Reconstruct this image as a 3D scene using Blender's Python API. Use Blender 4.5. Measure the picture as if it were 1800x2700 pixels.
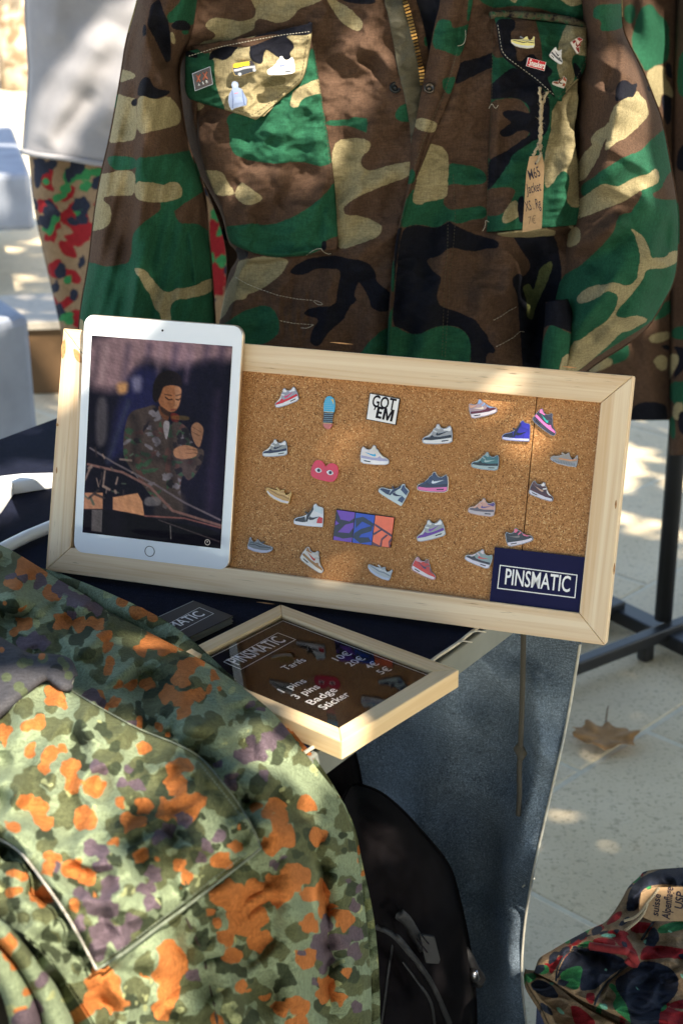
import bpy, math, random
import numpy as np
from mathutils import Vector, Matrix
rng = np.random.default_rng(7); random.seed(7)
for o in list(bpy.data.objects): bpy.data.objects.remove(o)
SC = bpy.context.scene; COL = SC.collection
# ------------------------------------------------------------------ camera
FPX, PITCH, ROLL, CZ = 4090.55, 0.38409, -0.00773, 1.39618
CAM = np.array([0., 0., CZ])
_rt = np.array([1., 0, 0]); _up = np.array([0, math.sin(PITCH), math.cos(PITCH)])
FW = np.array([0, math.cos(PITCH), -math.sin(PITCH)])
RT = math.cos(ROLL)*_rt + math.sin(ROLL)*_up; UP = -math.sin(ROLL)*_rt + math.cos(ROLL)*_up
cd = bpy.data.cameras.new('camera'); cam = bpy.data.objects.new('camera', cd); COL.objects.link(cam)
cam.matrix_world = Matrix(((RT[0], UP[0], -FW[0], 0), (RT[1], UP[1], -FW[1], 0), (RT[2], UP[2], -FW[2], CZ), (0, 0, 0, 1)))
cd.sensor_fit = 'VERTICAL'; cd.sensor_height = 36; cd.lens = 36*FPX/2700
cd.clip_start = .02; cd.clip_end = 600
cd.dof.use_dof = True; cd.dof.focus_distance = 1.50; cd.dof.aperture_fstop = 9.5
SC.camera = cam
# ------------------------------------------------------------------ light
SUN = np.array([.36, -.56, .78]); SUN /= np.linalg.norm(SUN)
w = bpy.data.worlds.new('World'); SC.world = w; w.use_nodes = True
nt = w.node_tree; nt.nodes.clear()
sky = nt.nodes.new('ShaderNodeTexSky'); sky.sky_type = 'NISHITA'; sky.sun_disc = False
sky.sun_elevation = math.asin(SUN[2]); sky.sun_rotation = math.atan2(SUN[0], SUN[1])
bg = nt.nodes.new('ShaderNodeBackground'); bg.inputs[1].default_value = .15
wo = nt.nodes.new('ShaderNodeOutputWorld')
nt.links.new(sky.outputs[0], bg.inputs[0]); nt.links.new(bg.outputs[0], wo.inputs[0])
sl = bpy.data.lights.new('sun', 'SUN'); sl.energy = 5.0; sl.angle = math.radians(.53); sl.color = (1, .93, .82)
so = bpy.data.objects.new('sun', sl); COL.objects.link(so)
so.rotation_euler = Vector(SUN).to_track_quat('Z', 'Y').to_euler()
so.location = (0, 0, 12)
SC.view_settings.view_transform = 'Standard'; SC.view_settings.look = 'None'
SC.view_settings.exposure = 1.52; SC.view_settings.gamma = 1; SC.view_settings.use_curve_mapping = False
SC.view_settings.use_white_balance = True; SC.view_settings.white_balance_temperature = 7200; SC.view_settings.white_balance_tint = 10
SC.render.engine = 'CYCLES'
# ------------------------------------------------------------------ pixel helpers (photo is 1800 x 2700)
def rays(px, py):
    px = np.asarray(px, float)[..., None]; py = np.asarray(py, float)[..., None]
    return FW + RT*(px-900)/FPX - UP*(py-1350)/FPX
def on_y(px, py, y):
    v = rays(px, py); return CAM + v*(np.asarray(y)/v[..., 1])[..., None]
def on_z(px, py, z):
    v = rays(px, py); return CAM + v*((np.asarray(z)-CZ)/v[..., 2])[..., None]
def on_plane(px, py, o, n):
    v = rays(px, py); return CAM + v*(((np.asarray(o)-CAM)@n)/(v@n))[..., None]
ZM = dict(A=(540, 0, .26786), B=(540, 460, .26786), C=(920, 0, .2551), D=(920, 460, .2551), E=(1300, 500, .3189),
          F=(200, 0, .26786), G=(200, 440, .26786), H=(1480, 0, .2381), I=(1480, 560, .2381), J=(480, 60, .2551),
          K=(1260, 40, .2551), L=(1360, 2260, .2806), P=(0, 0, 1), Q=(900, 0, .574), S=(180, 820, .3061),
          T=(900, 800, .574), U=(400, 1560, .5357), V=(0, 1400, .574), W=(0, 1950, .6378), X=(800, 1600, .4676),
          Y=(880, 2050, .2763), R=(0, 1400, .3189), M=(0, 540, .26786), N=(0, 0, .26786))
def Z(k, pts):
    a = np.asarray(pts, float); x, y, s = ZM[k]; return np.stack([x+s*a[:, 0], y+s*a[:, 1]], 1)
def srgb(r, g, b):
    f = lambda c: (c/255/12.92 if c/255 < .04045 else ((c/255+.055)/1.055)**2.4)
    return (f(r), f(g), f(b), 1)
# ------------------------------------------------------------------ signed distance fields for printed patterns
def chaikin(p, it=2):
    p = np.asarray(p, float)
    for _ in range(it):
        q = np.roll(p, -1, 0); p = np.stack([.78*p+.22*q, .22*p+.78*q], 1).reshape(-1, 2)
    return p
def sdf_poly(X, Y, poly, clip=24.):
    out = np.full(X.shape, clip); x0, y0 = poly.min(0)-clip; x1, y1 = poly.max(0)+clip
    m = (X > x0) & (X < x1) & (Y > y0) & (Y < y1)
    if not m.any(): return out
    x = X[m]; y = Y[m]; d = np.full(x.shape, 1e9); ins = np.zeros(x.shape, bool)
    q = np.roll(poly, -1, 0)
    for (ax, ay), (bx, by) in zip(poly, q):
        ex, ey = bx-ax, by-ay; l = ex*ex+ey*ey+1e-9
        t = np.clip(((x-ax)*ex+(y-ay)*ey)/l, 0, 1)
        d = np.minimum(d, (x-ax-t*ex)**2+(y-ay-t*ey)**2)
        if abs(ey) > 1e-9:
            c = (ay > y) != (by > y); ins ^= c & (x < ex*(y-ay)/ey+ax)
    d = np.sqrt(d); out[m] = np.clip(np.where(ins, -d, d), -clip, clip); return out
def sdf_circles(X, Y, cs, k=10., clip=24.):
    out = np.full(X.shape, clip)
    for cx, cy, r in cs:
        m = (np.abs(X-cx) < r+clip) & (np.abs(Y-cy) < r+clip)
        if not m.any(): continue
        d = np.hypot(X[m]-cx, Y[m]-cy)-r; o = out[m]
        h = np.clip(.5+.5*(o-d)/k, 0, 1); out[m] = o*(1-h)+d*h-k*h*(1-h)*.6
    return np.clip(out, -clip, clip)
def rblob(cx, cy, rx, ry, n=11, ang=0.):
    a = np.linspace(0, 2*math.pi, n, endpoint=False)+rng.uniform(0, .3, n); r = rng.uniform(.5, 1.2, n)
    x = np.cos(a)*rx*r; y = np.sin(a)*ry*r; c, s = math.cos(ang), math.sin(ang)
    return chaikin(np.stack([cx+c*x-s*y, cy+s*x+c*y], 1))
def rand_blobs(n, x0, x1, y0, y1, rx, ry, ang=.5):
    return [rblob(rng.uniform(x0, x1), rng.uniform(y0, y1), rx*rng.uniform(.6, 1.4), ry*rng.uniform(.6, 1.4), 11, rng.normal(0, ang)) for _ in range(n)]
def crease(X, Y, sc, seed): return 1-np.clip(np.abs(wob(X, Y, sc, seed, 5))*1.4, 0, 1)
def ridge(X, Y, pts, wd, amp, side=0):
    """fold along a polyline; side=+1 / -1 keeps a steep drop on one side"""
    pts = np.asarray(pts, float); best = np.full(X.shape, 1e9); sg = np.zeros(X.shape); tt = np.zeros(X.shape); n = len(pts)-1
    for i in range(n):
        a, b = pts[i], pts[i+1]; e = b-a; l = e@e
        t = np.clip(((X-a[0])*e[0]+(Y-a[1])*e[1])/l, 0, 1); dx = X-a[0]-t*e[0]; dy = Y-a[1]-t*e[1]; d = dx*dx+dy*dy
        m = d < best; best = np.where(m, d, best); sg = np.where(m, np.sign(e[0]*dy-e[1]*dx), sg); tt = np.where(m, (i+t)/n, tt)
    d = np.sqrt(best); g = np.exp(-(d/wd)**2)*np.clip(np.minimum(tt, 1-tt)*5+.15, 0, 1)
    if side: 
        st = 1/(1+np.exp(-np.clip(side*sg*d/(wd*.10), -30, 30))); g = g*st
    return amp*g
_nw = [(rng.normal(0, 1, 2), rng.uniform(0, 6.28)) for _ in range(40)]
def wob(X, Y, sc, seed=0, n=7):
    o = 0
    for i in range(n):
        (k, ph) = _nw[(seed*5+i) % 40]; o = o+np.sin((X*k[0]+Y*k[1])/sc*(1+.25*i)+ph+seed)
    return o/n**.5
# ------------------------------------------------------------------ mesh helpers
def place(o, parent):
    COL.objects.link(o)
    if parent is not None:
        o.parent = parent; o.matrix_parent_inverse = Matrix.Translation(-parent.location) @ Matrix.Identity(4)
    return o
def meshobj(name, v, f, mat, parent=None, smooth=False, attrs=None, vattr=None, cattr=None):
    me = bpy.data.meshes.new(name); me.from_pydata(np.asarray(v).tolist(), [], f if isinstance(f, list) else f.tolist()); me.update()
    if smooth: me.polygons.foreach_set('use_smooth', [True]*len(me.polygons))
    for k, a in (attrs or {}).items():
        at = me.attributes.new(k, 'FLOAT', 'POINT'); at.data.foreach_set('value', np.asarray(a, np.float32).ravel())
    for k, a in (vattr or {}).items():
        at = me.attributes.new(k, 'FLOAT_VECTOR', 'POINT'); at.data.foreach_set('vector', np.asarray(a, np.float32).ravel())
    for k, a in (cattr or {}).items():
        at = me.attributes.new(k, 'FLOAT_COLOR', 'POINT'); at.data.foreach_set('color', np.asarray(a, np.float32).ravel())
    if mat: me.materials.append(mat)
    o = bpy.data.objects.new(name, me); return place(o, parent)
def thing(name, label, cat, loc=(0, 0, 0), group=None):
    o = bpy.data.objects.new(name, None); COL.objects.link(o); o.location = tuple(float(c) for c in loc)
    o.empty_display_size = .02; o['label'] = label; o['category'] = cat
    if group: o['group'] = group
    return o
def tag(o, label, cat, group=None):
    o['label'] = label; o['category'] = cat
    if group: o['group'] = group
    return o
def solid(o, t, off=-1): 
    m = o.modifiers.new('solidify', 'SOLIDIFY'); m.thickness = t; m.offset = off; return o
def bev(o, wd, seg=2):
    m = o.modifiers.new('bevel', 'BEVEL'); m.width = wd; m.segments = seg; m.limit_method = 'ANGLE'; return o
def gridfaces(nv, nu):
    i = np.arange(nv-1)[:, None]*nu+np.arange(nu-1)[None]; i = i.ravel()
    return np.stack([i, i+nu, i+nu+1, i+1], 1)
def resample(p, n):
    p = np.asarray(p, float); d = np.r_[0, np.cumsum(np.hypot(*np.diff(p, axis=0).T))]; t = np.linspace(0, d[-1], n)
    return np.stack([np.interp(t, d, p[:, 0]), np.interp(t, d, p[:, 1])], 1)
def smoothline(p, n):
    p = np.asarray(p, float)
    for _ in range(2):
        q = np.empty((2*len(p), 2)); q[0] = p[0]; q[-1] = p[-1]
        q[1:-1:2] = .75*p[:-1]+.25*p[1:]; q[2::2][:len(p)-1] = .25*p[:-1]+.75*p[1:]; p = q
    return resample(p, n)
def loft(L, R, step, smooth=True, conv=None):
    ll = max(np.hypot(*np.diff(np.asarray(L, float), axis=0).T).sum(), np.hypot(*np.diff(np.asarray(R, float), axis=0).T).sum())
    nv = max(3, int(ll/step)+1); fn = smoothline if smooth else resample
    a = fn(L, nv); b = fn(R, nv); wd = np.hypot(*(b-a).T).max(); nu = max(3, int(wd/step)+1)
    s = np.linspace(0, 1, nu)[None, :]; 
    X = a[:, :1]*(1-s)+b[:, :1]*s; Y = a[:, 1:]*(1-s)+b[:, 1:]*s
    S = np.broadcast_to(s, X.shape); T = np.broadcast_to(np.linspace(0, 1, nv)[:, None], X.shape)
    return X, Y, S, T
def pattern_attrs(X, Y, layers):
    out = {}
    if 'yellow' in layers: X, Y = X+4.5*wob(X, Y, 15, 1), Y+4.5*wob(X, Y, 15, 3)
    for k, shapes in layers.items():
        d = np.full(X.shape, 24.)
        for s in shapes:
            d = np.minimum(d, sdf_circles(X, Y, s[1]) if isinstance(s, tuple) else sdf_poly(X, Y, s))
        out[k] = d
    return out
def panel(name, L, R, where, mat, parent, layers=None, step=5., thick=.0016, smooth=True, skirt=None):
    X, Y, S, T = loft(L, R, step, smooth); P = where(X, Y, S, T); nv, nu = X.shape
    at = pattern_attrs(X.ravel(), Y.ravel(), layers) if layers else {}
    V = P.reshape(-1, 3); F = gridfaces(nv, nu)
    if skirt is not None:
        ring = np.r_[np.arange(nu), np.arange(1, nv)*nu+nu-1, (nv-1)*nu+np.arange(nu-2, -1, -1), np.arange(nv-2, 0, -1)*nu]
        SP = skirt(X.ravel()[ring], Y.ravel()[ring], V[ring]); b = len(V); n = len(ring)
        V = np.r_[V, SP]; j = np.arange(n); F = np.r_[F, np.stack([ring[j], b+j, b+(j+1) % n, ring[(j+1) % n]], 1)]
        at = {k: np.r_[a, a[ring]] for k, a in at.items()}
    o = meshobj(name, V, F, mat, parent, True, at)
    if thick: solid(o, thick)
    return o
def tube(name, pts, r, mat, parent=None, seg=8, caps=True):
    p = np.asarray(pts, float); n = len(p); r = np.broadcast_to(r, (n,)); V = []; 
    tg = np.gradient(p, axis=0); tg /= np.linalg.norm(tg, axis=1)[:, None]+1e-12
    up = np.array([0, 0, 1.]) if abs(tg[0][2]) < .9 else np.array([1., 0, 0])
    for i in range(n):
        a = np.cross(tg[i], up); a /= np.linalg.norm(a); b = np.cross(a, tg[i]); up = b
        an = np.linspace(0, 2*math.pi, seg, endpoint=False)
        V.append(p[i]+r[i]*(np.cos(an)[:, None]*a+np.sin(an)[:, None]*b))
    V = np.concatenate(V); F = []
    for i in range(n-1):
        for j in range(seg): F.append([i*seg+j, i*seg+(j+1) % seg, (i+1)*seg+(j+1) % seg, (i+1)*seg+j])
    if caps: F += [list(range(seg))[::-1], [(n-1)*seg+j for j in range(seg)]]
    return meshobj(name, V, F, mat, parent, True)
def box(name, o, u, v, n, a, mat, parent=None, b=0, gv=None):
    """box spanning a=((u0,u1),(v0,v1),(n0,n1)) in the frame o,u,v,n"""
    V = [np.asarray(o)+np.asarray(u)*x+np.asarray(v)*y+np.asarray(n)*z for z in a[2] for y in a[1] for x in a[0]]
    F = [[0, 2, 3, 1], [4, 5, 7, 6], [0, 1, 5, 4], [2, 6, 7, 3], [0, 4, 6, 2], [1, 3, 7, 5]]
    ob = meshobj(name, V, F, mat, parent, vattr=gv)
    if b: bev(ob, b)
    return ob
def prism(name, poly, o, u, v, n, n0, n1, mat, parent=None, b=0, grain=None):
    poly = np.asarray(poly, float); m = len(poly)
    area = (poly[:, 0]*np.roll(poly[:, 1], -1)-np.roll(poly[:, 0], -1)*poly[:, 1]).sum()
    if area < 0: poly = poly[::-1]
    V = np.r_[[o+u*x+v*y+n*n0 for x, y in poly], [o+u*x+v*y+n*n1 for x, y in poly]]
    F = [list(range(m))[::-1], list(range(m, 2*m))]+[[i, (i+1) % m, m+(i+1) % m, m+i] for i in range(m)]
    va = None
    if grain is not None:
        q = np.r_[poly, poly]; z = np.r_[np.full(m, n0), np.full(m, n1)]; off = rng.uniform(0, 9, 3)
        g = np.stack([q[:, 0], q[:, 1], z], 1) if grain == 0 else np.stack([q[:, 1], q[:, 0], z], 1)
        va = {'gv': g+off}
    ob = meshobj(name, V, F, mat, parent, vattr=va)
    if b: bev(ob, b)
    return ob
# ------------------------------------------------------------------ materials
def newmat(name):
    m = bpy.data.materials.new(name); m.use_nodes = True; t = m.node_tree; p = t.nodes['Principled BSDF']; return m, t, p
def N(t, ty, **kw):
    n = t.nodes.new(ty)
    for k, v in kw.items():
        if k in n.inputs.keys(): n.inputs[k].default_value = v
        else: setattr(n, k, v)
    return n
def mixc(t, fac, a, b, mode='MIX'):
    n = t.nodes.new('ShaderNodeMix'); n.data_type = 'RGBA'; n.blend_type = mode
    for i, x in ((0, fac), (6, a), (7, b)):
        if hasattr(x, 'is_linked') or hasattr(x, 'links'): t.links.new(x, n.inputs[i])
        else: n.inputs[i].default_value = x
    return n.outputs[2]
def noise(t, scale, detail=3, vec=None, rough=.55, dist=0):
    n = N(t, 'ShaderNodeTexNoise', Scale=scale, Detail=detail, Roughness=rough, Distortion=dist)
    if vec is None: 
        g = t.nodes.new('ShaderNodeNewGeometry'); vec = g.outputs['Position']
    t.links.new(vec, n.inputs['Vector']); return n.outputs['Fac']
def ramp(t, fac, a, b, va=0., vb=1.):
    n = t.nodes.new('ShaderNodeMapRange'); t.links.new(fac, n.inputs[0]); n.inputs[1].default_value = a; n.inputs[2].default_value = b
    n.inputs[3].default_value = va; n.inputs[4].default_value = vb; return n.outputs[0]
def bumpn(t, p, h, strength, dist=.001):
    b = N(t, 'ShaderNodeBump', Strength=strength, Distance=dist); t.links.new(h, b.inputs['Height']); t.links.new(b.outputs[0], p.inputs['Normal'])
def mul(t, a, b):
    n = t.nodes.new('ShaderNodeMath'); n.operation = 'MULTIPLY_ADD'; t.links.new(a, n.inputs[0]); n.inputs[1].default_value = b; n.inputs[2].default_value = 0; return n.outputs[0]
def add(t, a, b):
    n = t.nodes.new('ShaderNodeMath'); n.operation = 'ADD'; t.links.new(a, n.inputs[0]); t.links.new(b, n.inputs[1]); return n.outputs[0]
def plain(name, c, rough=.6, var=.12, scale=60, metal=0, bump=0, bscale=300, spec=.5, sheen=0):
    m, t, p = newmat(name); c = tuple(c[:3])+(1,)
    col = mixc(t, ramp(t, noise(t, scale), .3, .7), tuple(x*(1-var) for x in c[:3])+(1,), tuple(min(1, x*(1+var)) for x in c[:3])+(1,))
    t.links.new(col, p.inputs['Base Color']); p.inputs['Roughness'].default_value = rough; p.inputs['Metallic'].default_value = metal
    p.inputs['Specular IOR Level'].default_value = spec; p.inputs['Sheen Weight'].default_value = sheen
    if bump: bumpn(t, p, noise(t, bscale, 4), bump)
    return m
def weave(t, p, col, scale=1500, amt=.22, strength=.35):
    gg = t.nodes.new('ShaderNodeNewGeometry'); mz = N(t, 'ShaderNodeMapping'); mz.inputs['Scale'].default_value = (1, 1, .16); t.links.new(gg.outputs['Position'], mz.inputs['Vector']); mx = N(t, 'ShaderNodeMapping'); mx.inputs['Scale'].default_value = (.16, .5, 1); t.links.new(gg.outputs['Position'], mx.inputs['Vector'])
    st = ramp(t, add(t, noise(t, 620, 2, mz.outputs[0]), noise(t, 620, 2, mx.outputs[0])), .7, 1.3, 1-amt*1.1, 1+amt*1.1); sr = t.nodes.new('ShaderNodeCombineColor')
    for i in range(3): t.links.new(st, sr.inputs[i])
    col = mixc(t, 1., col, sr.outputs[0], 'MULTIPLY')
    w1 = N(t, 'ShaderNodeTexWave', Scale=scale*.5, Distortion=5., Detail=2.0); w1.bands_direction = 'DIAGONAL'
    g = t.nodes.new('ShaderNodeNewGeometry'); t.links.new(g.outputs['Position'], w1.inputs['Vector'])
    f = noise(t, scale, 2); h = add(t, mul(t, w1.outputs['Fac'], .5), f)
    s = ramp(t, h, .45, 1.1, 1-amt, 1+amt); rgb = t.nodes.new('ShaderNodeCombineColor')
    for i in range(3): t.links.new(s, rgb.inputs[i])
    c2 = mixc(t, 1., col, rgb.outputs[0], 'MULTIPLY'); big = ramp(t, noise(t, 14, 4), .25, .75, .86, 1.14); rgb2 = t.nodes.new('ShaderNodeCombineColor')
    for i in range(3): t.links.new(big, rgb2.inputs[i])
    c2 = mixc(t, 1., c2, rgb2.outputs[0], 'MULTIPLY')
    t.links.new(c2, p.inputs['Base Color']); h2 = add(t, h, mul(t, noise(t, 90, 5), 3.5)); bumpn(t, p, h2, strength, .0009)
def camo(name, base, layers, scale=1500, rough=.92, edge=1.6, amt=.24, sheen=0.):
    m, t, p = newmat(name); nz = mul(t, noise(t, 160, 4), edge*4); n0 = t.nodes.new('ShaderNodeMath'); n0.operation = 'SUBTRACT'
    t.links.new(nz, n0.inputs[0]); n0.inputs[1].default_value = edge*2
    col = base
    for k, c in layers:
        a = N(t, 'ShaderNodeAttribute', attribute_name=k); f = ramp(t, add(t, a.outputs['Fac'], n0.outputs[0]), -.9, .9, 1, 0)
        col = mixc(t, f, col, c)
    weave(t, p, col, scale, amt); p.inputs['Roughness'].default_value = rough; p.inputs['Sheen Weight'].default_value = sheen; p.inputs['Specular IOR Level'].default_value = .12
    return m
WG = (.014, .082, .047, 1); WB = (.078, .047, .033, 1); WT = (.27, .232, .138, 1); WK = (.008, .009, .015, 1)
m_wood_camo = camo('woodland camouflage cloth', WB, [('green', WG), ('tan', WT), ('brown', WB), ('black', WK)])
m_wood_camo_g = camo('woodland camouflage cloth, green ground', WG, [('brown', WB), ('tan', WT), ('black', WK)])
m_wood_camo_t = camo('woodland camouflage cloth, tan ground', WT, [('green', WG), ('olive', (.14, .12, .065, 1)), ('black', WK)])
m_fleck = camo('five colour fleck camouflage cloth', (.185, .232, .150, 1), [('olive', (.088, .100, .052, 1)), ('dark', (.040, .052, .030, 1)), ('yellow', (.30, .33, .17, 1)), ('orange', (.40, .138, .042, 1)), ('purple', (.105, .078, .098, 1))], 1100, amt=.3)
AB = (.25, .17, .105, 1); AR = (.25, .017, .022, 1); AN = (.022, .027, .045, 1); AG = (.03, .19, .07, 1); AM = (.22, .55, .42, 1)
m_alp = camo('red camouflage cloth', AB, [('red', AR), ('green', AG), ('navy', AN), ('mint', AM)], 1300)
def denim(name, a, b, scale=1400, fade=None, spk=.6):
    m, t, p = newmat(name); f = ramp(t, noise(t, scale, 3, rough=.7), .38, .68); col = mixc(t, f, a, b)
    if fade: col = mixc(t, ramp(t, noise(t, 5, 3), .4, .75), col, fade)
    sp = ramp(t, noise(t, scale*.8, 1), .66, .78); col = mixc(t, mul(t, sp, spk), col, tuple(min(1, x*5+.06) for x in b[:3])+(1,))
    weave(t, p, col, scale, .3, .4); p.inputs['Roughness'].default_value = .9; p.inputs['Specular IOR Level'].default_value = .12; return m
m_denim = denim('dark raw denim', (.0035, .005, .014, 1), (.011, .015, .036, 1))
m_jeans = denim('washed blue denim', (.062, .088, .122, 1), (.19, .25, .32, 1), 620, (.17, .22, .28, 1), .12)
def pine(name, a, b, dark):
    m, t, p = newmat(name); at = N(t, 'ShaderNodeAttribute', attribute_name='gv'); mp = N(t, 'ShaderNodeMapping'); mp.inputs['Scale'].default_value = (2.2, 85, 60)
    t.links.new(at.outputs['Vector'], mp.inputs['Vector']); f = noise(t, 1.3, 4, mp.outputs[0], .6, .7)
    col = mixc(t, ramp(t, f, .38, .66), a, b)
    mp2 = N(t, 'ShaderNodeMapping'); mp2.inputs['Scale'].default_value = (25, 420, 300); t.links.new(at.outputs['Vector'], mp2.inputs['Vector'])
    g = noise(t, 1.6, 2, mp2.outputs[0]); mp3 = N(t, 'ShaderNodeMapping'); mp3.inputs['Scale'].default_value = (9, 30, 20); t.links.new(at.outputs['Vector'], mp3.inputs['Vector'])
    gate = ramp(t, noise(t, 1., 2, mp3.outputs[0]), .52, .62); k = t.nodes.new('ShaderNodeMath'); k.operation = 'MULTIPLY'
    t.links.new(ramp(t, g, .64, .72), k.inputs[0]); t.links.new(gate, k.inputs[1])
    col = mixc(t, mul(t, k.outputs[0], .75), col, dark); t.links.new(col, p.inputs['Base Color']); p.inputs['Roughness'].default_value = .62
    p.inputs['Specular IOR Level'].default_value = .3; bumpn(t, p, f, .12, .001); return m
m_pine = pine('bare pine', (.81, .66, .48, 1), (.66, .46, .28, 1), (.22, .12, .06, 1))
m_pine2 = pine('pale pine', (.76, .58, .36, 1), (.62, .42, .22, 1), (.30, .17, .07, 1))
m, t, p = newmat('cork'); vo = N(t, 'ShaderNodeTexVoronoi', Scale=1050); g = t.nodes.new('ShaderNodeNewGeometry'); t.links.new(g.outputs['Position'], vo.inputs['Vector'])
sep = t.nodes.new('ShaderNodeSeparateColor'); t.links.new(vo.outputs['Color'], sep.inputs[0])
col = mixc(t, ramp(t, sep.outputs[0], .1, .9), (.335, .142, .050, 1), (.56, .285, .115, 1)); col = mixc(t, ramp(t, sep.outputs[1], .86, .93), col, (.15, .06, .02, 1))
col = mixc(t, ramp(t, sep.outputs[2], .93, .97), col, (.72, .48, .24, 1)); col = mixc(t, ramp(t, noise(t, 1500, 3), .55, .75), col, (.22, .10, .035, 1))
col = mixc(t, mul(t, ramp(t, noise(t, 9, 3), .35, .7), .35), col, (.37, .17, .06, 1))
t.links.new(col, p.inputs['Base Color']); p.inputs['Roughness'].default_value = .85; bumpn(t, p, sep.outputs[0], .5, .0006); m_cork = m
def enamel(name, c, rough=.22, metal=0):
    return plain(name, c, rough, .04, 200, metal)
_en = {}
def en(c, rough=.2):
    k = tuple(c)
    if k not in _en: _en[k] = enamel('enamel %d %d %d' % k, srgb(*c), rough)
    return _en[k]
m_silver = plain('polished nickel', (.36, .37, .40), .32, .1, 200, 1)
m_gold = plain('brass', (.62, .40, .14), .3, .15, 300, 1)
m_white_print = plain('white print', (.85, .85, .87), .5, .03)
m_black_print = plain('black print', (.012, .010, .014), .5, .05, spec=.1)
m_ink = plain('dark ink', (.018, .012, .03), .6, .2)
m_kraft = plain('kraft card', (.47, .30, .165), .8, .10, 300, bump=.1, bscale=700)
m_twine = plain('jute twine', (.42, .34, .23), .9, .3, 900, bump=.5, bscale=1500)
m_thread_w = plain('pale thread', (.55, .53, .46), .8, .2)
m_thread_d = plain('olive thread', (.07, .06, .035), .85, .2)
m_black_metal = plain('black painted steel', (.012, .012, .013), .42, .2, 20, bump=.05)
m_grey_metal = plain('grey painted table edge', (.17, .185, .17), .5, .12, 25, bump=.05)
m_black_fab = plain('black nylon', (.0055, .0045, .0055), .95, .3, 40, bump=.5, bscale=900, spec=.08)
m_webbing = plain('dark grey webbing', (.017, .017, .019), .6, .15, 200, bump=.4, bscale=1800)
m_white_paint = plain('white paint on wood', (.78, .80, .84), .38, .05, 30)
m_stone = plain('blue grey stone', (.27, .30, .36), .8, .14, 9, bump=.2, bscale=80)
m_sweat = plain('heather grey jersey', (.27, .27, .295), .95, .08, 25, bump=.25, bscale=500, sheen=.2)
m_card_box = plain('brown cardboard', (.11, .06, .025), .85, .1, 12)
m_navy_in = plain('navy lining', (.006, .008, .022), .8, .2)
m_tape = plain('olive zip tape', (.075, .07, .048), .8, .25, 700, bump=.4, bscale=1500)
# ------------------------------------------------------------------ setting: ground
def slab_mat():
    m, t, p = newmat('pale paving stone'); oi = t.nodes.new('ShaderNodeObjectInfo')
    col = mixc(t, ramp(t, noise(t, 4, 5), .3, .7), (.62, .50, .315, 1), (.72, .60, .41, 1))
    col = mixc(t, ramp(t, noise(t, 130, 3), .56, .72), col, (.36, .285, .175, 1)); col = mixc(t, ramp(t, noise(t, 45, 4), .57, .74), col, (.40, .32, .20, 1)); col = mixc(t, mul(t, ramp(t, noise(t, 2.2, 5), .5, .7), .45), col, (.46, .38, .26, 1))
    col = mixc(t, mul(t, oi.outputs['Random'], .35), col, (.54, .47, .35, 1))
    t.links.new(col, p.inputs['Base Color']); p.inputs['Roughness'].default_value = .85; bumpn(t, p, noise(t, 220, 4), .35, .002); return m
m_slab = slab_mat(); m_joint = plain('sandy mortar', (.62, .56, .42), .95, .1, 60)
m_ground = plain('pale beige square', (.42, .345, .235), .95, .1, 1.5)
gs = 220; ground = meshobj('ground', [(-gs, -gs, -.012), (gs, -gs, -.012), (gs, gs, -.012), (-gs, gs, -.012)], [[0, 1, 2, 3]], m_ground); ground['kind'] = 'structure'
ga = math.radians(45.5); gu = np.array([math.cos(ga), math.sin(ga), 0]); gv_ = np.array([-math.sin(ga), math.cos(ga), 0]); GO = np.array([.536, 2.409, 0])
pav = meshobj('pavement', [GO+gu*x+gv_*y+np.array([0, 0, -.0016]) for x, y in ((-9, -9), (9, -9), (9, 9), (-9, 9))], [[0, 1, 2, 3]], m_joint); pav['kind'] = 'structure'
slw, sld, jt = .52, .345, .009; sm = None; k = 0
for j in range(-9, 22):
    for i in range(-9, 12):
        c = GO+gu*((i+.5)*slw+(.0 if j % 2 else -.19))+gv_*((j+.5)*sld)
        q = c-CAM; zf = q@FW
        if zf < .9: continue
        xx, yy = 900+FPX*(q@RT)/zf, 1350-FPX*(q@UP)/zf
        if not (-500 < xx < 2300 and 400 < yy < 3600) or c[1] > 6.6: continue
        if sm is None:
            hw, hd = slw/2-jt/2, sld/2-jt/2; sm = bpy.data.meshes.new('paving_slab'); e = .004
            V = [(x*hw, y*hd, z) for z in (-.006, -.0015) for x, y in ((-1, -1), (1, -1), (1, 1), (-1, 1))]+[(x*(hw-e), y*(hd-e), 0) for x, y in ((-1, -1), (1, -1), (1, 1), (-1, 1))]
            sm.from_pydata(V, [], [[a+4*l, (a+1) % 4+4*l, (a+1) % 4+4*l+4, a+4*l+4] for l in (0, 1) for a in range(4)]+[[8, 9, 10, 11]]); sm.materials.append(m_slab)
        o = bpy.data.objects.new('paving_slab', sm); o.location = (c[0], c[1], rng.uniform(-.0008, .0012)); o.rotation_euler = (0, 0, ga); COL.objects.link(o); o.parent = pav
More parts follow.
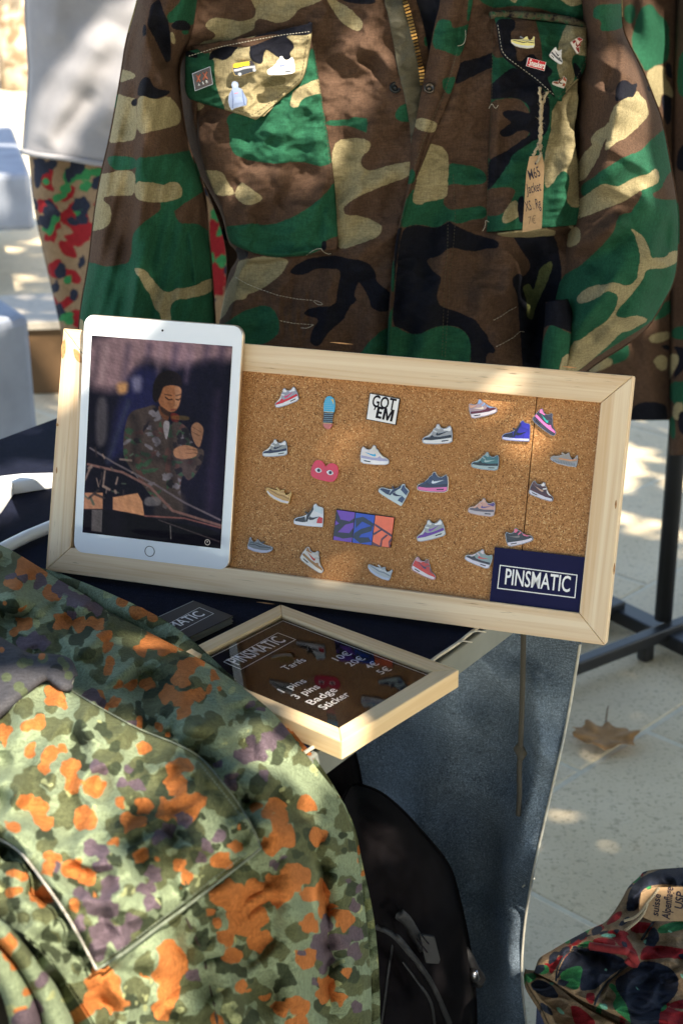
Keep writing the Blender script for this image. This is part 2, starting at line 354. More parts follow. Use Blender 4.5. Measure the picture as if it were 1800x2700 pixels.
# ------------------------------------------------------------------ table
TZ = .75; ta = .95691; td = np.array([math.cos(ta), math.sin(ta), 0]); tn = np.array([math.sin(ta), -math.cos(ta), 0])
A1 = np.array([.118, 1.284, TZ]); KC = np.array([.266, 1.495, TZ]); zup = np.array([0, 0, 1.])
TW = .779; TL = 1.55
tb = thing('display_table', 'folding table with grey edge under dark denim cloth', 'table', KC-td*TL/2-tn*TW/2-zup*TZ)
box('table_top', KC-td*TL-tn*TW, td, tn, zup, ((0, TL), (0, TW), (-.030, -.003)), m_grey_metal, tb, .002)
tcl = box('table_cloth', KC-td*TL-tn*TW, td, tn, zup, ((.004, TL-.004), (.004, TW-.005), (-.0025, 0)), m_denim, tb)
for x in (.14, TL-.42):
    for y in (.10, TW-.10): tube('leg', [KC-td*TL-tn*TW+td*x+tn*y-zup*.03, KC-td*TL-tn*TW+td*x+tn*y-zup*TZ], .016, m_black_metal, tb)
e0 = KC-td*TL; pts = [e0+td*s+zup*.0012+tn*(-.004+.0006*math.sin(s*90)) for s in np.linspace(.05, TL-.01, 160)]
tube('selvedge', pts, .0017, m_thread_w, tcl, 6)
for s in (1.09, 1.275, 1.30, .80):
    q = e0+td*s+zup*.0015-tn*.004; tube('loose_thread', [q, q+tn*.005+td*.004+zup*.002, q+tn*.010+td*.011-zup*.001], .0007, m_thread_w, tcl, 5)
# denim sheet hanging from the short end of the table
sd = -tn; no = np.cross(sd, zup); no = no if no@FW < 0 else -no
def jeans_where(X, Y, S, T):
    P = on_plane(X, Y, KC, no); b = .016*np.sin(X/46+Y/260)+.012*np.sin(X/110-Y/180+1)+.012*crease(X, Y*.3, 80, 5)+.012*wob(X, Y, 130, 2)+ridge(X, Y, [(1395, 1720), (1420, 2000), (1330, 2350), (1350, 2700)], 30, .02)
    b = b*np.clip(T*5, 0, 1); v = rays(X, Y); return P-v*(b/np.abs(v@no))[..., None]
js = panel('denim_sheet', [(760, 1560), (880, 1840), (930, 2000), (930, 2300), (930, 2800)], [(1568, 1450), (1530, 1700), (1498, 1900), (1440, 2150), (1400, 2330), (1378, 2480), (1376, 2600), (1392, 2720), (1400, 2800)], jeans_where, m_jeans, None, step=7)
tag(js, 'washed blue denim sheet with white selvedge hanging below the table end', 'cloth')
X, Y, S, T = loft([(0, 0), (1, 1)], [(1, 0), (2, 2)], .5, False)
pe = smoothline([(1530, 1700), (1498, 1900), (1440, 2150), (1400, 2330), (1378, 2480), (1376, 2600), (1392, 2720), (1400, 2800)], 90)
pp = jeans_where(pe[:, 0]-2, pe[:, 1], np.ones(90), np.full(90, .5)); tube('selvedge', pp-no*.0-rays(pe[:, 0], pe[:, 1])*.004, .0016, m_thread_w, js, 5)
q = on_plane(np.array([1400.]), np.array([2300.]), KC, no)[0]-FW*.03
tube('loose_thread', [q, q+RT*-.008+UP*-.003-FW*.004, q+RT*-.014+UP*-.010], .001, m_thread_w, js, 5)
# cord hanging in front of the denim sheet
cp = np.array([(1374, 1640), (1372, 1760), (1370, 1850), (1366, 1960), (1362, 2030), (1364, 2080), (1360, 2140)], float); cq = smoothline(cp, 40)
cpos = on_plane(cq[:, 0], cq[:, 1], KC-no*-.035, no)-FW*.02
cord = thing('drawcord', 'thin olive grey drawcord with a knot hanging before the denim sheet', 'cord', cpos[-1])
m_cord = plain('olive cord', (.06, .055, .045), .9, .2, 900, bump=.5, bscale=2000); tube('cord', cpos, .0031, m_cord, cord, 7)
i = 26; tube('knot', [cpos[i]-UP*.009, cpos[i]-UP*.004+RT*.002, cpos[i]+UP*.004-RT*.002, cpos[i]+UP*.009], [.003, .0062, .0062, .003], m_cord, cord, 8)
# ------------------------------------------------------------------ cork board in its frame
kb = (CZ-.757)/(CZ-.75); by_, bl_ = -.31669, .31413
bu = np.array([math.cos(by_), math.sin(by_), 0]); bb = np.array([-math.sin(by_), math.cos(by_), 0])
bv = math.cos(bl_)*zup+math.sin(bl_)*bb; bn = np.cross(bu, bv)
bo = CAM+(np.array([-.30203, 1.44585, .75])-CAM)*kb; BW, BH = .56983*kb, .24636*kb; rw = .0265*kb
board = thing('cork_board', 'wide cork pin board in a bare pine frame leaning on the table', 'pin board', bo+bu*BW/2-bn*.009)
for nm, pl, gr in (('frame_rail', [(0, 0), (BW, 0), (BW-rw, rw), (rw, rw)], 0), ('frame_rail', [(0, BH), (rw, BH-rw), (BW-rw, BH-rw), (BW, BH)], 0),
                   ('frame_rail', [(0, 0.0004), (rw-.0002, rw+.0002), (rw-.0002, BH-rw-.0002), (0, BH-.0004)], 1), ('frame_rail', [(BW, 0.0004), (BW, BH-.0004), (BW-rw+.0002, BH-rw-.0002), (BW-rw+.0002, rw+.0002)], 1)):
    prism(nm, pl, bo, bu, bv, bn, -.0195, 0, m_pine, board, .0009, gr)
CK = -.0075
m_knot = plain('pine knot', (.42, .21, .085), .7, .3, 400)
def knot(px, py, a, b, rot):
    c, s_k = math.cos(rot), math.sin(rot); q_ = np.array([(px+c*a*math.cos(x)*(1+.25*math.sin(2*x+1))-s_k*b*math.sin(x), py+s_k*a*math.cos(x)+c*b*math.sin(x)) for x in np.linspace(0, 6.28, 17)[:-1]])
    P_ = on_plane(q_[:, 0], q_[:, 1], bo+bn*.0003, bn); meshobj('knot', P_, [list(range(16))[::-1]], m_knot, board)
for k_ in ((205, 938, 20, 8, 1.15), (168, 920, 5, 26, .1), (1622, 1330, 2.2, 12, .1), (1500, 968, 16, 2, .1), (1618, 1500, 2, 16, .1), (150, 1240, 1.8, 9, .1), (900, 905, 26, 1.8, .09), (700, 1590, 20, 1.6, .12), (152, 1120, 3, 4, 0)): knot(*k_)
def bpx(px, py, dn=CK):
    P = on_plane(np.array([px]), np.array([py]), bo+bn*dn, bn)[0]-bo; return np.array([P@bu, P@bv])
s0 = bpx(1415, 1040); s1 = bpx(1376, 1446); dd = (s1-s0)/(s1[1]-s0[1]); at_ = lambda v: s0+dd*(v-s0[1])
va, vb = rw-.002, BH-rw+.002; g2 = .0005
prism('cork_panel', [(rw-.002, va), (at_(va)[0]-g2, va), (at_(vb)[0]-g2, vb), (rw-.002, vb)], bo, bu, bv, bn, -.014, CK, m_cork, board)
prism('cork_panel', [(at_(va)[0]+g2, va), (BW-rw+.002, va), (BW-rw+.002, vb), (at_(vb)[0]+g2, vb)], bo, bu, bv, bn, -.014, CK, m_cork, board)
prism('back_panel', [(.006, .006), (BW-.006, .006), (BW-.006, BH-.006), (.006, BH-.006)], bo, bu, bv, bn, -.019, -.0145, m_pine2, board, 0, 0)
for x in (.16, .40):
    q = bo+bu*x+bv*(BH*.8)-bn*.02; f_ = q+bb*.085; f_[2] = TZ+.002
    tube('strut', [q, f_], .004, m_black_metal, board, 6)
# ------------------------------------------------------------------ tablet
iu, iv = .02919*kb, .02238*kb; IW, IH = .1695*kb, .24*kb; irot = .00563
c_, s_ = math.cos(irot), math.sin(irot); tu = bu*c_+bv*s_; tv0 = -bu*s_+bv*c_
tilt = math.atan2(.012, .24); tvv = tv0*math.cos(tilt)+bn*math.sin(tilt); tnn = np.cross(tu, tvv); to = bo+bu*iu+bv*iv
def rrect(w_, h_, r, x0=0, y0=0, n=8):
    o = []
    for cx, cy, a0 in ((w_-r, r, -90), (w_-r, h_-r, 0), (r, h_-r, 90), (r, r, 180)):
        for k in range(n+1):
            a = math.radians(a0+90*k/n); o.append((x0+cx+r*math.cos(a), y0+cy+r*math.sin(a)))
    return np.array(o)
tab = thing('tablet', 'white tablet showing a dark photograph, propped in the pin board frame', 'tablet', to+tu*IW/2)
m_gold_al = plain('champagne aluminium', (.72, .60, .47), .3, .05, 100, .85)
m_bezel, t, p = newmat('white glass bezel'); t.links.new(mixc(t, noise(t, 20), (.76, .80, .86, 1), (.80, .83, .88, 1)), p.inputs['Base Color']); p.inputs['Roughness'].default_value = .06; p.inputs['Coat Weight'].default_value = .4; p.inputs['Coat Roughness'].default_value = .02
prism('back_shell', rrect(IW, IH, .0105), to, tu, tvv, tnn, -.0070, -.0008, m_gold_al, tab, .0012)
prism('bezel', rrect(IW-.0016, IH-.0016, .0099, .0008, .0008), to, tu, tvv, tnn, -.0007, 0, m_bezel, tab)
def tpx(px, py, d=.0002):
    P = on_plane(np.array([px]), np.array([py]), to+tnn*d, tnn)[0]-to; return np.array([P@tu, P@tvv])
sq = [tpx(*q) for q in Z('S', [(122, 1905), (1308, 2050), (1418, 310), (207, 205)])]
x0 = (sq[0][0]+sq[3][0])/2; x1 = (sq[1][0]+sq[2][0])/2; y0 = (sq[0][1]+sq[1][1])/2; y1 = (sq[2][1]+sq[3][1])/2
nx, ny = 190, 250; gx, gy = np.meshgrid(np.linspace(x0, x1, nx), np.linspace(y0, y1, ny))
SP = to+tu*gx[..., None]+tvv*gy[..., None]+tnn*.00025
q = SP-CAM; zf = q@FW; QX = (900+FPX*(q@RT)/zf-180)/.3061; QY = (1350-FPX*(q@UP)/zf-820)/.3061
img = np.zeros(QX.shape+(3,))+np.array([12, 12, 24.])
def paint(poly, c, soft=6., op=1., raw=False):
    a = np.clip(.5-sdf_poly(QX, QY, np.asarray(poly, float) if raw else chaikin(poly, 2), max(60., soft))/soft, 0, 1)*op
    img[:] = img*(1-a[..., None])+np.array(c)*a[..., None]
def stroke(pl, wd, c, soft=6., op=1.):
    pl = np.asarray(pl, float); d = np.full(QX.shape, 1e9)
    for a, b in zip(pl[:-1], pl[1:]):
        e = b-a; tq = np.clip(((QX-a[0])*e[0]+(QY-a[1])*e[1])/(e@e), 0, 1); d = np.minimum(d, np.hypot(QX-a[0]-tq*e[0], QY-a[1]-tq*e[1]))
    a = np.clip(.5-(d-wd/2)/soft, 0, 1)*op; img[:] = img*(1-a[..., None])+np.array(c)*a[..., None]
paint([(150, 150), (1480, 250), (1440, 430), (1250, 420), (1100, 460), (900, 480), (760, 430), (640, 420), (520, 640), (380, 700), (150, 650)], (128, 104, 112), 110)
for x, c, wd in ((260, (60, 52, 62), 40), (330, (150, 130, 135), 35), (520, (70, 60, 80), 45), (700, (50, 44, 66), 40), (800, (140, 118, 130), 40), (930, (60, 52, 74), 45), (1060, (120, 100, 115), 35), (1200, (60, 50, 70), 60), (1330, (48, 40, 60), 60)):
    stroke([(x, 300), (x-40, 600)], wd, c, 60, .6)
paint([(540, 480), (800, 500), (760, 900), (470, 1240), (330, 1330), (380, 1000)], (24, 26, 62), 80)
paint([(1000, 480), (1400, 430), (1330, 1900), (1050, 1900), (1100, 1100)], (13, 13, 28), 120); stroke([(1290, 700), (1210, 1700)], 60, (34, 28, 46), 70, .7)
paint([(240, 740), (345, 740), (335, 1150), (235, 1180)], (62, 60, 68), 40); paint([(415, 620), (520, 610), (510, 710), (430, 720)], (172, 128, 88), 45); paint([(540, 560), (640, 560), (630, 700), (560, 700)], (98, 98, 128), 50)
stroke([(520, 780), (340, 1300)], 40, (44, 52, 70), 40, .6)
jk = [(515, 905), (560, 855), (680, 825), (750, 800), (840, 950), (875, 1000), (920, 930), (1040, 1010), (1060, 1100), (1095, 1180), (1175, 1190), (1160, 1300), (1085, 1430), (1030, 1465), (985, 1400), (960, 1540), (1010, 1760), (800, 1700), (640, 1500), (520, 1330), (472, 1240), (480, 1040)]
paint(jk, (58, 50, 48), 8)
jm = np.clip(.5-sdf_poly(QX, QY, chaikin(jk), 60.)/6, 0, 1); keep = img.copy()
for n_, c in ((44, (42, 68, 52)), (34, (100, 98, 108)), (26, (72, 50, 48)), (22, (24, 22, 28))):
    for b in rand_blobs(n_, 480, 1160, 830, 1700, 44, 26, .9): paint(b, c, 7, .9)
for q_, w__ in (([(560, 900), (600, 1060), (560, 1300)], 60), ([(700, 950), (800, 1200)], 40), ([(640, 1230), (900, 1300)], 50), ([(880, 1000), (900, 1500)], 34), ([(1020, 1050), (1060, 1300)], 50)): stroke(q_, w__, (18, 16, 20), 60, .5)
img[:] = keep*(1-jm[..., None])+img*jm[..., None]
paint([(800, 1540), (1000, 1540), (1040, 1800), (700, 1800)], (50, 44, 44), 40, .6)
paint([(770, 800), (880, 870), (860, 960), (790, 900)], (84, 52, 36), 8); paint([(830, 940), (880, 950), (862, 1070), (842, 1120), (815, 1000)], (122, 120, 128), 6)
paint([(815, 650), (900, 635), (978, 660), (972, 740), (958, 810), (930, 860), (880, 875), (810, 845), (775, 780), (785, 700)], (132, 86, 58), 8)
paint([(915, 640), (978, 660), (968, 760), (945, 840), (905, 840), (925, 740)], (158, 116, 88), 14, .75); paint([(745, 705), (772, 695), (778, 780), (752, 782)], (140, 84, 58), 5)
paint([(725, 740), (735, 610), (790, 530), (880, 505), (970, 550), (988, 655), (960, 640), (880, 632), (820, 650), (795, 730), (765, 790), (740, 780)], (17, 12, 13), 10)
paint([(790, 810), (850, 855), (880, 880), (930, 862), (920, 905), (860, 910), (800, 870)], (38, 25, 20), 10, .85)
stroke([(838, 742), (865, 764), (895, 762)], 10, (32, 20, 16), 6); stroke([(928, 760), (950, 768), (968, 752)], 9, (34, 22, 18), 6); stroke([(835, 718), (890, 728)], 9, (38, 24, 18), 8, .8); stroke([(930, 730), (970, 718)], 8, (38, 24, 18), 8, .8)
stroke([(912, 760), (915, 815), (895, 825)], 8, (100, 64, 44), 8, .6); stroke([(884, 852), (930, 850)], 10, (96, 48, 42), 5)
paint([(880, 872), (960, 888), (955, 960), (882, 950)], (110, 30, 24), 8, .6); paint([(885, 895), (1045, 905), (1045, 945), (885, 935)], (120, 96, 40), 10, .45)
paint([(900, 1190), (1000, 1148), (1110, 1180), (1118, 1228), (1090, 1262), (990, 1280), (915, 1262)], (138, 100, 76), 6); paint([(1060, 985), (1110, 950), (1168, 1000), (1160, 1080), (1132, 1185), (1092, 1150), (1058, 1060)], (126, 92, 72), 6)
for a, b in (((1020, 1190), (1110, 1200)), ((1010, 1225), (1110, 1225)), ((1070, 1000), (1140, 1040)), ((1066, 1040), (1130, 1075))): stroke([a, b], 5, (66, 44, 34), 5, .8)
paint([(140, 1565), (300, 1565), (298, 1705), (130, 1705)], (150, 108, 86), 8, 1, True); paint([(385, 1605), (600, 1568), (640, 1640), (657, 1765), (385, 1712)], (160, 116, 88), 8, 1, True)
paint([(660, 1600), (800, 1600), (800, 1680), (650, 1680)], (96, 94, 100), 16, .8)
paint([(110, 1708), (400, 1712), (800, 1800), (1340, 1900), (1330, 2080), (100, 1930)], (8, 8, 15), 10); paint([(205, 1712), (296, 1712), (290, 1905), (200, 1895)], (74, 72, 76), 6, 1, True)
for pl, wd, c in (([(170, 1320), (470, 1390), (700, 1510), (900, 1720), (1320, 1850)], 22, (104, 78, 76)), ([(190, 1180), (400, 1310), (760, 1500), (1000, 1650), (1310, 1800)], 16, (86, 80, 88)), ([(660, 1765), (1000, 1785), (1320, 1870)], 12, (118, 76, 74)), ([(780, 1800), (1310, 1990)], 7, (70, 62, 66)), ([(880, 1850), (885, 1960)], 6, (120, 118, 120))): stroke(pl, wd, c, 10)
for k in range(26):
    a = np.array([rng.uniform(150, 560), rng.uniform(1200, 1640)]); stroke([a, a+rng.normal(0, 45, 2)], rng.uniform(8, 24), random.choice([(120, 104, 100), (44, 38, 42), (86, 74, 72), (70, 84, 74)]), 10, .9)
img[:] = img*(1+.10*wob(QX, QY, 26, 2)[..., None]*.6)+rng.normal(0, 3.5, QX.shape)[..., None]+np.array([5, 4, 8.])*np.clip(wob(QX, QY*.35, 120, 5), 0, 2)[..., None]; img[:] = np.clip(img, 3, 255)*.80
lin = np.where(img/255 < .04045, img/255/12.92, ((img/255+.055)/1.055)**2.4)
m_scr, t, p = newmat('lit tablet screen'); at = N(t, 'ShaderNodeAttribute', attribute_name='pic'); p.inputs['Base Color'].default_value = (.004, .004, .005, 1); p.inputs['Roughness'].default_value = .04
t.links.new(at.outputs['Color'], p.inputs['Emission Color']); p.inputs['Emission Strength'].default_value = .52; p.inputs['Specular IOR Level'].default_value = .03
scr = meshobj('screen', SP.reshape(-1, 3), gridfaces(ny, nx)[:, ::-1], m_scr, tab, False, cattr={'pic': np.concatenate([lin, np.ones(lin.shape[:2]+(1,))], -1)})
def ring(name, o, u, v, r0, r1, mat, parent, n=28, dn=0, nn=None):
    a = np.linspace(0, 2*math.pi, n, endpoint=False); V = np.r_[[o+u*r1*math.cos(x)+v*r1*math.sin(x) for x in a], [o+u*r0*math.cos(x)+v*r0*math.sin(x) for x in a]]
    return meshobj(name, V, [[i, (i+1) % n, n+(i+1) % n, n+i] for i in range(n)], mat, parent)
hb = tpx(*Z('S', [(703, 2070)])[0]); O_ = to+tu*hb[0]+tvv*hb[1]+tnn*.0004
ring('home_button', O_, tu, tvv, .0047, .0054, plain('dark steel ring', (.10, .095, .09), .3, .1, 100, .9), tab)
cb = tpx(*Z('S', [(813, 168)])[0]); O_ = to+tu*cb[0]+tvv*cb[1]+tnn*.0004
a = np.linspace(0, 2*math.pi, 16, endpoint=False); meshobj('camera_lens', [O_+tu*.0011*math.cos(x)+tvv*.0011*math.sin(x) for x in a], [list(range(16))], m_black_print, tab)
ib = tpx(*Z('S', [(1200, 1992)])[0]); O_ = to+tu*ib[0]+tvv*ib[1]+tnn*.0005
m_icon, t, p = newmat('lit icon'); p.inputs['Emission Color'].default_value = (.5, .5, .5, 1); p.inputs['Emission Strength'].default_value = .35; p.inputs['Base Color'].default_value = (0, 0, 0, 1)
ring('screen_icon', O_, tu, tvv, .0024, .0028, m_icon, scr, 20); meshobj('screen_icon', [O_+tu*x+tvv*y for x, y in ((-.0003, -.0003), (.0003, -.0003), (.0003, .0014), (-.0003, .0014))], [[0, 1, 2, 3]], m_icon, scr)
# ------------------------------------------------------------------ lettering
def textmesh(s, bold=0., shear=0.):
    cu = bpy.data.curves.new('lettering', 'FONT'); cu.body = s; cu.size = 1; cu.offset = bold; cu.shear = shear; cu.resolution_u = 3
    o = bpy.data.objects.new('lettering', cu); COL.objects.link(o); dg = bpy.context.evaluated_depsgraph_get(); me = o.evaluated_get(dg).to_mesh()
    V = np.array([tuple(v.co) for v in me.vertices]); F = [list(f.vertices) for f in me.polygons]; o.evaluated_get(dg).to_mesh_clear()
    bpy.data.objects.remove(o); bpy.data.curves.remove(cu); return V, F
CAPH = textmesh('H')[0][:, 1].max()
def lettering(s, o, xd, yd, width, cap, mat, parent, bold=0., shear=0.):
    V, F = textmesh(s, bold, shear); x = V[:, 0]; x = (x-x.min())/(x.max()-x.min())*width; y = V[:, 1]/CAPH*cap
    return meshobj('lettering', np.asarray(o)+x[:, None]*xd+y[:, None]*yd, F, mat, parent)
def lettering_px(s, a, b, po, pn, cap, mat, parent, bold=0., shear=0., lift=.0002):
    P = on_plane(np.array([a[0], b[0]]), np.array([a[1], b[1]]), po+pn*lift, pn); d = P[1]-P[0]; wd = np.linalg.norm(d); xd = d/wd; yd = np.cross(pn, xd)
    return lettering(s, P[0], xd, yd, wd, cap, mat, parent, bold, shear)
def outline_px(name, pts, po, pn, wd, mat, parent, lift=.0002):
    pts = np.asarray(pts, float); P = on_plane(pts[:, 0], pts[:, 1], po+pn*lift, pn); n = len(P); V = []; F = []
    for i in range(n):
        a, b = P[i], P[(i+1) % n]; d = (b-a)/np.linalg.norm(b-a); s = np.cross(pn, d)*wd/2; k = len(V)
        V += [a-d*wd/2-s, b+d*wd/2-s, b+d*wd/2+s, a-d*wd/2+s]; F.append([k, k+1, k+2, k+3])
        for j in range(4): V[k+j] = V[k+j]+pn*(.00002*(i % 2))
    return meshobj(name, V, F, mat, parent)
def flat_px(name, pts, po, pn, t0, t1, mat, parent, b=0):
    pts = np.asarray(pts, float); P = on_plane(pts[:, 0], pts[:, 1], po+pn*t1, pn); u = P[1]-P[0]; u = u/np.linalg.norm(u); v = np.cross(pn, u)
    poly = [((q-P[0])@u, (q-P[0])@v) for q in P]; o = prism(name, poly, P[0], u, v, pn, t0-t1, 0, mat, parent, b); return o
# brand card standing in the corner of the board
cp0 = bo+bn*(CK+.0035); pc = Z('T', [(703, 1120), (1131, 1168), (1109, 1441), (678, 1383)])
m_navy_card = plain('glossy navy card', (.012, .013, .056), .4, .06, 40, spec=.06); crd = thing('brand_card', 'navy card with white boxed lettering in the pin board corner', 'card', on_plane(pc[3:, 0], pc[3:, 1], cp0, bn)[0])
flat_px('card', pc, cp0, bn, -.0007, 0, m_navy_card, crd)
outline_px('border', Z('T', [(728, 1203), (1080, 1248), (1070, 1352), (716, 1308)]), cp0, bn, .0009, m_white_print, crd)
lettering_px('PINSMATIC', Z('T', [(748, 1289)])[0], Z('T', [(1046, 1326)])[0], cp0, bn, .0143, m_white_print, crd, .012)
cl = Z('T', [(1117, 1172), (1088, 1437)]); P = on_plane(cl[:, 0], cl[:, 1], cp0+bn*.0002, bn); tube('crease', P, .0003, m_black_print, crd, 4)
# ------------------------------------------------------------------ pins
RUN = [(0, .13), (.015, .06), (.12, .02), (.45, 0), (.88, .015), (.985, .07), (1, .3), (.975, .50), (.93, .575), (.87, .55), (.80, .50), (.70, .49), (.63, .53), (.57, .64), (.50, .63), (.46, .53), (.40, .50), (.33, .40), (.22, .30), (.10, .25), (.02, .20)]
HIGH = [(0, .12), (.02, .05), (.12, .02), (.5, 0), (.97, 0), (.99, .04), (1, .3), (.985, .60), (.93, .635), (.80, .66), (.73, .74), (.66, .70), (.61, .56), (.52, .45), (.42, .36), (.30, .30), (.12, .26), (.03, .20)]
SLIM = [(0, .28), (.03, .20), (.18, .08), (.40, .01), (.70, -.03), (.96, 0), (1, .10), (.985, .28), (1, .42), (.95, .46), (.90, .36), (.80, .30), (.72, .36), (.69, .46), (.62, .44), (.50, .36), (.30, .34), (.10, .35), (.02, .34)]
RIB = [(0, .20), (.02, .12), (.30, .03), (.70, 0), (.98, .02), (1, .20), (.975, .44), (.93, .45), (.88, .33), (.80, .26), (.70, .36), (.63, .50), (.57, .44), (.45, .40), (.25, .30), (.08, .28)]
def shrink(p, d):
    p = np.asarray(p, float); e = np.roll(p, -1, 0)-p; l = np.hypot(*e.T)[:, None]+1e-9; n_ = np.stack([-e[:, 1], e[:, 0]], 1)/l; m_ = n_+np.roll(n_, 1, 0); m_ /= np.hypot(*m_.T)[:, None]+1e-9
    return p+m_*d
SWOOSH = [(.46, .30), (.50, .27), (.60, .29), (.86, .40), (.62, .35), (.53, .34), (.50, .38)]
def parts_for(kind, c):
    sole, guard, upper, sw, collar, acc = c
    if kind == 'run':
        return [('upper', shrink(RUN, .012), upper), ('midsole', [(.03, .08), (.13, .045), (.45, .025), (.87, .04), (.965, .09), (.97, .19), (.6, .15), (.3, .13), (.05, .15)], sole),
                ('mudguard', [(.035, .155), (.3, .135), (.6, .155), (.97, .20), (.965, .285), (.6, .235), (.40, .24), (.33, .30), (.25, .235), (.12, .225), (.05, .19)], guard),
                ('swoosh', SWOOSH, sw), ('collar', [(.70, .47), (.80, .475), (.93, .55), (.965, .48), (.93, .40), (.82, .42), (.72, .43)], collar), ('tongue', [(.47, .52), (.52, .61), (.57, .615), (.63, .51), (.58, .47)], acc),
                ('toe_box', [(.10, .235), (.22, .245), (.32, .31), (.36, .41), (.28, .34), (.18, .275)], acc), ('air_window', [(.64, .075), (.86, .095), (.86, .125), (.64, .105)], (30, 28, 36))]
    if kind == 'high':
        return [('upper', shrink(HIGH, .012), upper), ('midsole', [(.03, .07), (.13, .04), (.5, .025), (.97, .025), (.97, .10), (.5, .095), (.04, .13)], sole),
                ('toe_cap', [(.04, .14), (.3, .115), (.40, .13), (.38, .31), (.30, .275), (.13, .24), (.05, .19)], guard), ('eyestay', [(.40, .14), (.46, .14), (.52, .30), (.66, .55), (.64, .66), (.57, .50), (.44, .36)], acc),
                ('swoosh', [(.50, .24), (.55, .20), (.66, .22), (.88, .34), (.67, .29), (.58, .29), (.56, .33)], sw), ('heel', [(.78, .12), (.965, .12), (.975, .30), (.86, .33), (.80, .24)], guard if acc == guard else collar), ('collar', [(.70, .50), (.96, .42), (.965, .58), (.80, .635), (.73, .70), (.69, .66)], collar)]
    if kind == 'slim':
        return [('upper', shrink(SLIM, .012), upper), ('midsole', [(.05, .195), (.19, .10), (.40, .03), (.70, -.005), (.95, .02), (.97, .10), (.72, .08), (.42, .115), (.20, .17), (.06, .25)], sole),
                ('wave_line', [(.08, .30), (.30, .25), (.50, .20), (.70, .22), (.97, .17), (.97, .205), (.70, .255), (.50, .235), (.30, .285), (.08, .325)], guard), ('wave_line', [(.30, .32), (.52, .29), (.72, .29), (.95, .25), (.95, .28), (.72, .32), (.52, .325)], acc), ('tongue', [(.60, .42), (.69, .44), (.71, .36), (.62, .36)], collar)]
    return [('upper', shrink(RIB, .012), upper), ('midsole', [(.03, .12), (.30, .055), (.70, .025), (.97, .04), (.97, .20), (.70, .14), (.30, .16), (.04, .19)], sole), ('stripe', [(.30, .20), (.70, .20), (.96, .26), (.96, .31), (.70, .25), (.34, .25)], sw)]+[('rib', [(x, .045+.04*abs(x-.7)), (x+.012, .045+.04*abs(x-.7)), (x+.012, .145), (x, .145)], guard) for x in np.arange(.12, .95, .06)]
OUT = dict(run=RUN, high=HIGH, slim=SLIM, rib=RIB)
def shoe_pin(px, py, wpx, rot, face, kind, cols, label, group, po, pn, edge=None, asp=1., parent_loc=None):
    ang = math.radians(rot); P = on_plane(np.array([px, px+8*math.cos(ang)]), np.array([py, py-8*math.sin(ang)]), po, pn); u = P[1]-P[0]; sc_ = np.linalg.norm(u)/8; u /= np.linalg.norm(u); v = np.cross(pn, u); Wd = wpx*sc_
    o_ = thing('sneaker_pin', label, 'pin', P[0], group); tr = lambda q: np.array([((.5-x) if face > 0 else (x-.5), y-.28) for x, y in np.asarray(q, float)])*np.array([Wd*asp, Wd])
    prism('metal_edge', tr(OUT[kind]), P[0], u, v, pn, .0008, .0031, edge or m_silver, o_)
    for i, (nm, poly, c) in enumerate(parts_for(kind, cols)): 
        h = .00315+.00010*min(i, 6); prism(nm, tr(poly), P[0], u, v, pn, .0016, h, en(c), o_)
    up_ = [c for c in o_.children if c.name.startswith('upper')]; prism('laces', tr([(.36, .43), (.40, .47), (.52, .40), (.49, .37)]), P[0], u, v, pn, .0016, .0039, en(cols[5]), up_[0] if up_ else o_)
    prism('clutch', [(math.cos(a)*.0015, math.sin(a)*.0015) for a in np.linspace(0, 6.28, 9)[:-1]], P[0], u, v, pn, -.004, .0009, m_gold, o_)
    return o_
BP = bo+bn*CK; W_ = (226, 226, 232); K_ = (24, 24, 32)
G1 = 'enamel pins on the cork board'
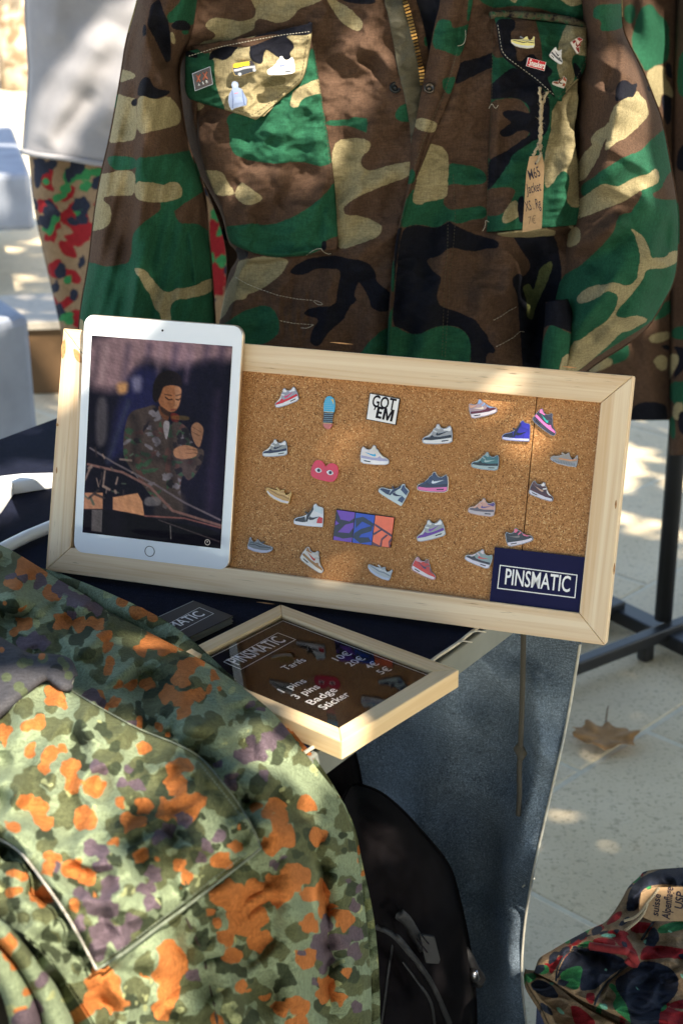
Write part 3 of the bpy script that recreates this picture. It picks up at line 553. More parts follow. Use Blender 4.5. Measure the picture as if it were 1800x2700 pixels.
for a in [
 (756, 1049, 66, 20, -1, 'run', (W_, (205, 30, 40), (150, 152, 168), (205, 60, 110), W_, (224, 222, 228)), 'white and grey running shoe pin with red toe and pink stripe'),
 (727, 1184, 66, 4, -1, 'run', ((205, 210, 214), (36, 38, 66), (140, 142, 142), (40, 40, 60), W_, (215, 218, 220)), 'grey running shoe pin with navy stripe and white sole'),
 (990, 1203, 76, -4, 1, 'run', (W_, (160, 160, 195), (216, 210, 210), (60, 165, 215), (222, 218, 222), (220, 216, 205)), 'white running shoe pin with light blue tick and red heel bars'),
 (1154, 1148, 80, 2, -1, 'run', ((222, 222, 226), (26, 24, 30), (150, 152, 158), (28, 26, 32), (225, 225, 230), (198, 200, 206)), 'silver and black running shoe pin with black stripe'),
 (1274, 1078, 72, 14, 1, 'run', ((218, 210, 220), (84, 22, 38), (150, 130, 140), (205, 190, 180), (198, 150, 130), (120, 150, 195)), 'beige running shoe pin with maroon stripe and blue toe'),
 (1361, 1142, 74, -2, -1, 'high', ((190, 195, 232), (22, 22, 44), (40, 36, 150), (20, 20, 40), (44, 40, 165), (24, 24, 44)), 'royal blue and black high top pin beside the cork seam'),
 (1442, 1114, 74, -38, 1, 'run', ((60, 58, 76), (232, 120, 190), (58, 54, 70), (40, 170, 160), (235, 130, 195), (70, 66, 84)), 'pink and charcoal running shoe pin with teal tick'),
 (1280, 1218, 72, -7, -1, 'run', ((160, 178, 182), (28, 34, 32), (62, 112, 118), (150, 180, 184), (52, 100, 112), (140, 165, 168)), 'teal running shoe pin with black stripe'),
 (1488, 1207, 72, -10, -1, 'rib', ((150, 155, 165), (110, 114, 124), (150, 142, 136), (205, 140, 95), (160, 150, 140), (170, 160, 150)), 'grey low shoe pin with ribbed sole and orange band'),
 (1142, 1274, 82, -3, -1, 'run', ((222, 110, 175), (38, 42, 66), (52, 66, 96), (205, 215, 230), (44, 54, 84), (44, 58, 92)), 'navy running shoe pin with pink sole and thick white rim'),
 (1038, 1298, 74, -30, -1, 'high', ((190, 205, 208), (34, 44, 78), (188, 205, 210), (32, 40, 74), (50, 66, 104), (34, 44, 80)), 'pale grey and navy high top pin tilted steeply'),
 (1430, 1296, 68, -20, 1, 'run', ((206, 204, 222), (76, 34, 40), (66, 34, 38), (190, 150, 130), (90, 56, 54), (224, 220, 224)), 'dark maroon running shoe pin with white laces and sole'),
 (737, 1300, 68, -18, -1, 'slim', ((206, 200, 205), (150, 108, 48), (190, 146, 78), W_, (176, 132, 66), (214, 178, 112)), 'gold streamlined shoe pin with white sole'),
 (816, 1364, 78, -4, -1, 'high', ((224, 222, 230), (30, 28, 34), (218, 218, 224), (30, 26, 40), (190, 204, 214), (34, 32, 38)), 'white high top pin with black toe and red heel'),
 (1271, 1339, 70, -9, -1, 'run', ((178, 170, 178), (96, 90, 104), (196, 150, 140), (104, 84, 140), (84, 64, 130), (205, 165, 150)), 'peach and purple running shoe pin with grey sole'),
 (1135, 1400, 78, 14, -1, 'run', ((200, 202, 204), (100, 50, 150), (146, 150, 154), (120, 66, 168), W_, (205, 208, 210)), 'silver running shoe pin with violet stripe'),
 (690, 1437, 66, -18, 1, 'slim', ((168, 168, 190), (40, 42, 48), (96, 98, 104), K_, (120, 120, 124), (52, 54, 60)), 'charcoal streamlined shoe pin with black waves'),
 (830, 1477, 72, -36, 1, 'run', ((214, 208, 196), (156, 110, 60), (208, 200, 190), (190, 40, 30), (160, 112, 64), (190, 184, 176)), 'off white and tan running shoe pin with red tick'),
 (1003, 1502, 66, -20, -1, 'slim', ((172, 182, 205), (120, 130, 145), (166, 172, 178), W_, (150, 158, 166), (196, 200, 206)), 'silver streamlined shoe pin low on the cork'),
 (1122, 1499, 70, -26, 1, 'run', ((214, 205, 215), (205, 56, 44), (200, 50, 40), (60, 40, 70), (190, 150, 160), (120, 70, 66)), 'bright red running shoe pin with white sole'),
 (1369, 1416, 70, 14, 1, 'run', ((214, 206, 220), (30, 28, 32), (40, 36, 40), (120, 112, 110), (32, 30, 34), (228, 110, 140)), 'black running shoe pin with pink tongue and white sole'),
 (1263, 1471, 70, -22, -1, 'run', ((206, 200, 218), (40, 34, 46), (128, 146, 150), (190, 80, 76), (120, 150, 146), (206, 190, 196)), 'grey running shoe pin with red tick touching the navy card')]:
    o = shoe_pin(*a[:7], a[7], G1, BP, bn, edge=(m_white_print if 'thick white' in a[7] else m_gold if 'gold' in a[7] else None))
    if 'red heel' in a[7] and a[5] == 'high':
        for c in o.children:
            if c.name.startswith('heel'): c.data.materials[0] = en((200, 36, 48))
def flat_thing(name, label, cat, pts, po, pn, h, mat, rim=None, group=None):
    pts = np.asarray(pts, float); o_ = thing(name, label, cat, on_plane(pts[:, 0], pts[:, 1], po, pn).mean(0), group)
    if rim is not None:
        flat_px('metal_edge', pts, po, pn, .0002, h-.0002, rim, o_); c = pts.mean(0); flat_px('enamel_face', c+(pts-c)*.95, po, pn, .0008, h, mat, o_)
    else: flat_px('face', pts, po, pn, .0002, h, mat, o_)
    return o_
g = flat_thing('slogan_card', 'square white card with bold black lettering pinned to the cork', 'card', [(974, 1036), (1054, 1051), (1043, 1121), (964, 1106)], BP, bn, .0022, m_white_print, m_black_print)
lettering_px('GOT', (979, 1071), (1040, 1083), BP+bn*.0022, bn, .0108, m_black_print, g, .02); Q0 = on_plane(np.array([983., 1033]), np.array([1100., 1112]), BP+bn*.0024, bn); xd_ = Q0[1]-Q0[0]; wl_ = np.linalg.norm(xd_); xd_ /= wl_; yd_ = np.cross(bn, xd_)
for nm_, x_, w__, polys in (('letter', .12, .30, [[(0, 0), (1, 0), (1, .2), (.4, .2), (.4, .4), (.9, .4), (.9, .6), (.4, .6), (.4, .8), (1, .8), (1, 1), (0, 1)]]), ('letter', .47, .53, [[(0, 0), (.22, 0), (.22, .6), (.42, 0), (.58, 0), (.78, .6), (.78, 0), (1, 0), (1, 1), (.74, 1), (.5, .36), (.26, 1), (0, 1)]]), ('letter', -.06, .12, [[(.1, .62), (.6, .62), (1, 1), (.4, 1)]])):
    for q_ in polys: meshobj(nm_, [Q0[0]+xd_*wl_*(x_+w__*a_)+yd_*.0112*b_ for a_, b_ in q_], [list(range(len(q_)))], m_black_print, g)
# insole pin
def xy_frame(px, py, rot, po, pn):
    a = math.radians(rot); P = on_plane(np.array([px, px+8*math.cos(a)]), np.array([py, py-8*math.sin(a)]), po, pn); u = P[1]-P[0]; s = np.linalg.norm(u)/8; u /= np.linalg.norm(u); return P[0], u, np.cross(pn, u), s
O_, u_, v_, s_ = xy_frame(868, 1088, -3, BP, bn); ins = thing('sole_pin', 'shoe sole pin, sky blue above and black with pink heel below', 'pin', O_)
SOLE = chaikin([(-13, 20), (-8, 38), (2, 41), (12, 34), (15, 18), (13, 2), (9, -16), (10, -32), (3, -41), (-8, -38), (-13, -28), (-11, -8)], 2)
prism('metal_edge', SOLE*s_, O_, u_, v_, bn, .0002, .002, m_gold, ins); SI = shrink(SOLE, 1.3)
for nm, lo, hi, c in (('ball', 2, 60, (60, 170, 215)), ('arch', -26, 1, (50, 60, 72)), ('heel', -60, -27, (196, 110, 104))):
    q = SI.copy(); q[:, 1] = np.clip(q[:, 1], lo, hi); q = q[np.r_[True, np.hypot(*np.diff(q, axis=0).T) > .3]]; prism(nm, q*s_, O_, u_, v_, bn, .0005, .0023, en(c), ins)
for y in list(np.arange(-24, 38, 5.2)): prism('tread_line', np.array([(-11, y), (12, y+1.5), (12, y+2.1), (-11, y+.6)])*s_, O_, u_, v_, bn, .001, .0025, en((150, 190, 205)), ins)
prism('toe_patch', np.array([(4, 34), (11, 33), (13, 20), (9, 28)])*s_, O_, u_, v_, bn, .001, .0026, en((214, 190, 90)), ins)
# heart pin
O_, u_, v_, s_ = xy_frame(858, 1243, -11, BP, bn); ht = thing('heart_pin', 'red heart shaped pin cut flat below with two white eyes', 'pin', O_)
HT = chaikin([(-34, 8), (-28, 22), (-16, 24), (-8, 20), (0, 9), (8, 20), (18, 23), (29, 19), (34, 5), (32, -10), (24, -22), (-10, -22), (-32, -18), (-35, -6)], 1)
prism('metal_edge', HT*s_, O_, u_, v_, bn, .0002, .002, plain('pale gold', (.8, .55, .4), .3, .1, 100, .8), ht); prism('enamel_face', shrink(HT, 1.8)*s_, O_, u_, v_, bn, .001, .0023, en((214, 48, 78)), ht)
for x, a in ((-17, 0), (14, 0)):
    eye_ = prism('eye', chaikin(np.array([(-10, 0), (-3, 6.5), (5, 5), (10, -1), (4, -6), (-4, -6)])+(x, 0), 1)*s_, O_, u_, v_, bn, .001, .0026, en((225, 225, 235)), ht)
    prism('pupil', np.array([(x+1+4.3*math.cos(q), 4.3*math.sin(q)) for q in np.linspace(0, 6.28, 13)[:-1]])*s_, O_, u_, v_, bn, .001, .0028, en((40, 44, 70)), eye_)
# triple badge
bd = flat_thing('panel_badge', 'long badge of violet, blue and orange panels on the cork', 'badge', [(887, 1343), (1040, 1364), (1029, 1445), (877, 1423)], BP, bn, .0022, en((30, 18, 40)), m_black_print)
ZM['n'] = (640, 1260, .2806); PB = BP+bn*.0021
for nm, c, q in (('violet_panel', (110, 58, 180), [(882, 302), (1052, 325), (1022, 606), (850, 582)]), ('blue_panel', (20, 70, 190), [(1062, 328), (1238, 352), (1206, 632), (1030, 608)]), ('orange_panel', (245, 110, 70), [(1246, 352), (1420, 375), (1382, 654), (1214, 634)])):
    flat_px(nm, Z('n', q), PB, bn, .0002, .0006, en(c), bd)
for q, c in (([(880, 302), (915, 390), (1000, 410), (1046, 380), (1040, 420), (960, 440), (920, 480), (890, 510), (1000, 520), (1035, 470), (1026, 560), (940, 570), (852, 545), (862, 450), (905, 430), (872, 400)], (24, 20, 46)), ([(1060, 380), (1130, 365), (1228, 430), (1222, 460), (1120, 410), (1060, 470)], (14, 34, 64)), ([(1045, 520), (1110, 480), (1215, 450), (1210, 500), (1110, 530), (1090, 560), (1180, 560), (1205, 600), (1100, 615), (1035, 560)], (14, 34, 64)),
             ([(1240, 430), (1400, 535), (1398, 558), (1238, 448)], (70, 36, 60)), ([(1225, 520), (1300, 480), (1310, 490), (1230, 540)], (70, 36, 60)), ([(1350, 530), (1300, 570), (1285, 645), (1302, 648), (1310, 585), (1362, 540)], (90, 36, 50)), ([(1395, 560), (1368, 600), (1372, 650), (1386, 652), (1382, 610), (1400, 580)], (90, 36, 50)), ([(1215, 600), (1290, 640), (1290, 650), (1212, 632)], (90, 36, 50))):
    flat_px('wave_shape', Z('n', q), PB, bn, .0002, .0009, en(c), bd)
# ------------------------------------------------------------------ price sign in small frame, lying on the table
TT = np.array([0, 0, TZ]); sy_ = -.70434; SFZ = .0178
ks = 1.0; sa = np.array([math.cos(sy_), math.sin(sy_), 0]); sb = np.array([math.sin(sy_), -math.cos(sy_), 0]); so_ = np.array([-.0579, 1.32415, TZ]); SW, SD = .1572, .20753
sx_ = -sb; syy = -sa      # text right / text up
fo = so_+sb*SW+sa*SD      # lower left of the sign
pf = thing('price_sign', 'small pine picture frame holding the black price list, flat on the table', 'picture frame', fo+sx_*SW/2+syy*SD/2)
r2 = .0160
for pl, gr in (([(0, 0), (SW, 0), (SW-r2, r2), (r2, r2)], 0), ([(0, SD), (r2, SD-r2), (SW-r2, SD-r2), (SW, SD)], 0), ([(0, .0003), (r2-.0002, r2), (r2-.0002, SD-r2), (0, SD-.0003)], 1), ([(SW, .0003), (SW, SD-.0003), (SW-r2+.0002, SD-r2), (SW-r2+.0002, r2)], 1)):
    prism('frame_rail', pl, fo, sx_, syy, zup, .0006, SFZ, m_pine2, pf, .001, gr)
PZ = .0126
m_sheet = plain('black printed sheet', (.010, .008, .007), .8, .1, 50, spec=.05)
prism('price_sheet', [(r2-.003, r2-.003), (SW-r2+.003, r2-.003), (SW-r2+.003, SD-r2+.003), (r2-.003, SD-r2+.003)], fo, sx_, syy, zup, .003, PZ, m_sheet, pf)
po_ = fo+zup*PZ
for a, b in (((r2+.004, r2+.004), (r2+.004, SD-r2-.004)), ((r2+.004, SD-r2-.004), (SW-r2-.003, SD-r2-.004)), ((SW-r2-.003, SD-r2-.004), (SW-r2-.003, r2+.004))):
    d = np.array(b)-np.array(a); l = np.hypot(*d); d = d/l; s = np.array([-d[1], d[0]])*.0003; q = [np.array(a)-s, np.array(b)-s, np.array(b)+s, np.array(a)+s]
    meshobj('border', [po_+sx_*x+syy*y+zup*.00015 for x, y in q], [[0, 1, 2, 3]], m_white_print, pf)
outline_px('border', Z('U', [(355, 350), (620, 207), (708, 240), (440, 387)]), po_, zup, .0007, m_white_print, pf)
for s, a, b, c in (('PINSMATIC', (426, 366), (664, 246), .0150), ('Tarifs', (664, 392), (763, 344), .0082), ('1 pins', (650, 502), (766, 447), .0085), ('3 pins', (716, 533), (832, 476), .0085), ('Badge', (791, 562), (917, 490), .0085), ('Sticker', (851, 586), (981, 512), .0085), ('10\u20ac', (916, 346), (988, 311), .0082), ('20\u20ac', (981, 373), (1055, 335), .0082), ('4\u20ac', (1075, 385), (1122, 361), .0082), ('5\u20ac', (1131, 412), (1184, 388), .0082)):
    lettering_px(s, Z('U', [a])[0], Z('U', [b])[0], po_, zup, c, m_white_print, pf, .006 if s[0] != 'P' else .012)
m_glass, t, p = newmat('picture glass'); p.inputs['Base Color'].default_value = (1, 1, 1, 1); p.inputs['Roughness'].default_value = 0; p.inputs['Transmission Weight'].default_value = 1; p.inputs['IOR'].default_value = 1.27
prism('glass', [(r2-.002, r2-.002), (SW-r2+.002, r2-.002), (SW-r2+.002, SD-r2+.002), (r2-.002, SD-r2+.002)], fo, sx_, syy, zup, PZ+.0008, PZ+.0026, m_glass, pf)
# stack of business cards
ap, ri, le = [on_z(np.array([x]), np.array([y]), TZ+.009)[0] for x, y in Z('U', [(205, 42), (397, 117), (30, 126)])]
ca = (ri-ap); cl_ = np.linalg.norm(ca); ca /= cl_; cbv = np.cross(ca, zup); cbv = cbv if cbv@(le-ap) > 0 else -cbv; CL = .088
m_blackcard = plain('matt black card', (.022, .019, .021), .45, .1, 60); m_cardedge = plain('pale card edge', (.33, .36, .37), .7, .1)
for k in range(11):
    z0 = TZ+.0006+k*.00078; off = ap*[1, 1, 0]+ca*rng.normal(0, .0006)+cbv*rng.normal(0, .0006); off[2] = 0
    top = k == 10
    cobj = box('business_card', off, ca, cbv, zup, ((0, cl_), (0, CL), (z0, z0+.0006)), m_blackcard if top else m_cardedge)
    tag(cobj, 'black business card with white boxed lettering on top of its stack' if top else 'pale edged card in the stack below the black business card', 'card', 'stacked business cards')
    if top:
        pz = np.array([0, 0, z0+.0006]); 
        outline_px('border', Z('U', [(70, 165), (235, 78), (305, 108), (135, 196)]), pz, zup, .0006, m_white_print, cobj)
        lettering_px('PINSMATIC', Z('U', [(8, 231)])[0], Z('U', [(266, 113)])[0], pz, zup, .0125, m_white_print, cobj, .012)
# white wooden hanger behind the board
hz = TZ+.016
def zt(pts, z=hz): a = np.asarray(pts, float); return on_z(a[:, 0], a[:, 1], z)
hg = thing('coat_hanger', 'white painted wooden coat hanger lying on the denim behind the board', 'hanger', zt([(60, 1290)])[0]*[1, 1, 0]+np.array([0, 0, TZ]))
ou = zt([(-140, 1360), (-40, 1290), (0, 1254), (60, 1247), (142, 1245), (260, 1252), (330, 1270)]); inn = zt([(-110, 1420), (-30, 1355), (2, 1320), (34, 1272), (142, 1255), (250, 1275), (320, 1300)])
V = np.r_[ou, inn, ou-zup*.0155, inn-zup*.0155]; n = len(ou); F = []
for i in range(n-1): F += [[i, i+1, n+i+1, n+i], [n+i, n+i+1, 3*n+i+1, 3*n+i], [i+1, i, 2*n+i, 2*n+i+1], [2*n+i, 3*n+i, 3*n+i+1, 2*n+i+1]]
F += [[0, n, 3*n, 2*n], [n-1, 3*n-1, 4*n-1, 2*n-1]]
bev(meshobj('shoulder_bar', V, F, m_white_paint, hg), .002); tube('trouser_bar', zt([(-20, 1462), (20, 1440), (70, 1415), (130, 1390), (200, 1360)], TZ+.008), .0066, m_white_paint, hg, 12)
q = zt([(-60, 1300)])[0]; tube('hook', [q, q+np.array([-.03, .02, 0]), q+np.array([-.06, .05, 0]), q+np.array([-.09, .04, 0]), q+np.array([-.085, .01, 0])], .0016, m_silver, hg, 6)
# ------------------------------------------------------------------ main woodland jacket
def pl(k, *polys): return [chaikin(Z(k, p)) for p in polys]
YB = 1.865
def body_b(X, Y):
    e = (X-1010)/660; b = .115*np.sqrt(np.clip(1-e*e, .02, 1))
    b = b+.006*wob(X, Y, 75, 1)+.004*wob(X, Y*.5, 32, 3)
    b = b+ridge(X, Y, [(880, 690), (1000, 640), (1080, 580)], 34, .014)+ridge(X, Y, [(880, 570), (960, 500), (1080, 440)], 30, .012)+ridge(X, Y, [(620, 690), (700, 690), (800, 670), (900, 665)], 22, .014, -1)
    b = b+ridge(X, Y, [(640, 740), (620, 800), (590, 860)], 30, .012)+ridge(X, Y, [(1180, 620), (1150, 800), (1120, 950)], 34, .012)+ridge(X, Y, [(1225, 700), (1290, 830), (1320, 960)], 30, .011)+ridge(X, Y, [(980, 80), (1010, 150), (1050, 210)], 22, .010)
    b = b+ridge(X, Y, [(960, 110), (1040, 190)], 18, .007)-ridge(X, Y, [(940, 140), (1010, 190)], 14, .008)+ridge(X, Y, [(1330, 650), (1350, 720), (1320, 800)], 26, .012)-ridge(X, Y, [(1400, 640), (1420, 760), (1400, 960)], 45, .03)
    b = b+.0045*crease(X, Y, 95, 11)+.0025*crease(X, Y*1.3, 42, 14)
    for x in np.arange(740, 850, 22): b = b+ridge(X, Y, [(x, 745), (x-4, 830), (x+3, 900)], 7, .003)
    return b
def on_body(lift=0., edge=0.):
    def f(X, Y, S, T):
        l = lift(X, Y, S, T) if callable(lift) else lift
        return on_y(X, Y, YB-body_b(X, Y)-l)
    return f
jkt = thing('field_jacket', 'woodland camouflage field jacket with enamel pins and paper tag, hanging behind the board', 'jacket', (.06, 1.80, .80))
tanT1 = [(872, 372), (946, 362), (978, 373), (975, 396), (952, 412), (949, 436), (975, 453), (1032, 433), (1092, 424), (1088, 462), (1014, 488), (950, 515), (910, 540), (904, 555), (912, 568), (948, 568), (981, 580), (1007, 595), (1007, 606), (994, 626), (961, 638), (900, 660), (880, 640), (878, 520)]
K1 = [(760, 717), (781, 698), (808, 682), (883, 672), (915, 682), (958, 687), (981, 702), (991, 725), (994, 748), (1027, 766), (1034, 792), (1024, 822), (995, 822), (976, 809), (973, 786), (945, 738), (937, 760), (933, 782), (942, 790), (920, 810), (905, 845), (870, 870), (843, 912), (824, 912), (816, 898), (821, 872), (838, 848), (835, 838), (803, 832), (800, 823), (822, 810), (886, 806), (888, 768), (900, 710), (868, 708), (836, 708), (800, 725), (775, 725)]
body_layers = dict(
 green=pl('A', [(1190, 1185), (1400, 1175), (1568, 1160), (1600, 1165), (1598, 1310), (1568, 1300), (1420, 1235), (1190, 1240)])+pl('C', [(0, 1215), (155, 1210), (150, 1260), (160, 1315), (0, 1290)], [(470, 1190), (500, 1110), (580, 1065), (640, 1070), (660, 1260), (560, 1260), (490, 1240)])
  +pl('B', [(250, 1430), (400, 1330), (500, 1310), (560, 1285), (640, 1300), (710, 1370), (740, 1480), (720, 1570), (620, 1660), (390, 1720), (150, 1700), (170, 1480)])+pl('D', [(430, 1560), (300, 1640), (120, 1820), (100, 1960), (430, 1960)])+rand_blobs(6, 450, 1000, -340, -60, 80, 45),
 tan=pl('A', [(420, -120), (450, 0), (500, 80), (500, 160), (430, 200), (330, 210), (230, 190), (120, 170), (40, 195), (5, 240), (30, 290), (100, 325), (105, 360), (60, 395), (-60, 420), (-60, 560), (370, 335), (470, 300), (490, 270), (490, 215), (530, 180), (620, 200), (720, 230), (820, 205), (880, 150), (920, 85), (1060, 45), (1160, 0), (1160, -120)], [(1180, -60), (1200, 0), (1260, 100), (1340, 220), (1480, 310), (1540, 290), (1560, 240), (1530, 180), (1400, 60), (1290, 10), (1260, -60)])+[chaikin(tanT1)]
  +pl('B', [(310, 930), (330, 850), (430, 830), (600, 800), (820, 830), (815, 880), (740, 1000), (560, 1130), (420, 1180), (400, 1230), (270, 1240), (200, 1390), (120, 1450), (220, 1100), (280, 1000)])+rand_blobs(4, 450, 1000, -340, -80, 70, 40),
 brown=[], black=[chaikin(K1)]+pl('A', [(1270, -60), (1600, -80), (1700, 20), (1600, 45), (1400, 30)])+pl('B', [(300, 700), (440, 740), (420, 820), (340, 850), (310, 800)]))
Lb = [(690, -350), (560, -280), (470, -190), (448, -60), (455, 120), (470, 300), (500, 420), (545, 490), (588, 570), (600, 640), (624, 662), (628, 682), (604, 715), (594, 768), (577, 850), (568, 960), (565, 1050)]
Rb = [(960, -350), (990, -200), (1010, -60), (1017, 0), (1030, 61), (1045, 145), (1058, 212), (1073, 268), (1084, 332), (1100, 400), (1110, 480), (1095, 560), (1075, 660), (1062, 760), (1050, 930), (1045, 1050)]
panel('front_panel', Lb, Rb, on_body(lambda X, Y, S, T: -.05*np.clip((.06-S)/.06, 0, 1)), m_wood_camo, jkt, body_layers)
# right front (wearer's left) with its turned back facing strip
stripL = np.r_[Z('C', [(960, -500), (950, 0), (880, 250), (840, 480), (780, 760), (720, 1080), (680, 1300), (640, 1450), (622, 1800)]), Z('D', [(612, 60), (560, 330), (500, 550), (465, 800), (440, 1000), (410, 1380), (390, 1850), (385, 2200)])]
stripR = np.r_[Z('C', [(1330, -500), (1280, 0), (1240, 220), (1190, 480), (1110, 800), (1000, 1100), (900, 1320), (830, 1520), (715, 1800)]), Z('D', [(680, 60), (600, 320), (545, 560), (505, 800), (480, 1000), (450, 1380), (425, 1850), (420, 2200)])]
right_layers = dict(
 green=pl('D', [(1030, -133), (1150, -103), (1300, -83), (1410, -20), (1420, 95), (1200, 115), (1100, 95), (1010, 110), (1005, 200), (970, 260), (985, 330), (1050, 370), (1200, 345), (1420, 320), (1420, 450), (1250, 470), (1170, 510), (1080, 500), (1040, 470), (980, 510), (900, 555), (760, 520), (650, 520), (530, 570), (560, 330), (620, 160), (780, 130), (1010, 80)], [(380, 1590), (490, 1570), (560, 1620), (640, 1650), (740, 1645), (850, 1590), (950, 1560), (1050, 1565), (1150, 1590), (1220, 1650), (1265, 1760), (1250, 2000), (370, 2000)])
  +pl('Q', [(580, -60), (760, -40), (1160, -60), (1150, 110), (980, 60), (890, 35), (790, 25), (700, 40), (640, 10)])+pl('E', [(260, 1450), (290, 1350), (360, 1380), (370, 1500)])+rand_blobs(4, 1100, 1500, -340, -80, 80, 45),
 tan=pl('C', [(800, 1480), (940, 1500), (1030, 1590), (1020, 1882), (1015, 2040), (900, 2070), (780, 2090), (750, 2120), (640, 2100), (700, 1850)])+pl('Q', [(760, -40), (775, 5), (800, 20), (820, -40)], [(980, -40), (1000, 0), (1060, 35), (1140, 0), (1150, -40)])+pl('E', [(230, 800), (300, 770), (330, 850), (370, 700), (380, 650), (480, 580), (490, 640), (430, 800), (380, 900), (340, 1000), (330, 1080), (270, 1060), (280, 920)]),
 brown=[], black=pl('C', [(1100, 650), (1330, 600), (1440, 560), (1560, 500), (1560, 660), (1330, 760), (1180, 840), (1080, 880)])+pl('D', [(530, 570), (680, 515), (780, 535), (900, 555), (980, 520), (1030, 480), (1100, 530), (1300, 620), (1500, 670), (1555, 710), (1540, 760), (1400, 770), (1300, 800), (1150, 780), (1080, 750), (1000, 780), (940, 840), (790, 880), (830, 940), (870, 1010), (960, 1050), (940, 1120), (905, 1250), (920, 1340), (990, 1380), (1100, 1410), (1230, 1470), (1320, 1510), (1370, 1600), (1420, 1650), (1450, 1730), (1510, 1800), (1500, 1850), (1420, 1840), (1400, 2000), (1250, 2000), (1260, 1750), (1210, 1640), (1120, 1570), (960, 1560), (830, 1600), (740, 1650), (640, 1650), (560, 1600), (440, 1560), (470, 1200)])
  +pl('E', [(130, 340), (500, 330), (560, 600), (560, 760), (560, 900), (620, 900), (700, 1050), (640, 1300), (380, 1560), (240, 1560), (240, 1450), (210, 1050), (200, 880), (140, 740), (220, 680), (240, 730), (300, 660), (300, 600), (230, 500)]))
del right_layers['tan'][3:]; olive_streak = pl('E', [(230, 800), (300, 770), (330, 850), (370, 700), (380, 650), (480, 580), (490, 640), (430, 800), (380, 900), (340, 1000), (330, 1080), (270, 1060), (280, 920)])
m_wood_camo_r = camo('woodland camouflage cloth, second front', WB, [('green', WG), ('tan', WT), ('brown', WB), ('black', WK), ('streak', (.10, .11, .045, 1))])
right_layers['streak'] = olive_streak
panel('front_panel', stripR-[6, 0], [(1350, -350), (1480, -280), (1545, -190), (1565, -60), (1560, 150), (1545, 400), (1540, 620), (1520, 760), (1500, 900), (1490, 1050)], on_body(lambda X, Y, S, T: .006-.05*np.clip((S-.95)/.05, 0, 1)), m_wood_camo_r, jkt, right_layers)
strip_layers = dict(green=pl('C', [(910, 190), (1060, 210), (1060, 300), (1200, 265), (1290, 230), (1150, 590), (1050, 560), (1000, 530), (840, 490)], [(955, 830), (1000, 800), (1110, 785), (1050, 985), (980, 950)], [(640, 1720), (690, 1800), (670, 1900), (580, 1900)], [(1240, -100), (1320, -100), (1250, 220), (1210, 220)])+pl('D', [(380, 1500), (520, 1250), (560, 1270), (470, 1700), (480, 2200), (370, 2200)], [(440, 900), (470, 880), (465, 1100), (520, 1120), (430, 1260)], [(600, 200), (720, 160), (560, 520), (520, 560)]), tan=pl('C', [(690, 1205), (920, 1260), (880, 1385), (670, 1330)]), brown=[], black=pl('D', [(480, 570), (570, 540), (530, 900), (500, 1100), (455, 1100)]))
panel('facing_strip', stripL, stripR, on_body(lambda X, Y, S, T: .010+.010*np.sin(np.pi*S)-.004*np.exp(-((S-.72)/.05)**2)), m_wood_camo, jkt, strip_layers, 4)
# back of the jacket so that it is a whole garment
panel('back_panel', [(560, -280), (460, -150), (455, 300), (545, 490), (600, 640), (600, 760), (570, 1050)], [(1480, -280), (1560, -100), (1555, 300), (1540, 620), (1500, 900), (1490, 1050)], lambda X, Y, S, T: on_y(X, Y, YB+.055*np.sqrt(np.clip(1-(2*S-1)**2, 0, 1))+.03), m_wood_camo, jkt, dict(green=rand_blobs(12, 460, 1540, -250, 1000, 110, 60), tan=rand_blobs(9, 460, 1540, -250, 1000, 90, 50), brown=[], black=rand_blobs(9, 460, 1540, -250, 1000, 100, 35)), 14)
# opening: lining, zip
zl = np.r_[Z('C', [(330, -300), (380, 0), (430, 240), (490, 570), (540, 830), (600, 1050), (640, 1300), (650, 1480)])]; zr = np.r_[Z('C', [(500, -300), (545, 0), (622, 200), (682, 450), (742, 760), (760, 1000), (720, 1250), (680, 1480)])]
ztp = panel('zip_tape', zl-[3, 0], zr, on_body(.004), m_tape, jkt, None, 4)
panel('zip_facing', zr, Z('C', [(640, -300), (690, 0), (755, 200), (800, 420), (830, 600), (800, 900), (740, 1250), (690, 1480)]), on_body(-.002), m_wood_camo, jkt, dict(green=pl('C', [(770, 380), (810, 380), (815, 480), (780, 480)]), tan=[], brown=[], black=[]), 4)
panel('lining', Z('C', [(560, -500), (640, 0), (740, 300), (760, 700), (700, 1200)]), Z('C', [(1100, -500), (1050, 0), (980, 300), (900, 700), (760, 1200)]), on_body(-.02), m_navy_in, jkt, None, 8)
tp = smoothline(Z('C', [(530, -250), (570, 0), (600, 90), (640, 240), (690, 460), (730, 640), (755, 780), (755, 870)]), 34); TP = on_body(.006)(tp[:, 0], tp[:, 1], 0, 0); V = []; F = []
for i, c in enumerate(TP):
    d = TP[min(i+1, 33)]-TP[max(i-1, 0)]; d /= np.linalg.norm(d); s = np.cross(d, [0, -1, 0]); n_ = np.array([0, -1., 0])
    k = len(V); V += [c+s*x*.0030+d*y*.00105+n_*z for z in (0, .0028) for x, y in ((-1, -1), (1, -1), (1, 1), (-1, 1))]
    F += [[k+4, k+5, k+6, k+7]]+[[k+a, k+(a+1) % 4, k+4+(a+1) % 4, k+4+a] for a in range(4)]
z_ = meshobj('zip_teeth', V, F, plain('aged brass', (.42, .25, .09), .35, .2, 300, .9), ztp); z_['kind'] = 'stuff'
m_snap = plain('dark snap metal', (.10, .085, .075), .3, .1, 100, .9); m_snap2 = plain('blackened snap', (.018, .022, .026), .4, .1, 100, .5)
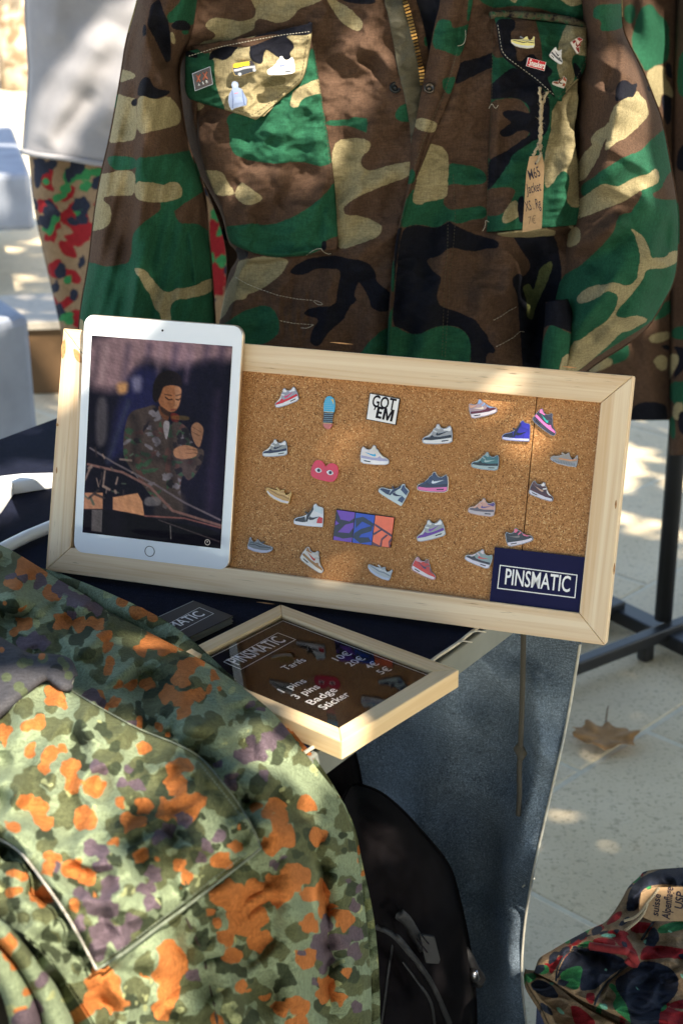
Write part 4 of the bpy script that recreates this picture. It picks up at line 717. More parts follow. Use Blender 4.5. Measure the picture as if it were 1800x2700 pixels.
def disc_at(px, py, r, mat, parent, name, lift, yfun, h=.003, inner=None):
    P = on_y(np.array([px]), np.array([py]), np.array([yfun(px, py)-lift]))[0]; u = RT; v = UP; n_ = np.cross(u, v)
    n_ = -FW; a = np.linspace(0, 2*math.pi, 20, endpoint=False); R_ = [(r, 0), (r, h*.5), (r*.86, h), (r*.62, h), (r*.55, h*.45), (r*.28, h*.45), (r*.26, h*.9), (r*.01, h*.95)]
    V = [P+u*q*math.cos(x)+v*q*math.sin(x)+n_*z for q, z in R_ for x in a]; F = [[i*20+j, i*20+(j+1) % 20, (i+1)*20+(j+1) % 20, (i+1)*20+j] for i in range(len(R_)-1) for j in range(20)]
    return meshobj(name, V, F, mat, parent, True)
yb_ = lambda px, py: float(YB-body_b(np.array([px*1.]), np.array([py*1.]))[0])
disc_at(1042, 231, .0066, m_snap2, jkt, 'snap', .001, yb_); disc_at(1131, 233, .0062, m_snap, jkt, 'snap', .021, yb_)
# chest pockets
pkl = dict(green=pl('A', [(210, 1180), (235, 1250), (245, 1330), (240, 1420), (290, 1520), (400, 1570), (560, 1600), (700, 1615), (850, 1595), (1000, 1600), (1120, 1640), (1200, 1630), (1300, 1560), (1250, 1180), (1160, 920), (1080, 400), (900, 700), (500, 1060), (240, 1120)])+pl('B', [(190, 510), (320, 500), (480, 480), (600, 500), (750, 470), (900, 400), (1050, 310), (1200, 180), (1290, 40), (1340, 620), (1190, 640), (1150, 740), (1000, 800), (780, 840), (600, 830), (400, 740), (200, 680)]),
 tan=pl('A', [(835, 1060), (850, 950), (880, 880), (1090, 780), (1150, 780), (1160, 920), (1120, 920), (980, 960), (930, 1010), (920, 1060)])+pl('B', [(-60, -40), (170, -40), (240, 100), (295, 170), (280, 200), (150, 215), (0, 150)], [(292, 175), (340, 100), (370, 78), (400, 95), (480, 160), (578, 225), (540, 270), (460, 302), (360, 285), (308, 230)])+pl('F', [(1180, 1000), (1280, 1030), (1220, 1090), (1180, 1090)]),
 brown=pl('B', [(1190, 640), (1340, 600), (1340, 780), (1190, 770)]), black=pl('B', [(1150, 660), (1195, 650), (1195, 745), (1150, 745)]))
def pk_lift(S, T, X, Y): 
    e = np.minimum(np.minimum(S, 1-S)/.10, np.minimum((1-T)/.10, 1)); return .003+.016*np.sqrt(np.clip(e, 0, 1))
def pkl_l(X, Y, S, T): return pk_lift(S, T, X, Y)+ridge(X, Y, [(720, 330), (690, 380), (640, 420)], 22, .006)+ridge(X, Y, [(760, 310), (740, 370), (735, 430)], 18, .006)-ridge(X, Y, [(700, 460), (740, 520), (765, 570)], 12, .006)+ridge(X, Y, [(860, 480), (830, 560), (790, 640)], 24, .007)-ridge(X, Y, [(875, 470), (850, 560), (840, 640)], 10, .006)+.0035*wob(X, Y, 38, 4)-ridge(X, Y, [(600, 560), (630, 575), (640, 600)], 14, .007)
pocket_l = panel('chest_pocket', [(505, 120), (512, 200), (520, 290), (521, 380), (536, 440), (562, 500), (590, 565), (600, 636), (628, 652), (650, 664), (720, 678)], [(815, 80), (832, 150), (846, 240), (862, 340), (875, 430), (884, 500), (888, 580), (893, 655), (880, 664), (820, 674), (730, 679)], on_body(pkl_l), m_wood_camo, jkt, pkl, 4)
fl = dict(green=pl('J', [(20, 330), (110, 235), (200, 205), (280, 280), (285, 380), (335, 380), (340, 600), (380, 740), (430, 850), (452, 930), (250, 880), (40, 790), (10, 700)]), olive=pl('J', [(800, 620), (870, 580), (960, 540), (1080, 560), (1060, 640), (900, 660), (830, 665)]),
 black=pl('J', [(280, 380), (290, 310), (430, 150), (520, 125), (625, 112), (610, 190), (560, 280), (480, 370), (420, 390), (340, 360), (300, 385)], [(700, 95), (900, 55), (1320, -20), (1360, 0), (1345, 105), (1300, 130), (1050, 130), (1150, 200), (1155, 270), (1110, 310), (1125, 370), (1100, 390), (1000, 360), (900, 300), (875, 270), (840, 330), (830, 430), (790, 430), (700, 380), (695, 260), (740, 190), (730, 150), (790, 130)], [(30, 285), (110, 300), (160, 330), (165, 370), (60, 350), (30, 340)]))
flL = [(489, 136), (488, 190), (487, 236), (494, 256), (510, 266), (592, 290), (650, 307), (673, 316)]; flR = [(824, 60), (822, 90), (818, 125), (804, 208), (770, 238), (735, 268), (700, 296), (678, 315)]
def flap_l(X, Y, S, T): return .022+.006*np.sqrt(np.clip(np.minimum(np.minimum(S, 1-S)/.05, (1-T)/.05), 0, 1))+.003*wob(X, Y, 45, 5)-.010*np.clip((.12-T)/.12, 0, 1)
flapL = panel('pocket_flap', flL, flR, on_body(lambda X, Y, S, T: flap_l(X, Y, S, T)), m_wood_camo_t, pocket_l, fl, 4, thick=.0035)
def top_seam(p): pass
pkr = dict(brown=pl('K', [(90, 890), (330, 850), (440, 870), (540, 1000), (545, 1240), (300, 1420), (60, 1530)], [(40, 1800), (330, 1770), (390, 1810), (350, 1900), (330, 1960), (240, 2070), (60, 2080)], [(90, 0), (300, 0), (330, 430), (130, 450)]),
 tan=pl('K', [(760, 1000), (800, 920), (900, 800), (1010, 660), (1060, 660), (1040, 1000), (1000, 1180), (1060, 1380), (1070, 1600), (1070, 1980), (980, 1990), (920, 1940), (910, 1880), (940, 1750), (940, 1650), (880, 1605), (820, 1650), (770, 1740), (690, 1810), (670, 1500), (750, 1200)], [(340, 1920), (400, 1910), (460, 2050), (350, 2130), (260, 2160), (240, 2080)]),
 black=pl('K', [(100, 740), (330, 540), (440, 560), (600, 680), (740, 850), (740, 1100), (700, 1230), (600, 1280), (340, 1450), (330, 1520), (130, 1800), (60, 1800), (80, 1510), (300, 1400), (420, 1310), (530, 1240), (530, 1200), (420, 1190), (350, 1240), (270, 1265), (200, 1215), (310, 1130), (350, 1110), (260, 1050), (245, 1010), (290, 980), (400, 985), (470, 1000), (540, 1020), (520, 930), (440, 870), (330, 850), (100, 880)], [(400, 1900), (480, 1850), (470, 2150), (420, 2150)]))
prL = Z('K', [(125, -20), (128, 300), (135, 700), (120, 1100), (105, 1400), (85, 1800), (78, 2100), (78, 2245)]); prR = Z('K', [(1060, 120), (1040, 400), (1022, 700), (1025, 1000), (985, 1170), (1005, 1370), (1028, 1500), (1042, 1800), (1050, 2000), (1068, 2165)])
def pkr_l(X, Y, S, T): return .004+.034*np.sqrt(np.clip(np.minimum(S/.10, 1), 0, 1))*np.clip(T*3, .4, 1)*np.clip(.55+.7*S, 0, 1.1)+.0035*wob(X, Y, 42, 6)+ridge(X, Y, [(1480, 300), (1490, 450), (1470, 560)], 30, .008)
pocket_r = panel('chest_pocket', prL, prR, on_body(pkr_l), m_wood_camo_g, jkt, pkr, 4, thick=.003)
# bellows under the right pocket
panel('pocket_bellows', Z('K', [(80, 2240), (200, 2250), (400, 2225), (700, 2195), (1065, 2165)]), Z('K', [(90, 2260), (300, 2290), (500, 2300), (800, 2280), (1060, 2230)]), on_body(lambda X, Y, S, T: .03*(1-S)*np.clip(T*4, .2, 1)), m_wood_camo, jkt, dict(green=[], tan=pl('K', [(150, 2235), (800, 2180), (780, 2300), (300, 2290)], [(900, 2170), (1070, 2160), (1060, 2240)]), brown=[], black=[]), 4)
flr = dict(brown=pl('K', [(130, -60), (550, -40), (620, 130), (650, 300), (665, 480), (600, 640), (480, 560), (400, 480), (380, 350), (320, 200), (380, 120), (370, 40)]), tan=pl('K', [(890, 140), (940, 20), (1170, 110), (1130, 190), (1180, 430), (1080, 420), (1000, 400), (960, 450), (980, 560), (1000, 640), (940, 780), (900, 760), (830, 620), (810, 500), (830, 280)], [(890, 790), (1030, 640), (1060, 690), (920, 820)]),
 black=pl('K', [(160, 100), (230, 30), (380, 40), (385, 130), (320, 200), (390, 340), (395, 440), (420, 490), (530, 400), (580, 400), (600, 450), (740, 540), (770, 570), (750, 620), (710, 650), (760, 760), (810, 880), (600, 730), (260, 480), (190, 380)], [(970, 480), (1020, 500), (1075, 600), (1040, 670), (1000, 640)]))
frL = Z('K', [(128, -8), (180, 60), (200, 220), (220, 380), (280, 460), (430, 575), (600, 700), (740, 810), (822, 888)]); frR = Z('K', [(1132, 130), (1112, 190), (1138, 400), (1130, 500), (1080, 600), (1030, 680), (960, 752), (890, 825), (828, 888)])
def flapr_l(X, Y, S, T): return .036+.010*S+.007*np.sqrt(np.clip(np.minimum(np.minimum(S, 1-S)/.05, (1-T)/.05), 0, 1))+.002*wob(X, Y, 40, 7)-.018*np.clip((.14-T)/.14, 0, 1)
panel('pocket_flap', frL, frR, on_body(flapr_l), m_wood_camo_g, pocket_r, flr, 4, thick=.0035)
tr_ = smoothline(Z('K', [(128, 0), (300, -12), (560, 8), (760, 25), (930, 50), (1060, 90), (1128, 130)]), 40); tube('flap_welt', on_y(tr_[:, 0], tr_[:, 1], YB-body_b(tr_[:, 0], tr_[:, 1])-.026), .0042, m_wood_camo_g, pocket_r, 8)
# sleeves
sl_layers = dict(
 green=pl('F', [(310, 1555), (350, 1530), (600, 1545), (600, 1665), (400, 1680), (350, 1640), (320, 1610)], [(890, 150), (960, 90), (1020, 20), (1060, -60), (1260, -60), (1200, 200), (1130, 260), (1060, 200), (980, 220), (920, 230)], [(1040, 300), (1120, 290), (1110, 340), (1050, 340)])+pl('G', [(588, -97), (700, -92), (900, -122), (1160, -172), (1300, -150), (1290, 220), (1180, 290), (1080, 350), (990, 420), (960, 440), (940, 350), (588, 340)], [(830, 340), (940, 335), (970, 450), (1000, 530), (1050, 560), (1200, 555), (1290, 620), (1400, 700), (1420, 1000), (1420, 2000), (-30, 2000), (60, 1150), (60, 930), (200, 950), (290, 985), (400, 970), (545, 940), (555, 680), (600, 610), (700, 520), (820, 440), (840, 400)])+rand_blobs(2, 400, 520, -260, -80, 50, 50),
 tan=pl('F', [(400, 915), (480, 945), (560, 965), (602, 970), (602, 1370), (480, 1395), (280, 1410)], [(603, 965), (660, 940), (720, 960), (800, 980), (880, 950), (930, 955), (985, 1020), (1035, 1090), (1030, 1220), (900, 1260), (760, 1290), (603, 1330)], [(440, 680), (530, 700), (603, 745), (560, 775), (420, 820)], [(925, 320), (960, 310), (985, 400), (975, 440), (940, 420)])
  +pl('G', [(200, 72), (350, 60), (400, 35), (588, 35), (586, 285), (450, 280), (350, 285), (270, 300), (275, 335), (335, 380), (350, 450), (345, 560), (250, 620), (120, 635), (130, 450), (180, 200)], [(586, 140), (700, 150), (800, 160), (865, 185), (930, 145), (1010, 155), (1050, 220), (1045, 290), (990, 325), (840, 350), (700, 345), (586, 315)], [(560, 995), (630, 995), (690, 1020), (740, 1090), (860, 1230), (930, 1235), (1000, 1190), (1070, 1195), (1180, 1170), (1260, 1120), (1360, 1090), (1350, 1220), (1270, 1260), (1180, 1280), (1080, 1300), (1000, 1300), (920, 1365), (950, 1600), (840, 1600), (840, 1450), (780, 1400), (740, 1270), (680, 1190), (640, 1110)], [(20, 1500), (80, 1500), (80, 1650), (0, 1650)]),
 brown=[], black=pl('F', [(603, 950), (620, 840), (640, 790), (680, 755), (730, 765), (740, 810), (790, 870), (860, 885), (930, 890), (925, 920), (870, 945), (790, 975), (720, 965), (670, 940)], [(540, 1010), (580, 970), (603, 965), (603, 1045), (565, 1045)], [(740, 40), (830, -20), (860, 100), (920, 230), (940, 480), (935, 600), (890, 620), (840, 520), (790, 400), (720, 280), (700, 240), (720, 150)], [(930, 240), (1000, 200), (1080, 200), (1140, 260), (1120, 300), (1040, 300), (960, 290)], [(660, 250), (695, 235), (695, 330), (655, 370)]))
def sleeve_where(Y0, R_, folds, back=False):
    def f(X, Y, S, T):
        c = np.clip(1-(2*S-1)**2, 0, 1)**.72; b = R_(T)*c*(-.7 if back else 1)
        if not back: b = b+folds(X, Y, S, T)*np.clip(c*2.2, 0, 1)
        return on_y(X, Y, Y0-b)
    return f
slL = [(430, -290), (392, -150), (366, 0), (335, 100), (322, 190), (310, 260), (290, 370), (265, 470), (250, 560), (235, 700), (215, 800), (208, 880), (205, 960), (204, 1010)]; slR = [(560, -270), (540, -150), (518, 20), (505, 100), (478, 150), (470, 200), (480, 300), (496, 390), (522, 450), (542, 520), (549, 600), (557, 700), (567, 850), (571, 960), (572, 1010)]
def fold_l(X, Y, S, T):
    return ridge(X, Y, [(375, -100), (366, 150), (362, 400), (356, 600), (345, 760), (330, 960)], 60, .030, -1)-ridge(X, Y, [(340, 60), (335, 400), (325, 700), (300, 960)], 26, .008)+ridge(X, Y, [(385, 70), (392, 120), (430, 210), (437, 235)], 17, .014)-ridge(X, Y, [(415, 40), (425, 120), (445, 180)], 26, .020)+ridge(X, Y, [(495, 600), (505, 680), (512, 760)], 16, .008, -1)+.005*wob(X, Y*.4, 30, 8)+.005*wob(X, Y*.25, 70, 12)+.006*crease(X, Y*.5, 62, 13)+ridge(X, Y, [(470, 480), (480, 640), (470, 800)], 22, .008)-ridge(X, Y, [(400, 420), (410, 640), (395, 860)], 20, .007)+ridge(X, Y, [(300, 300), (275, 500), (262, 700)], 18, .006)+ridge(X, Y, [(430, 300), (440, 600), (420, 900)], 34, .006)+ridge(X, Y, [(225, 760), (222, 960)], 12, .005)
sl_o = panel('sleeve', slL, slR, sleeve_where(1.785, lambda T: .048+.022*T, fold_l), m_wood_camo, jkt, sl_layers, 4)
panel('sleeve_back', slL, slR, sleeve_where(1.787, lambda T: .05+.02*T, fold_l, True), m_wood_camo, jkt, dict(green=rand_blobs(5, 220, 560, -200, 1000, 70, 60), tan=rand_blobs(4, 220, 560, -200, 1000, 60, 40), brown=[], black=rand_blobs(3, 220, 560, -200, 1000, 60, 30)), 14)
sr_layers = dict(
 green=pl('H', [(640, 40), (700, 40), (690, 300), (560, 345), (420, 345), (440, 220), (330, 200), (360, 60), (520, 45)], [(420, 1900), (560, 1820), (700, 1730), (880, 1670), (980, 1550), (1130, 1430), (1200, 1400), (1300, 1680), (1260, 1860), (1200, 1900), (1140, 1990), (1100, 2100), (990, 2140), (1040, 2210), (1400, 2210), (1420, 2500), (700, 2500), (760, 2352), (860, 2210), (900, 2090), (620, 2090), (480, 2040), (400, 2070), (230, 2200), (200, 2050), (360, 1960)])
  +pl('I', [(660, 0), (1400, -60), (1400, 430), (1400, 700), (1200, 950), (1100, 1080), (970, 1230), (760, 1360), (450, 1560), (330, 1630), (20, 1900), (-60, 1900), (-100, 1000), (0, 700), (180, 610), (330, 480), (480, 330), (590, 190), (600, 100)]),
 tan=pl('H', [(550, 1200), (700, 1080), (800, 1060), (835, 995), (880, 1070), (930, 1110), (965, 1240), (940, 1310), (830, 1420), (700, 1540), (600, 1570), (470, 1700), (500, 1500)], [(310, 1560), (370, 1450), (480, 1400), (530, 1320), (505, 1500), (430, 1650), (400, 1760), (230, 2030), (120, 1950), (240, 1690), (350, 1600)], [(100, 2250), (230, 2190), (400, 2060), (480, 2030), (620, 2075), (750, 1990), (880, 1940), (960, 1930), (1030, 1860), (1075, 1900), (1080, 2000), (1030, 2050), (880, 2100), (700, 2230), (560, 2280), (380, 2352), (200, 2420), (60, 2420)])
  +pl('I', [(750, 185), (800, 190), (900, 260), (970, 400), (985, 510), (1070, 500), (1150, 500), (1200, 430), (1320, 420), (1290, 540), (1190, 600), (1100, 625), (1020, 620), (930, 640), (900, 740), (750, 940), (610, 1080), (600, 1160), (700, 1170), (800, 1140), (900, 1155), (960, 1195), (860, 1250), (760, 1310), (650, 1330), (560, 1430), (330, 1640), (-20, 1900), (110, 1430), (200, 1420), (350, 1300), (480, 1220), (580, 1100), (620, 980), (620, 920), (570, 880), (480, 870), (400, 950), (200, 1020), (150, 960), (250, 850), (380, 800), (460, 810), (560, 770), (650, 790), (710, 820), (780, 790), (840, 720), (840, 660), (870, 500), (840, 360), (800, 230)], [(60, 180), (200, 150), (210, 330), (80, 400), (20, 330)]),
 brown=[], black=pl('H', [(580, 1120), (610, 920), (700, 875), (780, 940), (830, 910), (835, 960), (790, 1080), (740, 1070), (640, 1120)], [(940, 980), (960, 930), (985, 990), (970, 1025)]))
srL = [(1470, -270), (1500, -150), (1530, 0), (1535, 90), (1522, 180), (1508, 300), (1500, 420), (1500, 520), (1495, 600), (1480, 680), (1462, 760), (1452, 860), (1450, 960), (1440, 1020)]; srR = [(1600, -290), (1625, -150), (1637, 0), (1638, 70), (1652, 110), (1690, 180), (1722, 260), (1745, 320), (1768, 450), (1788, 560), (1786, 660), (1778, 740), (1745, 800), (1702, 872), (1640, 915), (1590, 945), (1540, 980), (1500, 1030)]
def fold_r(X, Y, S, T):
    return ridge(X, Y, [(1638, 60), (1632, 140), (1615, 270), (1600, 370), (1560, 470), (1530, 500)], 60, .030, -1)+ridge(X, Y, [(1470, 660), (1510, 650), (1560, 630), (1625, 590), (1660, 575)], 26, .024)-ridge(X, Y, [(1540, 720), (1600, 660), (1660, 600)], 24, .016)+ridge(X, Y, [(1640, 700), (1600, 760), (1560, 820), (1510, 880)], 20, .014)-ridge(X, Y, [(1650, 790), (1600, 850), (1540, 910)], 20, .010)+ridge(X, Y, [(1705, 560), (1720, 660), (1690, 760), (1640, 850), (1560, 930)], 34, .014)-ridge(X, Y, [(1765, 560), (1750, 650), (1730, 690)], 14, .014)+.005*wob(X, Y, 42, 9)+.008*crease(X, Y, 66, 15)+ridge(X, Y, [(1655, 130), (1690, 250), (1710, 330)], 22, .010)+ridge(X, Y, [(1590, 480), (1640, 440), (1720, 400)], 26, .010)
panel('sleeve', srL, srR, sleeve_where(1.80, lambda T: .05+.055*np.sin(np.pi*np.clip(T, 0, 1)**1.2), fold_r), m_wood_camo, jkt, sr_layers, 4)
panel('sleeve_back', srL, srR, sleeve_where(1.802, lambda T: .06+0*T, fold_r, True), m_wood_camo, jkt, dict(green=rand_blobs(5, 1460, 1780, -200, 1000, 70, 60), tan=rand_blobs(4, 1460, 1780, -200, 1000, 60, 40), brown=[], black=rand_blobs(3, 1460, 1780, -200, 1000, 60, 30)), 14)
cuff = dict(green=pl('E', [(430, 1180), (470, 1110), (560, 1150), (700, 1220), (660, 1340), (560, 1390), (520, 1600), (300, 1600)]), tan=pl('E', [(560, 1390), (640, 1340), (640, 1600), (530, 1600)]), brown=[], black=pl('E', [(420, 900), (680, 880), (700, 1200), (560, 1150), (470, 1110), (400, 1160)]))
panel('cuff', Z('E', [(430, 930), (420, 1100), (400, 1300), (380, 1500), (370, 1600)]), Z('E', [(615, 902), (645, 980), (660, 1080), (645, 1220), (622, 1400), (600, 1520), (590, 1600)]), lambda X, Y, S, T: on_y(X, Y, 1.735-.02*np.sqrt(np.clip(1-(2*S-1)**2, 0, 1))), m_wood_camo, jkt, cuff, 4, thick=.003)
# stitching
def stitch(pts, where, dash=9, gap=5, r=.00035, mat=m_thread_w, parent=jkt, name='stitching'):
    p = np.asarray(pts, float); d = np.r_[0, np.cumsum(np.hypot(*np.diff(p, axis=0).T))]; V = []; F = []; s = 0
    while s < d[-1]-dash:
        e = []
        for q in (s, s+dash): e.append(where(np.array([np.interp(q, d, p[:, 0])]), np.array([np.interp(q, d, p[:, 1])]))[0])
        t_ = e[1]-e[0]; t_ = t_/np.linalg.norm(t_); a = np.cross(t_, FW); a = a/np.linalg.norm(a)*r; b = -FW*r*1.6; k = len(V)
        for c in e: V += [c-a, c+b, c+a]
        F += [[k, k+1, k+4, k+3], [k+1, k+2, k+5, k+4]]; s += dash+gap
    o = meshobj(name, V, F, mat, parent); o['kind'] = 'stuff'; return o
bw = lambda l: (lambda X, Y: on_y(X, Y, YB-body_b(X, Y)-l))
def inset(l, r, f=.045):
    return None
stitch(Z('J', [(70, 345), (160, 318), (330, 265), (460, 235), (580, 212), (730, 182), (900, 150), (1040, 125), (1330, 90)]), bw(.030), 5, 3)
stitch(Z('J', [(1300, 140), (1235, 560), (1000, 760), (740, 950), (450, 875)]), bw(.0295), 5, 4, mat=m_thread_d)
stitch(Z('K', [(200, 100), (245, 370), (300, 440), (600, 660), (800, 840)]), bw(.052), 5, 4, mat=m_thread_w, r=.0003); stitch(Z('K', [(820, 850), (1000, 670), (1110, 480), (1100, 220)]), bw(.058), 5, 4, mat=m_thread_d)
for q in ([(1075, 0), (1085, 200), (1095, 460), (1080, 700), (1040, 1000), (1030, 1300), (1010, 1568), (990, 1900)], [(1020, 480), (1015, 800), (985, 1100), (975, 1400), (960, 1900)]): stitch(Z('D', q), bw(.008), 5, 4, .0003, m_thread_d if q[0][1] == 0 and False else m_thread_d)
stitch(Z('B', [(300, 1010), (420, 1080), (560, 1135), (720, 1190), (900, 1225), (1070, 1240)]), bw(.006), 7, 2, .00028); stitch(Z('B', [(740, 1440), (870, 1465), (1070, 1480)]), bw(.006), 7, 2, .00028)
stitch(Z('E', [(0, 1080), (60, 1050), (130, 1000), (200, 965)]), bw(.010), 7, 2, .00026); stitch(Z('E', [(20, 1300), (80, 1270), (170, 1220), (220, 1170), (275, 1180)]), bw(.010), 7, 2, .00026)
stitch(Z('A', [(1075, 430), (1100, 700), (1150, 1000), (1205, 1400), (1240, 1700), (1255, 1800)]), bw(.0125), 5, 4, .0004, m_thread_d); stitch(Z('K', [(140, 120), (145, 700), (130, 1100), (112, 1400), (95, 1800), (90, 2200)]), bw(.030), 5, 4, .00025, m_thread_d); stitch(Z('K', [(1035, 1480), (1040, 1800), (1045, 2100)]), bw(.050), 5, 4, .0004, m_thread_d)
stitch(Z('C', [(1110, 560), (1050, 760), (960, 1020), (860, 1230), (760, 1480), (680, 1700)]), bw(.0215), 5, 4, .0004, m_thread_d)
for q, l in ((Z('B', [(1000, 795), (1060, 750), (1110, 730), (1150, 730)]), .02), (Z('B', [(1145, 735), (1170, 765), (1210, 785), (1240, 780)]), .02), (Z('B', [(1065, 1240), (1100, 1280), (1150, 1285), (1165, 1275), (1120, 1250), (1075, 1240)]), .006), (Z('B', [(945, 1510), (1010, 1515), (1070, 1480)]), .006), (Z('C', [(1200, 310), (1205, 380), (1185, 460), (1120, 475)]), .026), (Z('K', [(110, 965), (140, 905), (165, 955), (185, 965), (205, 930)]), .03), (Z('K', [(45, 2230), (75, 2180), (75, 2110), (110, 2140)]), .03)):
    sp_ = smoothline(q, 16); tube('loose_thread', on_y(sp_[:, 0], sp_[:, 1], YB-body_b(sp_[:, 0], sp_[:, 1])-l), .0003, m_thread_w, jkt, 4)
# hanger + rail that carry the jacket (above the picture)
hk = thing('clothes_rail', 'black steel clothes rail carrying the field jacket above the table', 'clothes rail', (0, 1.86, 0))
RZ = 1.78
tube('top_bar', [(-1.15, 1.86, RZ), (1.15, 1.86, RZ)], .014, m_black_metal, hk, 12)
for x in (-1.15, 1.15):
    tube('post', [(x, 1.86, 0), (x, 1.86, RZ)], .014, m_black_metal, hk, 10); tube('foot', [(x, 1.60, .015), (x, 2.12, .015)], .015, m_black_metal, hk, 8)
hh = thing('jacket_hanger', 'wooden hanger inside the field jacket shoulders', 'hanger', (.05, 1.86, 1.42)); sh = on_y(np.array([560., 800, 1010, 1230, 1480]), np.array([-255., -340, -370, -340, -255]), np.full(5, YB+.01)); tube('shoulder_bar', sh, .009, m_pine2, hh, 8)
top = sh[2]; tube('hook', [top, top+zup*.05, (top[0], 1.86, RZ-.03), (top[0]+.016, 1.86, RZ), (top[0], 1.86, RZ+.0165), (top[0]-.016, 1.86, RZ+.004)], .0018, m_silver, hh, 6)
# ------------------------------------------------------------------ pins on the jacket
JN = np.array([-.10, -.98, .12]); JN /= np.linalg.norm(JN)
def jp(px, py, l=.031): return on_y(np.array([px]), np.array([py]), np.array([yb_(px, py)-l]))[0]
G2 = 'enamel pins on the jacket pocket flaps'
shoe_pin(741, 176, 73, 4, -1, 'run', ((206, 208, 214), (186, 190, 198), (200, 202, 208), (120, 130, 185), (190, 205, 200), (196, 198, 206)), 'plain white sneaker pin on the tan pocket flap', G2, jp(741, 176, .034), JN, m_white_print)
sqp = Z('J', [(105, 525), (292, 450), (320, 635), (135, 706)]); pq = jp(533, 206, .034); o = flat_thing('initials_pin', 'square brown pin with crossed orange laces and three letters', 'pin', sqp, pq, JN, .0025, en((62, 40, 34)), m_silver)
for a_, b_ in (((150, 540), (190, 610)), ((190, 530), (155, 610)), ((215, 515), (265, 580)), ((258, 505), (220, 590))):
    A_ = on_plane(*[np.array([v]) for v in Z('J', [a_])[0]], pq+JN*.0026, JN)[0]; B_ = on_plane(*[np.array([v]) for v in Z('J', [b_])[0]], pq+JN*.0026, JN)[0]; tube('lace', [A_, B_], .0009, en((196, 112, 90)), o, 6)
for ch, a_, b_ in (('A', (170, 655), (190, 648)), ('I', (218, 636), (226, 633)), ('R', (252, 622), (272, 616))): lettering_px(ch, Z('J', [a_])[0], Z('J', [b_])[0], pq+JN*.0026, JN, .0026, m_white_print, o, .02)
vq = jp(648, 179, .034); vp = Z('J', [(520, 430), (545, 412), (740, 384), (775, 400), (792, 440), (797, 480), (770, 500), (620, 545), (545, 548), (522, 500)]); o = flat_thing('van_pin', 'yellow and grey camper van pin with round wheels', 'pin', vp, vq, JN, .0024, en((44, 46, 54)), m_gold)
flat_px('yellow_side', Z('J', [(530, 432), (550, 420), (695, 398), (698, 440), (640, 445), (580, 462), (532, 465)]), vq, JN, .001, .0027, en((206, 184, 40)), o); flat_px('grey_wave', Z('J', [(535, 480), (580, 474), (650, 452), (775, 440), (785, 470), (700, 470), (640, 480), (580, 500), (536, 505)]), vq, JN, .001, .0027, en((150, 150, 160)), o); flat_px('window', Z('J', [(704, 400), (738, 394), (762, 420), (706, 432)]), vq, JN, .001, .0028, en((44, 34, 34)), o)
for c in ((597, 532), (748, 488)):
    cc = Z('J', [c])[0]; wl = flat_px('wheel', [cc+5.4*np.array([math.cos(a), math.sin(a)]) for a in np.linspace(0, 6.28, 15)[:-1]], vq, JN, .0008, .0030, m_silver, o); flat_px('hub', [cc+2.6*np.array([math.cos(a), math.sin(a)]) for a in np.linspace(0, 6.28, 11)[:-1]], vq, JN, .0008, .0033, m_white_print, wl)
hq = jp(628, 250, .034); hp = Z('J', [(510, 640), (520, 610), (545, 600), (575, 615), (584, 640), (578, 665), (620, 685), (645, 740), (675, 790), (668, 855), (600, 870), (545, 885), (515, 905), (490, 870), (476, 810), (485, 740), (515, 690), (520, 670)]); o = flat_thing('hoodie_pin', 'pale blue hooded sweatshirt pin low on the tan pocket flap', 'pin', hp, hq, JN, .0024, en((138, 156, 196)), m_silver)
for s, a_, b_ in (('', 0, 0),): pass
flat_px('pouch', Z('J', [(530, 840), (548, 770), (612, 765), (636, 820)]), hq, JN, .001, .0028, en((150, 168, 208)), o); flat_px('chest_print', Z('J', [(540, 728), (580, 720), (581, 727), (541, 735)]), hq, JN, .001, .0027, en((200, 130, 140)), o); flat_px('hood_opening', Z('J', [(528, 640), (545, 615), (568, 640), (548, 676)]), hq, JN, .001, .0027, en((168, 184, 218)), o)
for q in ([(515, 700), (522, 800), (520, 880), (526, 880), (528, 800), (521, 700)], [(625, 700), (640, 800), (650, 850), (644, 851), (634, 800), (619, 700)]): flat_px('seam', Z('J', q), hq, JN, .001, .0028, en((84, 104, 150)), o)
JR = np.array([.06, -.99, .12]); JR /= np.linalg.norm(JR)
shoe_pin(1376, 108, 63, 1, -1, 'slim', ((205, 210, 218), (60, 62, 74), (226, 218, 140), W_, (228, 222, 150), (120, 128, 145)), 'pale yellow streamlined shoe pin on the right pocket flap', G2, jp(1376, 108, .058), JR)
bq = jp(1412, 168, .060); bp_ = Z('K', [(515, 437), (700, 485), (682, 577), (495, 525)]); o = flat_thing('word_pin', 'red rectangular pin with white word Sneakers', 'pin', bp_, bq, JR, .0028, en((200, 26, 44)), m_white_print)
lettering_px('Sneakers', Z('K', [(517, 517)])[0], Z('K', [(683, 557)])[0], bq+JR*.0028, JR, .0062, m_white_print, o, .02, .1)
shoe_pin(1468, 148, 52, -38, 1, 'run', ((216, 216, 222), (90, 92, 100), (205, 205, 210), (70, 70, 80), W_, (196, 198, 204)), 'small white and grey shoe pin tilted toe down on the right flap', G2, jp(1468, 148, .062), JR, asp=.8)
shoe_pin(1520, 121, 46, -62, 1, 'high', ((212, 205, 205), (140, 30, 34), (206, 196, 190), (120, 26, 30), (150, 34, 36), (140, 30, 34)), 'white and dark red high top pin at the flap edge', G2, jp(1520, 121, .062), JR, asp=.8)
shoe_pin(1472, 217, 40, -18, -1, 'high', ((190, 178, 172), (120, 62, 40), (196, 188, 178), (60, 40, 34), (150, 74, 48), (110, 58, 40)), 'brown and white high top pin near the flap point', G2, jp(1472, 217, .060), JR, asp=.85)
